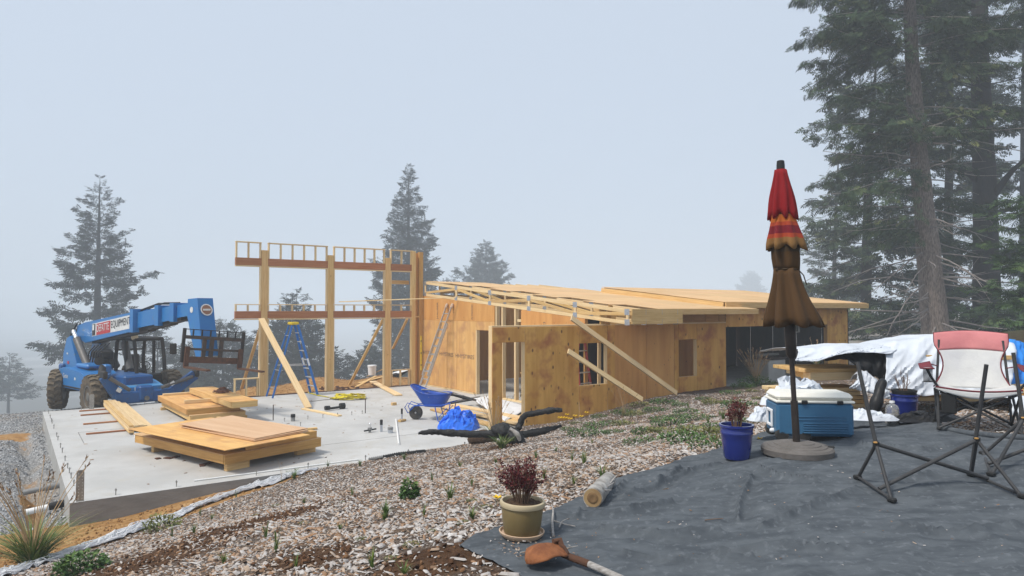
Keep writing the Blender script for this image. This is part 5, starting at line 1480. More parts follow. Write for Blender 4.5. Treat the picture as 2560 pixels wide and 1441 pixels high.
# carriage and forks
fk = holder('fork_carriage', th)
Mr = Matrix.Translation((6.75, -.08, 2.15)) @ Matrix.Rotation(-.09, 4, 'X') @ Matrix.Translation((-6.75, .08, -2.03))
def cb(name, p0, p1, w, t, m_, up=(0, 0, 1)): return board(name, Mr @ Vector(p0), Mr @ Vector(p1), w, t, m_, fk, up=up)
cy0, cy1 = -.86, .74
for y in (cy0, cy1): cb('carriage_upright', (6.7, y, 1.72), (6.7, y, 2.58), .07, .07, 'black_paint', (1, 0, 0))
cb('carriage_bar', (6.7, cy0, 2.56), (6.7, cy1, 2.56), .03, .02, 'black_paint')
cb('carriage_bar', (6.7, cy0, 2.36), (6.7, cy1, 2.36), .06, .09, 'dark_steel')
cb('carriage_bar', (6.7, cy0, 2.06), (6.7, cy1, 2.06), .06, .06, 'dark_steel')
cb('carriage_bar', (6.68, cy0, 1.79), (6.68, cy1, 1.79), .06, .16, 'rust')
for k in range(6): cb('guard_bar', (6.7, cy0 + (cy1 - cy0) * (k + 1) / 7, 2.36), (6.7, cy0 + (cy1 - cy0) * (k + 1) / 7, 2.56), .035, .03, 'black_paint', (1, 0, 0))
for y in (-.30, -.10, .16): cb('carriage_plate', (6.66, y, 1.78), (6.66, y, 2.38), .10, .06, 'dark_steel', (1, 0, 0))
for y in (cy0 + .09, cy1 - .07):
    cb('fork_shank', (6.76, y, 1.60), (6.76, y, 2.12), .12, .06, 'rust', (1, 0, 0))
    cb('fork_tine', (6.75, y, 1.60), (7.95, y, 1.58), .11, .045, 'rust')
for k in range(5): MB().tube([(-1.2 + .15 * k, -.36 + .03 * k, 1.5), (-.9 + .2 * k, -.40, 1.85), (-.5 + .3 * k, -.38, 2.05 + .03 * k)], .022, 6).build('hydraulic_hose', 'hose_black', th, 60)
for x, z, w_, m_ in ((-2.1, 1.45, .16, 'sign_red'), (-2.2, 1.75, .10, 'sign_white'), (-1.75, 1.25, .09, 'sign_white'), (-2.3, 1.05, .12, 'sign_white')):
    MB().bbox((x, -.626, z), (w_, .012, w_ * .6), .004).build('decal', m_, th)
for k in range(6): MB().bbox((-1.95, -.627, 1.08 + .045 * k - .2), (.30, .014, .018), .004).build('louvre', 'black_paint', th)
MB().bbox((-.2, -.46, .62), (2.1, .10, .34), .03).build('side_tank', 'black_paint', th)
MB().bbox((0.2, -1.125, .80), (2.3, .02, .05), .006).build('cover_sill', 'black_paint', th)
yaw = math.radians(-39.7)
TC = Vector((-12.98, 22.27, -.40)) + Vector((-math.sin(yaw), math.cos(yaw), 0)) * .08
place(th, TC, yaw)
# ------------------------------------------------------------------ patio things
def leafset(name, n, fn, tv, tf, m_, parent, seed):
    rg = np.random.default_rng(seed); Pn, Dn, Sn = fn(rg, n)
    R = rot_basis(Dn, np.array([0, 0, 1.0])[None].repeat(len(Pn), 0) + rg.normal(0, .5, (len(Pn), 3)), rg.uniform(0, 6.28, len(Pn))) * Sn[:, None, None]
    me = inst_mesh(name, tv, tf, R, Pn, m_, rg.random(len(Pn)))
    return tag(link(bpy.data.objects.new(name, me), Matrix.Identity(4), parent), kind='stuff')
LEAF_V = [(0, 0, 0), (.45, .26, .06), (1, 0, -.04), (.45, -.26, .06)]; LEAF_F = [(0, 1, 2), (0, 2, 3)]

# ---------------- parasol
ub = on(1993, 1140); ub_scale = 1.0
um = thing('patio_umbrella', 'closed patio parasol with red top tier and striped middle tier', 'umbrella')
m = MB(); m.lathe([(.0, 0), (.285, 0), (.29, .045), (.275, .062), (.24, .066), (.235, .074), (.19, .078), (.185, .086), (.14, .090), (.135, .097), (.07, .10), (.05, .10), (.0, .10)], 48)
bs_ = m.build('base', 'base_grey', um, 30)
MB().bbox((.235, -.06, .066), (.10, .04, .02), .01, Matrix.Rotation(-.25, 3, 'Z')).build('grip_slot', 'plastic_black', bs_)
H0 = 2.46; lean = Vector((-.105, .02, 0))
def ax(z): return lean * (z / H0) + Vector((0, 0, z))
MB().tube([ax(.09), ax(.44)], .030, 14).build('base_sleeve', 'pole_brown', um, 40)
MB().tube([ax(.44), ax(1.10)], .021, 14).build('pole', 'pole_brown', um, 40)
MB().tube([ax(.80), ax(.83), ax(.90), ax(1.12), ax(1.15)], [.026, .042, .045, .046, .04], 16).build('crank_housing', 'pole_brown', um, 50)
MB().tube([ax(1.02) + Vector((.04, 0, 0)), ax(1.02) + Vector((.075, 0, 0)), ax(1.10) + Vector((.075, 0, 0)), ax(1.105) + Vector((.095, -.01, 0))], .006, 6).build('crank_handle', 'steel', um, 60)
def tier(name, zs_, rs, fold, cols, nfold=8, ph=0.0, skew=0.0, hemz=0.0):
    m = MB(); n = 96; rows = len(zs_)
    for i in range(rows - 1):
        m.cur = cols[i] if isinstance(cols, list) else cols
        def ring(k):
            t = k / (rows - 1); out = []
            for j in range(n):
                a = 2 * math.pi * j / n
                g_ = math.cos(nfold * a + ph + .9 * math.sin(2 * a + ph) + .5 * t * math.sin(a * 3))
                f = 1 + fold * (.35 + .65 * t) * (1.25 * math.copysign(abs(g_) ** .7, g_) * (.7 + .3 * math.sin(a * 2 + ph)) + .4 * mnoise.noise(Vector((math.cos(a) * 2.2, math.sin(a) * 2.2, t * 2.5 + ph))))
                z = zs_[k] - hemz * t ** 6 * (.5 + .5 * math.cos(nfold * a + ph))
                q = ax(z); out.append(q + Vector((math.cos(a) * rs[k] * f + skew * t * t, math.sin(a) * rs[k] * f, 0)))
            return out
        a_, b_ = ring(i), ring(i + 1)
        m.add(a_ + b_, [(j, (j + 1) % n, n + (j + 1) % n, n + j) for j in range(n)])
    mats = ['canopy_brown', 'canopy_red', 'canopy_orange', 'canopy_rust', 'canopy_maroon', 'canopy_tan', 'canopy_dark']
    o = m.build(name, mats, um, 50); bpy.context.view_layer.objects.active = o
    bm = bmesh.new(); bm.from_mesh(o.data); bmesh.ops.remove_doubles(bm, verts=bm.verts, dist=1e-5); bmesh.ops.recalc_face_normals(bm, faces=bm.faces); bm.to_mesh(o.data); bm.free()
    md = o.modifiers.new('thickness', 'SOLIDIFY'); md.thickness = .004
    return o
lin = lambda a, b, n: [a + (b - a) * i / (n - 1) for i in range(n)]
tier('canopy_skirt', lin(1.56, 1.09, 9), [.098, .104, .114, .128, .145, .162, .180, .198, .215], .22, 0, 8, .4, .035, .03)
tier('canopy_bundle', lin(1.80, 1.54, 6), [.104, .110, .110, .108, .103, .098], .10, [6, 6, 0, 0, 0], 8, .9)
tier('canopy_middle_tier', lin(2.08, 1.755, 11), [.080, .084, .089, .095, .102, .110, .118, .127, .135, .142, .147], .20, [0, 0, 2, 2, 3, 4, 4, 3, 5, 5], 8, .2, .012, .045)
tier('canopy_top_tier', lin(2.405, 2.03, 9), [.046, .053, .062, .071, .080, .088, .095, .101, .106], .22, 1, 8, 1.1, -.008, .06)
MB().tube([ax(1.55) + Vector((.094 * math.cos(a), .094 * math.sin(a), 0)) for a in lin(0, 2 * math.pi, 33)], .008, 5).build('tie_band', 'canopy_dark', um, 60)
MB().tube([ax(1.55) + Vector((.09, -.02, 0)), ax(1.50) + Vector((.13, -.03, 0)), ax(1.42) + Vector((.15, -.03, 0))], .005, 5).build('tie_cord', 'canopy_dark', um, 60)
MB().lathe([(.034, -.01), (.034, .04), (.030, .075), (.018, .08), (.0, .08)], 16, ax(2.405)).build('finial', 'plastic_black', um, 40)
place(um, ub, 0.0)

# ---------------- flower pots
def pot(name, label, prof, mats, soil_r, soil_z, rim=None):
    t = thing(name, label, 'flower pot')
    MB().lathe(prof, 40).build('bowl', mats, t, 40)
    if rim: MB().lathe(rim[0], 40).build('rim', rim[1], t, 50)
    m = MB(); m.grid(lambda u, v: Vector((math.cos(6.2832 * u) * soil_r * v, math.sin(6.2832 * u) * soil_r * v, soil_z + .02 * mnoise.noise(Vector((math.cos(6.28 * u) * v * 4, math.sin(6.28 * u) * v * 4, 1))) + .015 * (1 - v))), 25, 8)
    m.build('soil', 'potting_soil', t, 60)
    return t
BLUE = [(.0, 0), (.098, 0), (.108, .02), (.122, .14), (.130, .205), (.133, .21), (.133, .225), (.130, .23), (.135, .262), (.142, .268), (.142, .285), (.126, .285), (.122, .25), (.122, .20)]
pb = pot('blue_pot', 'cobalt blue glazed pot with a burgundy shrub at the cloth edge', BLUE, 'pot_blue', .125, .245)
place(pb, on(1842, 1152), .4)
pb2 = pot('blue_pot', 'dark blue pot with dead sticks behind the water jug', BLUE, 'pot_blue', .125, .245)
place(pb2, on(2262, 1056), 1.1, 1.02)
MB().lathe([(.112, .24), (.118, .31), (.124, .31), (.124, .33), (.11, .33), (.10, .26)], 28).build('nursery_liner', 'plastic_black', pb2, 40)
pt_ = pot('tan_pot', 'tan ceramic pot on a pink saucer with a burgundy shrub', [(.0, .02), (.108, .02), (.114, .03), (.126, .12), (.132, .195), (.13, .20), (.12, .19), (.12, .15)], 'pot_tan', .122, .20,
          ([(.126, .186), (.140, .190), (.145, .205), (.141, .219), (.128, .222), (.122, .205), (.124, .188)], 'pot_rim'))
MB().lathe([(.0, 0), (.118, 0), (.140, .022), (.143, .034), (.136, .036), (.128, .020), (.0, .016)], 40).build('saucer', 'saucer', pt_, 40)
place(pt_, on(1304, 1348), 0, 1.0, ('Y', .03))

def shrub(name, label, loc, h, r, nst, nlf, seed, lsize, twig_only=False, lean_=(0, 0)):
    rg = random.Random(seed); t = thing(name, label, 'potted shrub')
    m = MB(); tips = []
    for k in range(nst):
        a = rg.uniform(0, 6.28); rr = r * rg.uniform(.2, 1); hh = h * rg.uniform(.45, 1)
        p0 = Vector((math.cos(a) * .03, math.sin(a) * .03, -.02)); p3 = Vector((math.cos(a) * rr + lean_[0] * hh, math.sin(a) * rr + lean_[1] * hh, hh))
        pts = [p0, p0.lerp(p3, .35) + Vector((rg.uniform(-.01, .01), rg.uniform(-.01, .01), .03)), p0.lerp(p3, .7) + Vector((rg.uniform(-.015, .015), rg.uniform(-.015, .015), .02)), p3]
        m.tube(pts, [.004, .003, .0022, .0012], 5)
        for j in range(3):
            b0 = pts[1].lerp(pts[3], rg.uniform(.1, .9)); b1 = b0 + Vector((rg.uniform(-.05, .05), rg.uniform(-.05, .05), rg.uniform(.01, .07))); m.tube([b0, b1], [.002, .001], 4); tips.append((b0, b1))
        tips += [(pts[1], pts[2]), (pts[2], pts[3]), (pts[2], pts[3])]
    m.build('stem', 'twig', t, 60)['kind'] = 'stuff'
    if not twig_only:
        def fn(g, n):
            idx = g.integers(0, len(tips), n); tt = g.random(n)[:, None]
            A_ = np.array([list(tips[i][0]) for i in idx]); B_ = np.array([list(tips[i][1]) for i in idx])
            Pn = A_ + (B_ - A_) * tt + g.normal(0, .006, (n, 3)); d = (B_ - A_); d /= np.maximum(np.linalg.norm(d, axis=1, keepdims=True), 1e-5)
            return Pn, d * .5 + g.normal(0, .6, (n, 3)), g.uniform(.6, 1.2, n) * lsize
        leafset('leaf', nlf, fn, LEAF_V, LEAF_F, 'leaf_burgundy', t, seed)
    place(t, loc); return t
shrub('burgundy_shrub', 'burgundy small-leaved shrub growing in the tan pot', on(1304, 1348) + ZV * .205, .27, .145, 34, 2600, 5, .019, False, (-.04, 0))
shrub('burgundy_shrub', 'sparse dark red shrub growing in the nearer blue pot', on(1842, 1152) + ZV * .25, .25, .10, 26, 1300, 9, .018)
shrub('dead_shrub', 'dead brown sticks standing in the blue pot behind the jug', on(2262, 1056) + ZV * .30, .26, .14, 12, 0, 12, .02, True)

# ---------------- cooler
cl = thing('cooler', 'blue wheeled cooler with off-white lid behind the parasol', 'cooler')
CW, CD, CH = .70, .40, .36
m = MB(); q = [(-CW / 2 + .02, .05), (CW / 2 - .02, .05), (CW / 2, CH), (-CW / 2, CH)]
m.bbox((0, 0, .05 + (CH - .05) / 2), (CW, CD, CH - .05), .025)
body = m.build('body', 'cooler_blue', cl)
for k in range(5): MB().bbox((.09, -CD / 2 - .004, .085 + .022 * k), (.40, .014, .011), .004).build('rib', 'cooler_blue', body)
for z in (.235, .205): MB().bbox((.06, -CD / 2 - .003, z), (.44, .010, .006), .002).build('rib', 'cooler_blue', body)
m = MB(); m.bbox((0, 0, CH + .012), (CW + .015, CD + .015, .024), .008); m.bbox((0, 0, CH + .055), (CW, CD, .075), .034); m.build('lid', 'cooler_white', cl, 30)
for x in (-.10, .22): MB().bbox((x, -CD / 2 - .012, CH + .01), (.055, .02, .035), .006).build('latch', 'plastic_black', cl)
m = MB()
for s_ in (-1, 1): m.bbox((-CW / 2 - .012, s_ * .075, .20), (.022, .025, .16), .006)
m.bbox((-CW / 2 - .012, 0, .27), (.022, .17, .028), .006); m.bbox((-CW / 2 - .012, 0, .13), (.022, .17, .028), .006)
m.build('side_handle', 'plastic_white', cl)
MB().lathe([(.022, 0), (.022, .02), (.012, .035), (0, .035)], 14, (-CW / 2, -.08, .085), (-1, 0, 0)).build('drain_plug', 'plastic_white', cl, 40)
for y in (-CD / 2 + .03, CD / 2 - .03):
    for x in (-CW / 2 + .05, -CW / 2 + .25) if y < 0 else (-CW / 2 + .05,):
        MB().lathe([(.03, -.03), (.058, -.028), (.062, 0), (.058, .028), (.03, .03)], 20, (x, y, .06), (0, 1, 0)).build('wheel', 'rubber', cl, 40)
MB().lathe([(.028, 0), (.04, .02), (.03, .04), (0, .045)], 16, (CW / 2 - .005, -.05, .10), (1, 0, 0)).build('side_grip', 'plastic_white', cl, 40)
MB().bbox((.28, 0, .025), (.1, .3, .05), .01).build('foot', 'plastic_black', cl)
place(cl, on(2036, 1106) + Vector((0, .12, -.005)), -.10, .98)

# ---------------- water jug
jg = thing('water_jug', 'clear plastic jug half full of brown grit beside the blue pot', 'jug')
pr = [(.0, 0), (.058, 0), (.066, .012)] + [(.066 - (.004 if k % 2 else 0), .03 + k * .012) for k in range(10)] + [(.064, .155), (.05, .19), (.024, .205), (.022, .225)]
MB().lathe(pr, 28).build('bottle', 'jug', jg, 50)
MB().lathe([(.0, .006), (.056, .006), (.060, .02), (.058, .10), (.0, .112)], 24).build('grit', 'jug_fill', jg, 50)
MB().lathe([(.025, .215), (.025, .235), (.0, .237)], 18).build('cap', 'plastic_white', jg, 40)
place(jg, on(2231, 1066), .5, 1.05)

# ---------------- camp chair
cc = thing('camp_chair', 'white and pink folding camp chair with cup holders', 'chair')
def ct(name, pts, r=.0125, m_='chair_tube'): return MB().tube(pts, r, 8).build(name, m_, cc, 60)
W2, D2, SH = .33, .30, .40
for s_ in (-1, 1):
    ct('back_leg', [(s_ * W2, D2, .02), (s_ * (W2 - .02), D2 - .02, SH), (s_ * (W2 - .05), D2 + .06, .86)])
    ct('front_leg', [(s_ * W2, -D2, .02), (s_ * (W2 + .0), -D2 + .08, SH - .02)])
    ct('side_brace', [(s_ * W2, -D2, .02), (s_ * W2, D2 - .03, SH - .05)]); ct('side_brace', [(s_ * W2, D2, .02), (s_ * W2, -D2 + .06, SH - .05)])
    ct('arm_post', [(s_ * (W2 - .03), -D2 + .12, SH - .03), (s_ * (W2 + .06), -D2 + .0, SH + .12), (s_ * (W2 + .09), -D2 - .02, SH + .19)])
    for y in (-D2, D2): MB().bbox((s_ * W2, y, .014), (.04, .05, .028), .008).build('foot', 'plastic_black', cc)
for y in (-D2, D2):
    ct('cross_brace', [(-W2, y, .02), (W2 - .02, y * .8, SH - .03)]); ct('cross_brace', [(W2, y, .02), (-W2 + .02, y * .8, SH - .03)])
def seatf(u, v):
    x = (u - .5) * 2 * (W2 + .02); y = -D2 + .02 + (D2 * 2 - .04) * v
    return Vector((x, y - .03 * math.sin(math.pi * u) * (1 - v), SH + .02 - .07 * math.sin(math.pi * u) * (.4 + .6 * v)))
MB().grid(seatf, 25, 15).build('seat', 'chair_white', cc, 60, solid=.006)
MB().tube([seatf(u, 0) for u in lin(0, 1, 21)], .010, 6).build('seat_piping', 'chair_maroon', cc, 60)
MB().grid(lambda u, v: seatf(u, 0) + Vector((0, -.005, -.05 * v * (.4 + math.sin(math.pi * u)))), 21, 4).build('seat_valance', 'chair_white', cc, 60, solid=.004)
def bw(v): return .325 - .075 * math.sin(math.pi * min(v / .78, 1)) * (v < .78) + .0 * v
def backf(u, v, z0=0.0, z1=.80):
    z = SH - .03 + (.93 - SH + .03) * (z0 + (z1 - z0) * v); t = (z - SH) / (.93 - SH)
    x = (u - .5) * 2 * bw(t); y = D2 - .06 + .14 * t + .07 * math.sin(math.pi * u) * (.6 + .4 * t) + .006 * mnoise.noise(Vector((u * 5, t * 5, 0)))
    return Vector((x, y, z + (.025 * math.sin(math.pi * u) if t > .9 else .025 * math.sin(math.pi * u) * max(t, 0))))
MB().grid(lambda u, v: backf(u, v, 0, .68), 25, 20).build('backrest', 'chair_white', cc, 60, solid=.006)
MB().grid(lambda u, v: backf(u, v, .68, 1.0) + Vector((0, -.004 - .02 * abs(math.sin(2 * math.pi * u)) * math.sin(math.pi * v), 0)), 25, 10).build('headrest', 'chair_pink', cc, 60, solid=.008)
MB().tube([backf(0, t, 0, 1) for t in lin(0, 1, 14)] + [backf(u, 1, 0, 1) for u in lin(.05, .95, 12)] + [backf(1, 1 - t, 0, 1) for t in lin(0, 1, 14)], .007, 6).build('back_piping', 'chair_maroon', cc, 60)
for s_ in (-1, 1):
    am = MB().grid(lambda u, v: Vector((s_ * (W2 + .03 + .11 * v + .01 * u), -D2 - .09 + (D2 * 2 - .0) * u, SH + .205 - .02 * math.sin(math.pi * u) + .03 * u * (1 - v) - .05 * (1 - u) * v * (s_ > 0))), 12, 6)
    arm = am.build('armrest', 'chair_maroon', cc, 60, solid=.012)
    MB().lathe([(.046, 0), (.046, .010), (.038, .010), (.038, 0)], 20, (s_ * (W2 + .085), -D2 - .01, SH + .192)).build('cup_ring', 'plastic_black', arm, 40)
    MB().lathe([(.040, 0), (.037, .001)], 20, (s_ * (W2 + .085), -D2 - .01, SH + .204)).build('cup_opening', 'chair_white', arm, 40)
    MB().lathe([(.042, 0), (.040, -.12)], 16, (s_ * (W2 + .085), -D2 - .01, SH + .19)).build('cup_net', 'mesh_dark', arm, 40)
    MB().tube([(s_ * (W2 + .085) + .041 * math.cos(a), -D2 - .01 + .041 * math.sin(a), SH + .07) for a in lin(0, 6.283, 17)], .004, 5).build('net_hoop', 'plastic_black', arm, 60)
    ct('arm_strap', [(s_ * (W2 + .04), D2 - .1, SH + .21), (s_ * (W2 - .04), D2 + .02, SH + .18)], .006, 'chair_maroon')
MB().bbox((-W2 + .09, -D2 + .03, SH - .14), (.13, .03, .20), .012).build('side_pouch', 'plastic_black', cc)
place(cc, on(2440, 1084) + Vector((.12, .18, 0)), -.50, .97)
tag(MB().tube([on(2350, 1078, .01), on(2420, 1092, .012), on(2500, 1100, .012), on(2600, 1106, .01)], .028, 8).build('cloth_roll', 'fabric_black', origin=on(2450, 1095), smooth=60), 'rolled edge of dark cloth below the camp chair', 'cloth roll')

# ---------------- bare chair frames
def bare_frame(label, fl, fl2, jl, topl, fr_, fr2, jr, topr):
    t = thing('chair_frame', label, 'chair frame', fl)
    def tb(name, a, b, r=.0125): return MB().tube([a, b], r, 10).build(name, 'chair_tube', t, 60)
    tb('upright', jl, topl, .014); tb('upright', fr2 + ZV * .03, topr, .014)
    tb('leg', jl, fl); tb('leg', jl, fl2); tb('leg', jr, fr_); tb('leg', jr, fr2)
    tb('cross_tube', jl, fr2.lerp(fr_, .35) + ZV * .03, .014); tb('cross_tube', jr, fl.lerp(fl2, .35) + ZV * .03, .014)
    tb('foot_tube', fl + ZV * .015, fl2 + ZV * .015, .011); tb('foot_tube', fr_ + ZV * .015, fr2 + ZV * .015, .011)
    for p in (fl, fl2, fr_, fr2): MB().bbox(p + ZV * .012, (.045, .055, .03), .008, Matrix.Rotation(.4, 3, 'Z')).build('foot', 'plastic_black', t)
    for p in (jl, jr):
        MB().lathe([(.022, -.015), (.022, .015)], 12, p).build('joint', 'plastic_black', t, 40)
        MB().bbox(p + Vector((-.012, -.015, .012)), (.025, .02, .012), .004).build('clip', 'lumber_gold', t)
fl, fl2, fr_, fr2 = on(2230, 1262), on(2144, 1204), on(2556, 1252), on(2428, 1196)
yl, yr = (fl.y + fl2.y) / 2, (fr_.y + fr2.y) / 2
bare_frame('bare dark folding chair frame standing nearest on the cloth', fl, fl2, PD(2190, 1110, yl), PD(2143, 905, yl + .1), fr_, fr2, PD(2442, 1100, yr), PD(2466, 912, yr + .1))
fl, fl2, fr_, fr2 = on(2478, 1196), on(2458, 1143), on(2800, 1200), on(2720, 1150)
yl, yr = (fl.y + fl2.y) / 2, (fr_.y + fr2.y) / 2
bare_frame('second bare chair frame cut by the right edge of the picture', fl, fl2, PD(2558, 1048, yl), PD(2533, 882, yl + .05), fr_, fr2, PD(2760, 1050, yr), PD(2780, 880, yr))

# ---------------- log, sticks, shovel
lg = thing('cut_log', 'short weathered grey log with a sawn end at the cloth edge', 'log', on(1475, 1262))
p0, p1 = on(1482, 1272, .055), on(1522, 1222, .05)
m = MB(); limb(m, [p0, p0.lerp(p1, .3), p0.lerp(p1, .65), p1], [.070, .067, .066, .060], 24, 2.0, 6, .05); m.build('bark', 'log_bark', lg, 60)
d = (p0 - p1).normalized()
MB().lathe([(.064, .0), (.064, .006)], 24, p0 - d * .001, d).build('sawn_face', 'log_end', lg, 40)
MB().lathe([(.040, .006), (.036, .009), (.020, .010), (.016, .008), (0, .009)], 20, p0, d).build('heartwood', 'log_core', lg, 40)
m = MB()
for k in range(3): limb(m, [p0.lerp(p1, .2 + .2 * k) + Vector((.05, -.03, .03)), p0.lerp(p1, .35 + .2 * k) + Vector((.085, -.05, .02 + .03 * k))], [.008, .003], 6, k)
m.build('bark_splinter', 'deadwood', lg, 60)
def stick(label, pts, r, m_='deadwood'):
    m = MB(); limb(m, pts, [r * (1 - .5 * i / (len(pts) - 1)) for i in range(len(pts))], 7, random.random() * 9, 4, .2)
    return tag(m.build('dry_stick', m_, origin=pts[0], smooth=60), label, 'stick')
stick('thick pale stick standing out of the cloth beside the tan pot', [on(1383, 1350), on(1381, 1320, .02), on(1383, 1300, .04), on(1379, 1288, .05)], .009)
stick('forked dry twig lying right of the tan pot, pointing right', [on(1385, 1318, .02), on(1410, 1322, .01), on(1438, 1328, .01)], .006)
stick('small dry twig crossing the forked twig', [on(1398, 1330, .01), on(1405, 1318, .015), on(1420, 1312, .02)], .005)
stick('long dry twig lying behind the shovel head', [on(1300, 1396, .01), on(1330, 1390, .012), on(1360, 1388, .01)], .005)
stick('thin dry twig right of the shovel neck', [on(1400, 1386, .01), on(1430, 1382, .012), on(1452, 1377, .01)], .006)
stick('thin straight twig lying alone on the open cloth', [on(1762, 1311, .006), on(1785, 1309, .008), on(1808, 1307, .006)], .0035, 'twig')
sv = thing('shovel', 'rusty spade with weathered white handle lying on the cloth', 'shovel', on(1400, 1400))
tipp, nk = on(1318, 1432, .03), on(1396, 1408, .05)
dd = (nk - tipp).normalized(); sd = Vector((-dd.y, dd.x, 0)).normalized(); nn = dd.cross(sd).normalized()
Lb = (nk - tipp).length
def blade(u, v):
    w = .105 * (min(1, (v * 3.2) ** .6) if v < .3 else 1.0) * (1 if v < .8 else 1 - (v - .8) * 1.2)
    x = (u - .5) * 2
    return tipp + dd * Lb * v * 1.06 + sd * x * w + nn * (.03 + .035 * math.sin(math.pi * min(v * 1.1, 1)) - .035 * x * x + .012 * math.exp(-(x / .2) ** 2) * v) * -1 * -1
MB().grid(blade, 17, 20).build('blade', 'rust_bright', sv, 50, solid=.005)
for s_ in (-1, 1): MB().tube([blade(.5 + s_ * .04, .98), blade(.5 + s_ * .28, .99) + nn * .012, blade(.5 + s_ * .46, .985)], .010, 8).build('foot_rest', 'rust', sv, 60)
h1, h2, h3 = on(1410, 1414, .04), on(1472, 1436, .035), on(1560, 1474, .03)
MB().tube([blade(.5, .82) + nn * .012, blade(.5, 1.0) + nn * .016, h1, h1.lerp(h2, .5), h2], [.014, .020, .021, .021, .021], 12).build('socket', 'rust', sv, 60)
MB().tube([h2 - (h3 - h2).normalized() * .03, h2, h3, h3 + (h3 - h2) * 2.4], [.017, .0185, .0185, .018], 12).build('handle', 'deadwood', sv, 60)

# litter on the cloth
rg = np.random.default_rng(3)
px = rg.uniform(1200, 2555, 120); py = 1130 + (1436 - 1130) * rg.random(120) ** .8
px2 = rg.normal(1330, 60, 110); py2 = rg.normal(1385, 18, 110)
pts = [G(a, b, .03) for a, b in zip(np.concatenate([px, px2]), np.concatenate([py, py2]))]
pts = np.array([list(p) for p in pts if fab_inside(np.array([p.x]), np.array([p.y]))[0]])
n = len(pts); th_ = rg.uniform(0, 6.28, n); L = rg.uniform(.006, .024, n)
R = rot_basis(np.stack([np.cos(th_), np.sin(th_), rg.normal(0, .2, n)], 1), np.array([0, 0, 1.0])[None].repeat(n, 0)) * np.stack([L, L * rg.uniform(.2, .5, n), L * .15], 1)[:, None, :]
tag(link(bpy.data.objects.new('cloth_litter', inst_mesh('cloth_litter', CHIP_V, CHIP_F, R, pts, 'chips', rg.uniform(.05, .8, n)))), 'scattered wood chips and bits on the dark cloth', 'litter', kind='stuff')

# ------------------------------------------------------------------ covered lumber piles behind the patio
def stack_boards(t, o, dx, rows, z0, name='board'):
    """boards lie along dx, stacked in (dy, z)"""
    for (v, z, L0, L1, w, h, m_) in rows: board(name, o + dx * L0 + Vector((-dx.y, dx.x, 0)) * v + ZV * (z0 + z), o + dx * L1 + Vector((-dx.y, dx.x, 0)) * v + ZV * (z0 + z), w, h, m_, t)
ls = thing('lumber_pile', 'pile of yellow lumber under the white tarp behind the cooler', 'lumber pile', PD(2060, 1000, 8.8))
Yp = 8.7; zg = gz1(4.0, 8.8)
dx = Vector((.985, .17, 0)); o = PD(1950, 960, Yp); o.z = 0
rows = []
rg_ = random.Random(4)
for j in range(6):
    for k in range(3): rows.append((.02 + k * .16, .12 + j * .052, rg_.uniform(-.02, .12) + (.02 * (5 - j)), 1.15 + rg_.uniform(-.06, .06), .15, .046, rg_.choice(['lumber', 'lumber_pale', 'lumber'])))
for k in range(9): rows.append((-.05 + k * .11, .56 + .008 * (k % 2), .36 + .055 * k * .6, 1.10 + .05 * k, .10, .10, rg_.choice(['lumber', 'lumber_pale'])))
for k in range(5): rows.append((.0 + k * .15, .63, .3, 1.3, .14, .045, 'lumber'))
stack_boards(ls, o, dx, rows, zg)
for s_ in (.2, .95): board('bearer', o + dx * s_ + Vector((0, -.05, zg + .05)), o + dx * s_ + Vector((0, .6, zg + .05)), .1, .09, 'lumber_gold', ls)
ls2 = thing('lumber_pile', 'pile of yellow lumber lying behind the camp chair', 'lumber pile', PD(2450, 1010, 8.6))
o = PD(2285, 1000, 8.6); o.z = 0; zg2 = gz1(o.x + 1, 8.6); rows = []
for j in range(4):
    for k in range(4): rows.append((k * .16, .10 + j * .055, rg_.uniform(-.1, .15) - .02 * j, 2.6 + rg_.uniform(-.1, .1), .15, .048, rg_.choice(['lumber', 'lumber_gold', 'lumber_pale'])))
rows += [(-.08, .62, -.12, 1.1, .06, .05, 'lumber'), (.5, .50, .2, 2.6, .15, .1, 'lumber_gold')]
stack_boards(ls2, o, Vector((.99, -.10, 0)), rows, zg2)
tag(board('top_board', PD(2205, 862, 10.4), PD(2278, 858, 10.6), .35, .05, 'lumber_gold'), 'orange board ends showing on top of the tarped pile', 'board')

def drape(name, top, bot, Yt, Yb, m_, label, nu=60, nv=26, amp=.02, back=1.3, seed=0.0):
    """tarp: top outline and lower front hem as picture bearings with their depths; it runs back over the pile"""
    def at(lst, u, Y):
        xs_ = np.linspace(0, 1, len(lst)); return PD(float(np.interp(u, xs_, [p[0] for p in lst])), float(np.interp(u, xs_, [p[1] for p in lst])), Y)
    def f(u, v):
        if v < .35:
            k = v / .35; p = at(top, u, Yt); q = p + Vector((0, back * (1 - k), -.12 * (1 - k) ** 2))
        else:
            k = (v - .35) / .65; p, q2 = at(top, u, Yt), at(bot, u, Yb); q = p.lerp(q2, k) + Vector((0, -.07 * math.sin(math.pi * k), 0))
        n1 = mnoise.noise(Vector((u * 7 + seed, v * 3, seed))); n2 = mnoise.noise(Vector((u * 19 + seed, v * 6 - u * 5, seed + 4)))
        n3 = (1 - abs(mnoise.noise(Vector((u * 9 + v * 5 + seed, v * 2, seed + 9))))) ** 4
        return q + Vector((0, -amp * (n1 + .5 * n2 + 1.2 * n3), amp * .6 * (n1 + n3)))
    c = at(top, .5, Yt)
    return tag(MB().grid(f, nu, nv).build(name, m_, origin=c, smooth=50, solid=.004), label, 'tarp')
drape('white_tarp', [(1990, 872), (2050, 869), (2110, 862), (2200, 863), (2240, 864)], [(1986, 903), (2040, 906), (2100, 886), (2150, 882), (2224, 886)], 8.75, 8.45, 'tarp_white', 'white tarp edge hanging over the top of the lumber pile', seed=1)
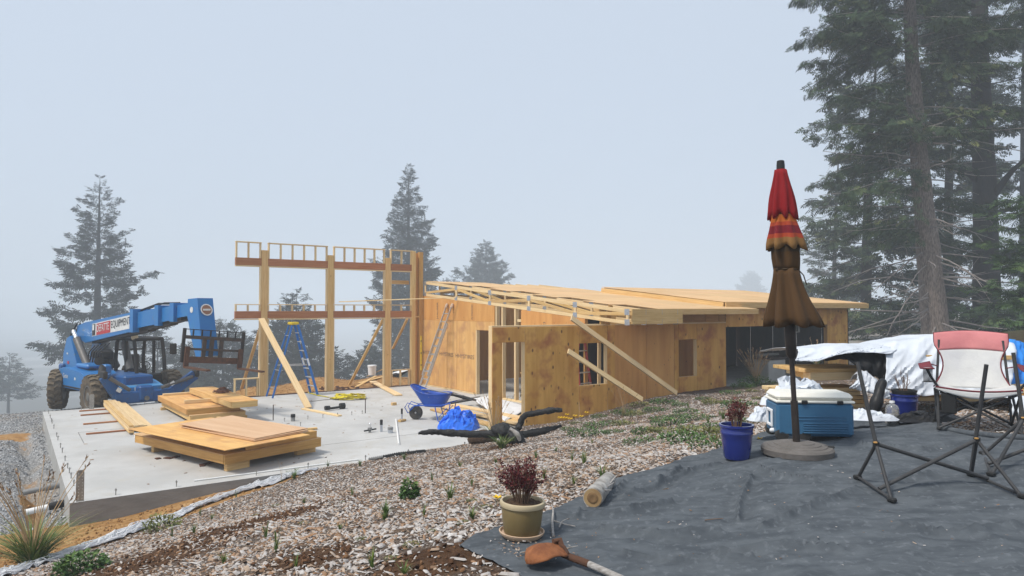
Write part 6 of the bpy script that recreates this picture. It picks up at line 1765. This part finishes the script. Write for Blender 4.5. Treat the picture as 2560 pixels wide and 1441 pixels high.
drape('white_tarp', [(2205, 864), (2290, 849), (2340, 838), (2420, 842), (2530, 858)], [(2205, 968), (2240, 985), (2310, 992), (2420, 985), (2520, 975)], 8.7, 8.25, 'tarp_white', 'large white tarp draped over the pile behind the camp chair', 70, 34, .035, seed=5)
drape('black_sheet', [(2085, 884), (2130, 880), (2170, 882), (2200, 884), (2225, 888)], [(2160, 930), (2175, 938), (2190, 945), (2200, 950), (2214, 955)], 8.62, 8.50, 'tarp_black', 'black underside of the tarp hanging beside the lumber ends', 30, 16, .02, .3, seed=2)
drape('white_tarp', [(2142, 936), (2150, 928), (2165, 930), (2180, 945), (2205, 962)], [(2120, 972), (2140, 975), (2170, 985), (2195, 995), (2225, 1000)], 8.40, 8.2, 'tarp_white', 'torn white tarp flap hanging between the two lumber piles', 30, 18, .03, .2, seed=8)
drape('blue_tarp', [(2490, 862), (2530, 850), (2560, 858), (2620, 866), (2700, 880)], [(2490, 965), (2530, 972), (2560, 970), (2620, 968), (2700, 965)], 8.9, 8.5, 'tarp_blue_pale', 'bright blue tarp over the pile at the right edge', 40, 26, .03, seed=3)
drape('white_tarp', [(2520, 995), (2545, 990), (2570, 992), (2620, 995), (2700, 1000)], [(2515, 1040), (2545, 1042), (2570, 1044), (2620, 1045), (2700, 1050)], 7.9, 7.7, 'tarp_white', 'white tarp lying low at the right edge behind the chair frames', 24, 14, .02, .4, seed=6)
heap('white_tarp', PD(1995, 1012, 7.6) * 1.0, .42, .26, .30, 'tarp_white', 6.3, 'crumpled white tarp heap directly behind the cooler', 'tarp', .1, .7, 5.5, 86, 46)
heap('white_tarp', PD(1915, 1050, 6.9), .20, .14, .13, 'tarp_white', 9.1, 'loose white tarp corner left of the cooler', 'tarp', .5, .7, 4.2)
heap('white_tarp', PD(2165, 1048, 7.2), .30, .16, .10, 'tarp_white', 2.2, 'flat white tarp tail right of the cooler', 'tarp', -.2, .7, 4.5)
m = MB(); limb(m, [PD(2178, 1046, 7.6), PD(2190, 1010, 7.6), PD(2200, 975, 7.65), PD(2207, 955, 7.7), PD(2200, 962, 7.75), PD(2193, 1000, 7.8)], [.05, .06, .055, .04, .04, .05], 10, 3.3); tag(m.build('black_sheeting', 'tarp_black', origin=PD(2190, 1046, 7.6), smooth=60), 'upright black loop of sheeting between cooler and jug', 'sheeting')
heap('black_sheeting', PD(2325, 1052, 7.3), .42, .16, .12, 'tarp_black', 4.4, 'dark crumpled sheeting lying under the camp chair', 'sheeting', .1, .6, 3)
cb_ = thing('white_chest', 'pale chest-like box standing in the garage opening', 'box', H(a_at(1925, 1.9), 1.9, .4))
c = H(a_at(1922, 1.9), 1.9, .4)
Rg = Matrix((AV, BV, ZV)).transposed()
MB().bbox(c + ZV * .36, (1.0, .6, .72), .03, Rg).build('body', 'concrete_edge', cb_)
MB().bbox(c + ZV * .76, (1.06, .66, .06), .02, Rg).build('lid', 'dark_board', cb_)
MB().tube([c + ZV * .88 - AV * .7, c + ZV * .88 + AV * .5], .05, 10).build('roller', 'rim_grey', cb_, 50)
# ------------------------------------------------------------------ weeds and grasses
def blades_mesh(name, n, h, spread, w, seed, m_='grass', droop=.5, tone=(.2, .8)):
    rg = np.random.default_rng(seed); V, Fc, T = [], [], []
    for k in range(n):
        a = rg.uniform(0, 6.28); hh = h * rg.uniform(.45, 1); s = spread * rg.uniform(.2, 1); d = np.array([math.cos(a), math.sin(a), 0]); sd = np.array([-d[1], d[0], 0])
        b0 = d * rg.uniform(0, spread * .15); o = len(V); tn = rg.uniform(*tone)
        for i in range(5):
            t = i / 4; c = b0 + d * s * t ** 1.6 + np.array([0, 0, hh * (t - droop * .45 * t ** 3)]); ww = w * (1 - t ** 1.5) * .5
            V += [c - sd * ww, c + sd * ww] if i < 4 else [c]
            T += [tn] * (2 if i < 4 else 1)
        for i in range(3): Fc.append((o + 2 * i, o + 2 * i + 1, o + 2 * i + 3, o + 2 * i + 2))
        Fc.append((o + 6, o + 7, o + 8))
    me = bpy.data.meshes.new(name); me.from_pydata([tuple(v) for v in V], [], Fc); me.materials.append(MAT[m_])
    at = me.attributes.new('tone', 'FLOAT', 'POINT'); at.data.foreach_set('value', np.array(T, np.float32)); return me
def leafy_mesh(name, n, h, r, ls, seed, m_):
    rg = np.random.default_rng(seed); th_ = rg.uniform(0, 6.28, n); rr = r * np.sqrt(rg.random(n)); zz = h * rg.random(n) * (1 - .55 * (rr / r) ** 2)
    Pn = np.stack([np.cos(th_) * rr, np.sin(th_) * rr, zz], 1)
    D = np.stack([np.cos(th_), np.sin(th_), rg.normal(.3, .5, n)], 1) + rg.normal(0, .4, (n, 3))
    R = rot_basis(D, np.array([0, 0, 1.0])[None].repeat(n, 0) + rg.normal(0, .3, (n, 3)), rg.normal(0, .5, n)) * (ls * rg.uniform(.6, 1.3, n))[:, None, None]
    return inst_mesh(name, LEAF_V, LEAF_F, R, Pn, m_, np.clip(zz / h * .6 + rg.random(n) * .5, 0, 1))
TUFT = [blades_mesh('grass_tuft', 26, .17, .10, .009, s) for s in (1, 2, 3)] + [blades_mesh('grass_tuft', 12, .20, .06, .010, s) for s in (4, 5)]
WEED = [leafy_mesh('leafy_weed', 420, .05, .15, .020, s, 'leaf_green') for s in (1, 2)] + [leafy_mesh('leafy_weed', 320, .04, .12, .020, 5, 'leaf_olive')]
rg = random.Random(21)
def put(me, name, label, cat, p, s, group=None):
    t = thing(name, label, cat, p, group)
    o = bpy.data.objects.new('foliage', me); o['kind'] = 'stuff'
    link(o, Matrix.Translation(p) @ Matrix.Rotation(rg.uniform(0, 6.28), 4, 'Z') @ Matrix.Diagonal((s * rg.uniform(.85, 1.15), s, s * rg.uniform(.85, 1.2), 1)), t)
    return t
tufts = [(485, 1335), (665, 1345), (850, 1325), (1125, 1250), (1080, 1205), (1150, 1170), (1435, 1210), (1180, 1300), (960, 1300), (1430, 1155), (1480, 1110), (1700, 1090), (1590, 1030), (1640, 1050), (1800, 1040), (1770, 1060),
         (530, 1300), (590, 1245), (720, 1190), (820, 1168), (900, 1165), (740, 1185), (1150, 1085), (1560, 1060), (1720, 1020), (1505, 1195), (1340, 1150), (1010, 1150), (1240, 1160), (880, 1240), (760, 1260), (1300, 1190), (560, 1410), (740, 1420), (930, 1420), (690, 1380), (1010, 1440), (1060, 1290), (1180, 1215), (430, 1345), (500, 1290), (1390, 1130), (1460, 1160), (1360, 1200)]
for k, (x, y) in enumerate(tufts):
    put(rg.choice(TUFT), 'grass_tuft', 'small green grass tuft sprouting through the wood chips', 'grass tuft', G(x, y), rg.uniform(.6, 1.15), 'grass tufts in the wood chips')
weeds = [(1660, 1052), (1690, 1046), (1560, 1065), (1620, 1085), (1790, 1072), (1750, 1090), (1720, 1105), (1780, 1118), (1830, 1085), (1530, 1060), (1490, 1070), (1590, 1040), (1640, 1030), (1720, 1035), (1820, 1010), (1760, 1000), (1850, 1018), (1900, 1000), (1700, 1015), (1660, 1010),
         (1440, 1060), (1420, 1075), (1610, 1110), (1660, 1085), (1540, 1085), (1470, 1090), (1800, 1100), (1745, 1050), (1680, 1065), (1600, 1015), (1870, 1060), (1730, 1075), (1880, 980), (1830, 985), (1860, 970), (1780, 1010), (1500, 1045), (1560, 1035)]
for k, (x, y) in enumerate(weeds):
    put(WEED[k % 3], 'leafy_weed', 'low leafy green weed on the bank below the front wall', 'weed', G(x, y), rg.uniform(1.3, 2.6), 'weeds below the front wall')
small = [(860, 1258), (1180, 1255), (980, 1400), (1220, 1270), (905, 1350), (760, 1310), (1030, 1365), (1160, 1310), (1080, 1330), (690, 1265), (640, 1290)]
for x, y in small: put(WEED[2], 'seedling', 'tiny olive seedling in the open wood chips', 'weed', G(x, y), rg.uniform(.3, .5), 'seedlings in the wood chips')
put(leafy_mesh('bushy_weed', 520, .17, .085, .04, 9, 'leaf_green'), 'bushy_weed', 'dark green bushy weed alone in the middle of the chips', 'weed', G(1024, 1248), 1.0)
put(leafy_mesh('bushy_weed', 900, .16, .16, .035, 10, 'leaf_green'), 'bushy_weed', 'leafy green weed at the bottom left beside the net', 'weed', G(205, 1432), 1.25)
put(leafy_mesh('bushy_weed', 500, .18, .20, .04, 11, 'leaf_olive'), 'bushy_weed', 'yellow-green weed growing through the net near the slab', 'weed', G(405, 1325), 1.2)
put(leafy_mesh('bushy_weed', 700, .16, .5, .05, 12, 'leaf_olive'), 'bushy_weed', 'olive ground cover under the charred branch', 'weed', G(1130, 1112), 1.0)
put(leafy_mesh('bushy_weed', 900, .30, .60, .05, 14, 'leaf_green'), 'bushy_weed', 'green weeds below the tall grass at the garage opening', 'weed', G(1890, 965), 1.0)
put(blades_mesh('grass_clump', 120, .34, .36, .014, 31, tone=(.3, .85)), 'grass_clump', 'bright green arching grass clump in front of the charred branch', 'grass', G(1255, 1122), 1.0)
put(blades_mesh('grass_clump', 60, .30, .2, .012, 32), 'grass_clump', 'green grass clump at the left end of the olive ground cover', 'grass', G(1082, 1118), .8)
put(blades_mesh('grass_clump', 50, .26, .2, .011, 33), 'grass_clump', 'grass clump sprouting at the slab edge beside the drain hose', 'grass', G(735, 1198), .8)
put(blades_mesh('grass_clump', 40, .22, .12, .012, 34, tone=(.2, .6)), 'grass_clump', 'dark green strappy leaves alone in the chips, lower left of centre', 'grass', G(965, 1296), .8)
put(blades_mesh('grass_clump', 40, .20, .12, .012, 35, tone=(.3, .7)), 'grass_clump', 'yellow-flowered grassy clump behind the tan pot', 'grass', G(1262, 1272), .8)
put(blades_mesh('grass_clump', 46, .22, .14, .012, 36, tone=(.3, .7)), 'grass_clump', 'upright green leaves behind the nearer blue pot', 'grass', G(1808, 1050), 1.0)

def tall_grass(label, p, n, h, spread, seed, green=60, head=.09, hs=1.0):
    t = thing('tall_grass', label, 'grass'); rg = random.Random(seed)
    m = MB(); hv, hd, hs_ = [], [], []
    for k in range(n):
        a = rg.uniform(0, 6.28); s = spread * rg.uniform(.2, 1); hh = h * rg.uniform(.55, 1)
        q = [Vector((math.cos(a) * s * t_ ** 1.5, math.sin(a) * s * t_ ** 1.5, hh * t_)) for t_ in (0, .35, .7, 1)]
        m.tube(q, [.003 * hs, .0026 * hs, .002 * hs, .0012 * hs], 4)
        d = (q[3] - q[2]).normalized()
        for j in range(9):
            hv.append(list(q[3] - d * head * (j / 9 - .3))); hd.append(list(d + Vector((rg.uniform(-.5, .5), rg.uniform(-.5, .5), rg.uniform(-.2, .4))))); hs_.append(head * .55 * rg.uniform(.6, 1.1))
    st_ = m.mesh('stem', 'seed_head'); at = st_.attributes.new('tone', 'FLOAT', 'POINT'); at.data.foreach_set('value', np.full(len(st_.vertices), .75, np.float32))
    link(bpy.data.objects.new('stem', st_), Matrix.Identity(4), t)['kind'] = 'stuff'
    hv, hd, hs_ = np.array(hv), np.array(hd), np.array(hs_); g2 = np.random.default_rng(seed)
    R = rot_basis(hd, np.array([.3, .2, 1.0])[None].repeat(len(hv), 0), g2.uniform(0, 6, len(hv))) * np.stack([hs_, hs_ * .5, hs_ * .5], 1)[:, None, :]
    link(bpy.data.objects.new('seed_head', inst_mesh('seed_head', LEAF_V, LEAF_F, R, hv, 'seed_head', g2.random(len(hv)))), Matrix.Identity(4), t)['kind'] = 'stuff'
    link(bpy.data.objects.new('blade', blades_mesh('blade', green, h * .55, spread * 1.3, .009 * hs, seed, tone=(.3, 1))), Matrix.Identity(4), t)['kind'] = 'stuff'
    place(t, p); return t
tall_grass('clump of long grass with brown seed heads at the lower left corner', G(80, 1412), 22, 1.15, .62, 1, 300, .11, 2.2)
tall_grass('dry straw-coloured grass standing in front of the door post', G(1235, 1098), 34, 1.05, .45, 2, 60, .09, 2.2)
tall_grass('tall brown feathery grass in the garage opening', G(1890, 962), 40, 1.10, .55, 3, 40, .17, 3.0)
tall_grass('small clump of feathery grass showing above the white tarp', H(a_at(2040, .7), .7, .85), 14, .95, .35, 4, 20, .14, 2.6)
tall_grass('thin dry grass stems leaning on the front wall foot', G(1560, 1040), 12, .75, .35, 5, 20, .06, 1.0)
tall_grass('single dry flower stalk rising in front of the nearest panel pile', G(705, 1205), 2, .42, .10, 6, 6, .06, 1.0)
def flowers(label, centre, pts, size, p):
    t = thing('yellow_flowers', label, 'flower', centre)
    for q in pts:
        m = MB(); h_ = p * random.uniform(.7, 1.2); q = Vector(q)
        m.tube([q, q + Vector((.01, 0, h_))], .002, 4); m.build('stalk', 'leaf_stalk', t)
        f = MB(); c = q + Vector((.01, 0, h_)); k_ = 7
        for i in range(k_):
            a = 2 * math.pi * i / k_; d = Vector((math.cos(a), math.sin(a) * .6, .5)).normalized(); s_ = Vector((-math.sin(a), math.cos(a), 0))
            f.add([c, c + d * size * .6 + s_ * size * .28, c + d * size, c + d * size * .6 - s_ * size * .28], [(0, 1, 2, 3)])
        f.build('petal', 'petal', t)
mat('leaf_stalk', (.08, .13, .03), rough=.7)
flowers('yellow poppies by the wall foot right of the charred branch', G(1425, 1070), [G(x, y) for x, y in ((1405, 1068), (1416, 1060), (1398, 1072), (1436, 1066), (1465, 1060), (1452, 1072), (1424, 1074), (1412, 1080))], .075, .24)
flowers('single yellow flower behind the tan pot', G(1240, 1268), [G(1240, 1266)], .045, .05)
flowers('single yellow flower right of the nearer blue pot', G(1898, 1104), [G(1898, 1106)], .045, .03)
c = G(1205, 1108); m = MB(); limb(m, [c + Vector((-.28, .02, .02)), c + Vector((-.1, 0, .10)), c + Vector((.1, 0, .11)), c + Vector((.28, .02, .03))], [.06, .14, .15, .07], 16, 5.5, 6, .35)
tag(m.build('earth_clod', 'potting_soil', origin=c, smooth=70), 'brown rooty earth clod below the charred branch', 'earth clod')

# ------------------------------------------------------------------ conifers
def sprig_template(n=9, w=.11):
    V, Fc = [], []
    for i in range(n):
        t = i / (n - 1); s = 1 if i % 2 else -1
        if i == n - 1: b, d, l = np.array([.55, 0, 0]), np.array([1, 0, -.1]), .45
        else:
            b = np.array([.05 + .62 * t, 0, 0]); ang = s * (1.0 - .35 * t); d = np.array([math.cos(ang), math.sin(ang), -.18]); l = .46 * (1 - .35 * t)
        sd = np.cross(d, [0, 0, 1]); sd /= np.linalg.norm(sd); o = len(V)
        V += [tuple(b - sd * w * .25), tuple(b + d * l * .55 + sd * w * .5), tuple(b + d * l), tuple(b + d * l * .55 - sd * w * .5)]
        Fc += [(o, o + 1, o + 2), (o, o + 2, o + 3)]
    return np.array(V), Fc
SPV, SPF = sprig_template(7, .16)
SPV2, SPF2 = sprig_template(9, .10)

class Tree:
    def __init__(s, seed): s.rg = np.random.default_rng(seed); s.wood = MB(); s.P, s.D, s.S, s.T = [], [], [], []
    def branch(s, p, az, L, pitch, curl, dens, size, start=.2, wr=.018, drop=.25, lat=.42, tone=0.0, seg=7):
        rg = s.rg; pts = []; q = np.array(p, float); d = np.array([math.cos(az) * math.cos(pitch), math.sin(az) * math.cos(pitch), math.sin(pitch)])
        for i in range(seg + 1):
            pts.append(q.copy()); d = d + np.array([0, 0, curl / seg]) + rg.normal(0, .045, 3); d /= np.linalg.norm(d); q = q + d * L / seg
        s.wood.tube(pts, [wr * L ** .5 * (1 - .85 * i / seg) + .003 for i in range(seg + 1)], 5, False)
        A = np.array(pts); n = max(3, int(L * dens)); ts = start + (1 - start) * rg.random(n) ** .85
        for t in ts:
            f = t * seg; i = min(int(f), seg - 1); c = A[i] + (A[i + 1] - A[i]) * (f - i); dv = (A[i + 1] - A[i]); dv = dv / np.linalg.norm(dv)
            sd = np.cross(dv, [0, 0, 1]); sd /= max(np.linalg.norm(sd), 1e-5); sg = rg.choice([-1, 1]); ll = lat * L * (1.02 - t) * rg.uniform(.5, 1.1) + .12
            ld = dv * rg.uniform(.45, .9) + sd * sg * rg.uniform(.5, 1.0) + np.array([0, 0, -drop * rg.uniform(0, 1.2)]); ld /= np.linalg.norm(ld)
            k = max(1, int(ll / (size * .55)))
            for j in range(k):
                u = (j + rg.random() * .6) / k; droop = np.array([0, 0, -drop * .6 * (u * ll) ** 2])
                s.P.append(c + ld * ll * u + droop + rg.normal(0, size * .12, 3)); s.D.append(ld + rg.normal(0, .28, 3) + np.array([0, 0, -drop * u])); s.S.append(size * rg.uniform(.7, 1.25)); s.T.append(np.clip(rg.normal(.42 + tone, .2), 0, 1))
    def build(s, t, wood_mat, needle_mat, near=False, trunk=None):
        if trunk: trunk.build('trunk', wood_mat if isinstance(wood_mat, str) else wood_mat[0], t, 70)
        if s.wood.v: s.wood.build('branches', wood_mat if isinstance(wood_mat, str) else wood_mat[1], t, 70)['kind'] = 'stuff'
        Pn, D, S = np.array(s.P), np.array(s.D), np.array(s.S)
        rg = s.rg; R = rot_basis(D, np.array([0, 0, 1.0])[None].repeat(len(Pn), 0) + rg.normal(0, .25, (len(Pn), 3)), rg.normal(0, .5, len(Pn))) * S[:, None, None]
        o3 = np.array(WM[t.name].to_translation())
        me = inst_mesh('crown', SPV2 if near else SPV, SPF2 if near else SPF, R, Pn - o3, needle_mat, np.array(s.T))
        return tag(link(bpy.data.objects.new('crown', me), Matrix.Translation(WM[t.name].to_translation()), t), kind='stuff')

def fir(label, px, top_y, Y, r_base, seed, low_y=None, dens=9.0, size=.42, spread=1.0, gap=.55, nm='needles_far', base_drop=4.0, irregular=.25, power=.85):
    """a spire-shaped fir at bearing px and distance Y"""
    Y *= 2.8; r_base *= 2.8; size *= 2.85; gap *= 2.2; dens *= 1.0
    tip = PD(px, top_y, Y); gb = gz1(tip.x, tip.y); low = PD(px, low_y, Y).z if low_y else gb + 1.0
    t = thing('fir_tree', label, 'tree', (tip.x, tip.y, gb)); T = Tree(seed); rg = T.rg
    tr = MB(); hh = tip.z - gb
    tr.tube([(tip.x, tip.y, gb - .3), (tip.x + .05, tip.y, gb + hh * .4), (tip.x - .03, tip.y, gb + hh * .75), (tip.x, tip.y, tip.z)], [.017 * hh + .05, .012 * hh + .03, .006 * hh + .02, .012], 9)
    z = tip.z - .25; span = tip.z - low
    while z > low:
        k = (tip.z - z) / span; R = r_base * k ** power * (1 + irregular * rg.normal(0, .5))
        n = int(3 + 3 * min(1, k * 2.5)); a0 = rg.uniform(0, 6.28)
        for j in range(n):
            L = max(.25, R * rg.uniform(.65, 1.15)); T.branch((tip.x, tip.y, z + rg.normal(0, .12)), a0 + 6.283 * j / n + rg.normal(0, .2), L, .45 - .65 * k + rg.normal(0, .08), .30 + .25 * k, dens, size * (.55 + .45 * min(1, k * 2)), .12, .013, .22)
        z -= gap * (.45 + .75 * k) * rg.uniform(.8, 1.2)
    T.build(t, 'bark_far', nm, False, tr); return t
fir('tall spire-shaped fir standing behind the telehandler', 250, 440, 31, 2.75, 101, 905, 9.5, .40, gap=.85, irregular=.25)
fir('tallest fir rising behind the corner of the window wall', 1022, 415, 39, 3.2, 102, 1000, 9, .48, gap=.62, power=.75)
fir('distant fir standing above the plywood roof', 1215, 603, 58, 2.6, 103, 760, 9, .55, gap=.6, power=.7)
fir('dark fir seen through the middle bay of the window wall', 742, 725, 30, 2.6, 104, 985, 9, .42, gap=.55)
fir('slim young fir left of the dark fir in the middle bay', 716, 738, 33, 1.7, 105, 985, 9, .40, gap=.55)
fir('short dark fir behind the blue step ladder', 800, 850, 29, 1.7, 106, 985, 9, .40, gap=.5)
fir('bushy dark fir behind the fork carriage', 560, 800, 31, 2.7, 107, 985, 9, .45, gap=.5)
fir('low dark fir between telehandler cab and forks', 480, 855, 31, 1.9, 108, 985, 9, .42, gap=.5)
fir('low dark fir at the left end of the window wall', 630, 860, 30, 1.6, 109, 985, 9, .40, gap=.5)
fir('dark fir low behind the right bays of the window wall', 925, 860, 31, 1.9, 110, 990, 9, .42, gap=.5)
fir('faint small fir at the far left edge in fog', 24, 884, 46, 2.1, 111, 1010, 8, .45, gap=.75)
fir('thin second fir at the far left edge', -30, 920, 44, 2.2, 112, 1010, 8, .5, gap=.8)
fir('ghostly fir far behind the garage roof', 1876, 680, 200, 6.3, 113, 770, 5, 1.7, gap=1.5)
fir('tiny fir tip just above the roof edge', 1130, 692, 60, 1.5, 114, 745, 7, .5, gap=.7)
fir('low fir hidden behind the telehandler cab', 395, 830, 33, 2.0, 115, 985, 8, .42, gap=.6)

def big_tree(name, label, pts, rr, seed, branches, wood, nm, dead=0, near=True, size=.26, full=2.0):
    size *= 1.25
    """pts: trunk bearings (px, py, distance) from the root upwards"""
    K = 2.05; rr = [r * K * (.6 if name == 'dense_evergreen' else 1) for r in rr]; size *= 1.8
    pts = [(p[0], p[1], p[2] * K) for p in pts]
    branches = [((b[0] - EYE) * K + EYE, (b[1] - EYE) * K + EYE, b[2], b[3] * K, b[4] * K, *b[5:9], b[9] / K * 1.1, b[10]) for b in branches]
    q = [PD(*p) for p in pts]; root = q[0].copy(); root.z = gz1(root.x, root.y) - .05; q = [root] + q[1:]
    t = thing(name, label, 'tree', root); T = Tree(seed); rg = T.rg; tr = MB()
    limb(tr, q, rr, 18, seed * .37, 8, .10)
    tr.build('trunk', wood[0], t, 70)
    zs_ = [v.z for v in q]
    def at(z): return [float(np.interp(z, zs_, [v.x for v in q])), float(np.interp(z, zs_, [v.y for v in q])), z]
    for (z0, z1, n, L0, L1, az0, az1, pit, curl, dens, drop) in branches:
        for k in range(n):
            z = rg.uniform(z0, z1); T.branch(at(z), rg.uniform(az0, az1), rg.uniform(L0, L1), pit + rg.normal(0, .12), curl, dens * full, size, .16, .016, drop, .40, rg.choice([0, 0, 0, .22]))
    dw = MB()
    for k in range(dead):
        z = rg.uniform(root.z + .3, root.z + 11); p = np.array(at(z)); az = rg.choice([rg.uniform(2.6, 3.9), rg.uniform(-.6, .6), rg.uniform(3.6, 5.4)]); L = rg.uniform(2, 5.6); d = np.array([math.cos(az), math.sin(az), rg.uniform(-.28, .02)]); pl_ = [p]
        for i in range(6):
            d = d + rg.normal(0, .09, 3) + np.array([0, 0, -.02]); d /= np.linalg.norm(d); pl_.append(pl_[-1] + d * L / 6)
        dw.tube(pl_, [.030 * (1 - i / 7) * (L / 2) ** .5 + .005 for i in range(7)], 5, False)
        for j in range(3):
            i = rg.integers(2, 6); e = d * rg.uniform(.4, 1) + rg.normal(0, .5, 3); dw.tube([pl_[i], pl_[i] + e * .25 * L * .5, pl_[i] + e * .45 * L * .5 + np.array([0, 0, -.05])], [.012, .008, .004], 4, False)
    if dead: dw.build('dead_branches', 'dead_branch', t, 70)['kind'] = 'stuff'
    T.build(t, wood, nm, near); return t
W_, E_ = math.pi, 0.0
PI2 = 2 * math.pi
big_tree('old_fir', 'tall fir with pale furrowed trunk and bare lower twigs behind the white tarp', [(2342, 850, 17), (2336, 800, 17), (2318, 600, 17.0), (2300, 420, 17.1), (2283, 200, 17.2), (2272, -60, 17.3), (2262, -500, 17.4)], [.36, .31, .245, .205, .17, .14, .08], 1,
    [(5.2, 13.5, 38, 1.4, 3.05, W_ - .9, W_ + .7, -.05, -.12, 13, .55), (5.5, 13.5, 20, 1.2, 2.8, -.9, .9, -.02, -.15, 13, .5), (6, 13.5, 16, 1.2, 2.6, PI2 * .62, PI2 * .88, -.05, -.2, 12, .5), (4.2, 6.2, 4, 1.0, 1.9, W_ - .6, W_ + .9, -.05, -.2, 14, .5), (8.8, 12.2, 10, 2.3, 3.0, W_ - .5, W_ + .4, -.02, -.12, 14, .55)],
    ('bark_grey', 'dead_branch'), 'needles_near', 64, True, .24)
big_tree('dark_cypress', 'dark straight trunked tree with spreading limbs at the right edge', [(2468, 835, 20), (2466, 700, 20), (2462, 480, 20), (2455, 300, 20.1), (2450, 100, 20.2), (2448, -200, 20.3), (2445, -600, 20.4)], [.40, .34, .30, .27, .22, .16, .07], 2,
    [(6.8, 15, 44, 1.6, 3.8, 0, PI2, .12, .05, 13, .3), (3.0, 6.4, 10, 1.4, 2.8, W_ - .8, W_ + .8, .02, -.1, 10, .3)],
    ('bark_dark', 'bark_dark'), 'needles_near', 0, True, .27)
t_ = KIDS.clear()
cyp = [o for o in COL.objects if o.name == 'dark_cypress'][0]
m = MB()
for q in ([(2465, 500, 41), (2490, 480, 40.5), (2520, 440, 40), (2560, 400, 39.5), (2640, 330, 39)], [(2460, 470, 41), (2430, 440, 41), (2395, 425, 41), (2350, 405, 41)], [(2466, 540, 41), (2500, 530, 41), (2560, 515, 41)], [(2460, 380, 41), (2420, 365, 41), (2380, 352, 41)]):
    pp = [PD(*v) for v in q]; limb(m, pp, [.25 * (1 - .8 * i / (len(pp) - 1)) + .01 for i in range(len(pp))], 9, 3.0, 5, .1)
m.build('limb', 'bark_dark', cyp, 70)
big_tree('dense_evergreen', 'dense dark evergreen filling the gap left of the pale trunk', [(2165, 860, 25), (2165, 700, 25), (2170, 500, 25), (2178, 300, 25), (2185, 230, 25), (2190, 160, 25)], [.34, .30, .24, .16, .1, .04], 3,
    [(2.3, 5.5, 34, 1.2, 2.6, 0, PI2, .05, -.05, 11, .25), (5, 11.0, 54, 1.4, 2.9, 0, PI2, .08, .05, 11, .25)], ('bark_dark', 'bark_far'), 'needles_near', 12, False, .36)
big_tree('dense_evergreen', 'broad shaded evergreen behind the two trunks', [(2370, 850, 28), (2370, 600, 28), (2375, 300, 28), (2378, 0, 28), (2380, -300, 28)], [.36, .3, .22, .15, .06], 4,
    [(2.0, 9, 56, 1.5, 3.2, 0, PI2, .05, 0, 10, .25), (8, 18, 50, 1.2, 3.0, 0, PI2, .1, .05, 10, .25)], ('bark_dark', 'bark_far'), 'needles_near', 0, False, .40)
big_tree('dense_evergreen', 'hazy evergreen crown behind the parasol at the far side', [(2085, 860, 41), (2085, 700, 41), (2090, 520, 41), (2095, 420, 41), (2098, 380, 41)], [.26, .22, .15, .08, .03], 5,
    [(2.2, 8.2, 50, 1.2, 2.4, 0, PI2, .1, .05, 9, .2)], ('bark_dark', 'bark_far'), 'needles_near', 0, False, .42)
big_tree('young_fir', 'young bright green fir reaching in at the right edge', [(2680, 900, 13), (2685, 700, 13), (2690, 500, 13), (2695, 380, 13)], [.12, .09, .05, .02], 6,
    [(1.9, 5.2, 34, 1.0, 1.75, W_ - .9, W_ + .9, -.02, .1, 15, .2), (1.9, 5, 14, .8, 1.4, 0, PI2, 0, .1, 12, .2)], ('bark_dark', 'bark_far'), 'needles_fresh', 0, True, .20)
big_tree('dense_evergreen', 'evergreen thicket at the right edge behind the young fir', [(2600, 850, 24), (2600, 700, 24), (2605, 640, 24), (2605, 590, 24)], [.2, .16, .08, .03], 7,
    [(1.8, 5.2, 40, 1.0, 2.2, 0, PI2, .05, .05, 10, .2)], ('bark_dark', 'bark_far'), 'needles_near', 0, False, .34)
big_tree('dense_evergreen', 'low dark undergrowth fir right of the garage corner', [(2225, 875, 21), (2225, 830, 21), (2228, 780, 21), (2228, 745, 21)], [.12, .1, .06, .02], 8,
    [(1.6, 3.0, 34, .8, 1.7, 0, PI2, .0, .05, 11, .2)], ('bark_dark', 'bark_far'), 'needles_near', 10, False, .28)
big_tree('dense_evergreen', 'low dark undergrowth fir below the straight dark trunk', [(2490, 860, 18.5), (2490, 800, 18.5), (2492, 760, 18.5)], [.1, .07, .02], 9,
    [(1.9, 2.9, 26, .8, 1.6, 0, PI2, .0, .05, 11, .2)], ('bark_dark', 'bark_far'), 'needles_fresh', 0, False, .26)
big_tree('dense_evergreen', 'dim crown high behind the right trunks', [(2560, 850, 30), (2560, 400, 30), (2565, 0, 30), (2565, -300, 30)], [.3, .25, .18, .08], 10,
    [(7.5, 19, 56, 1.4, 3.3, 0, PI2, .1, .05, 9, .25)], ('bark_dark', 'bark_far'), 'needles_near', 0, False, .42)
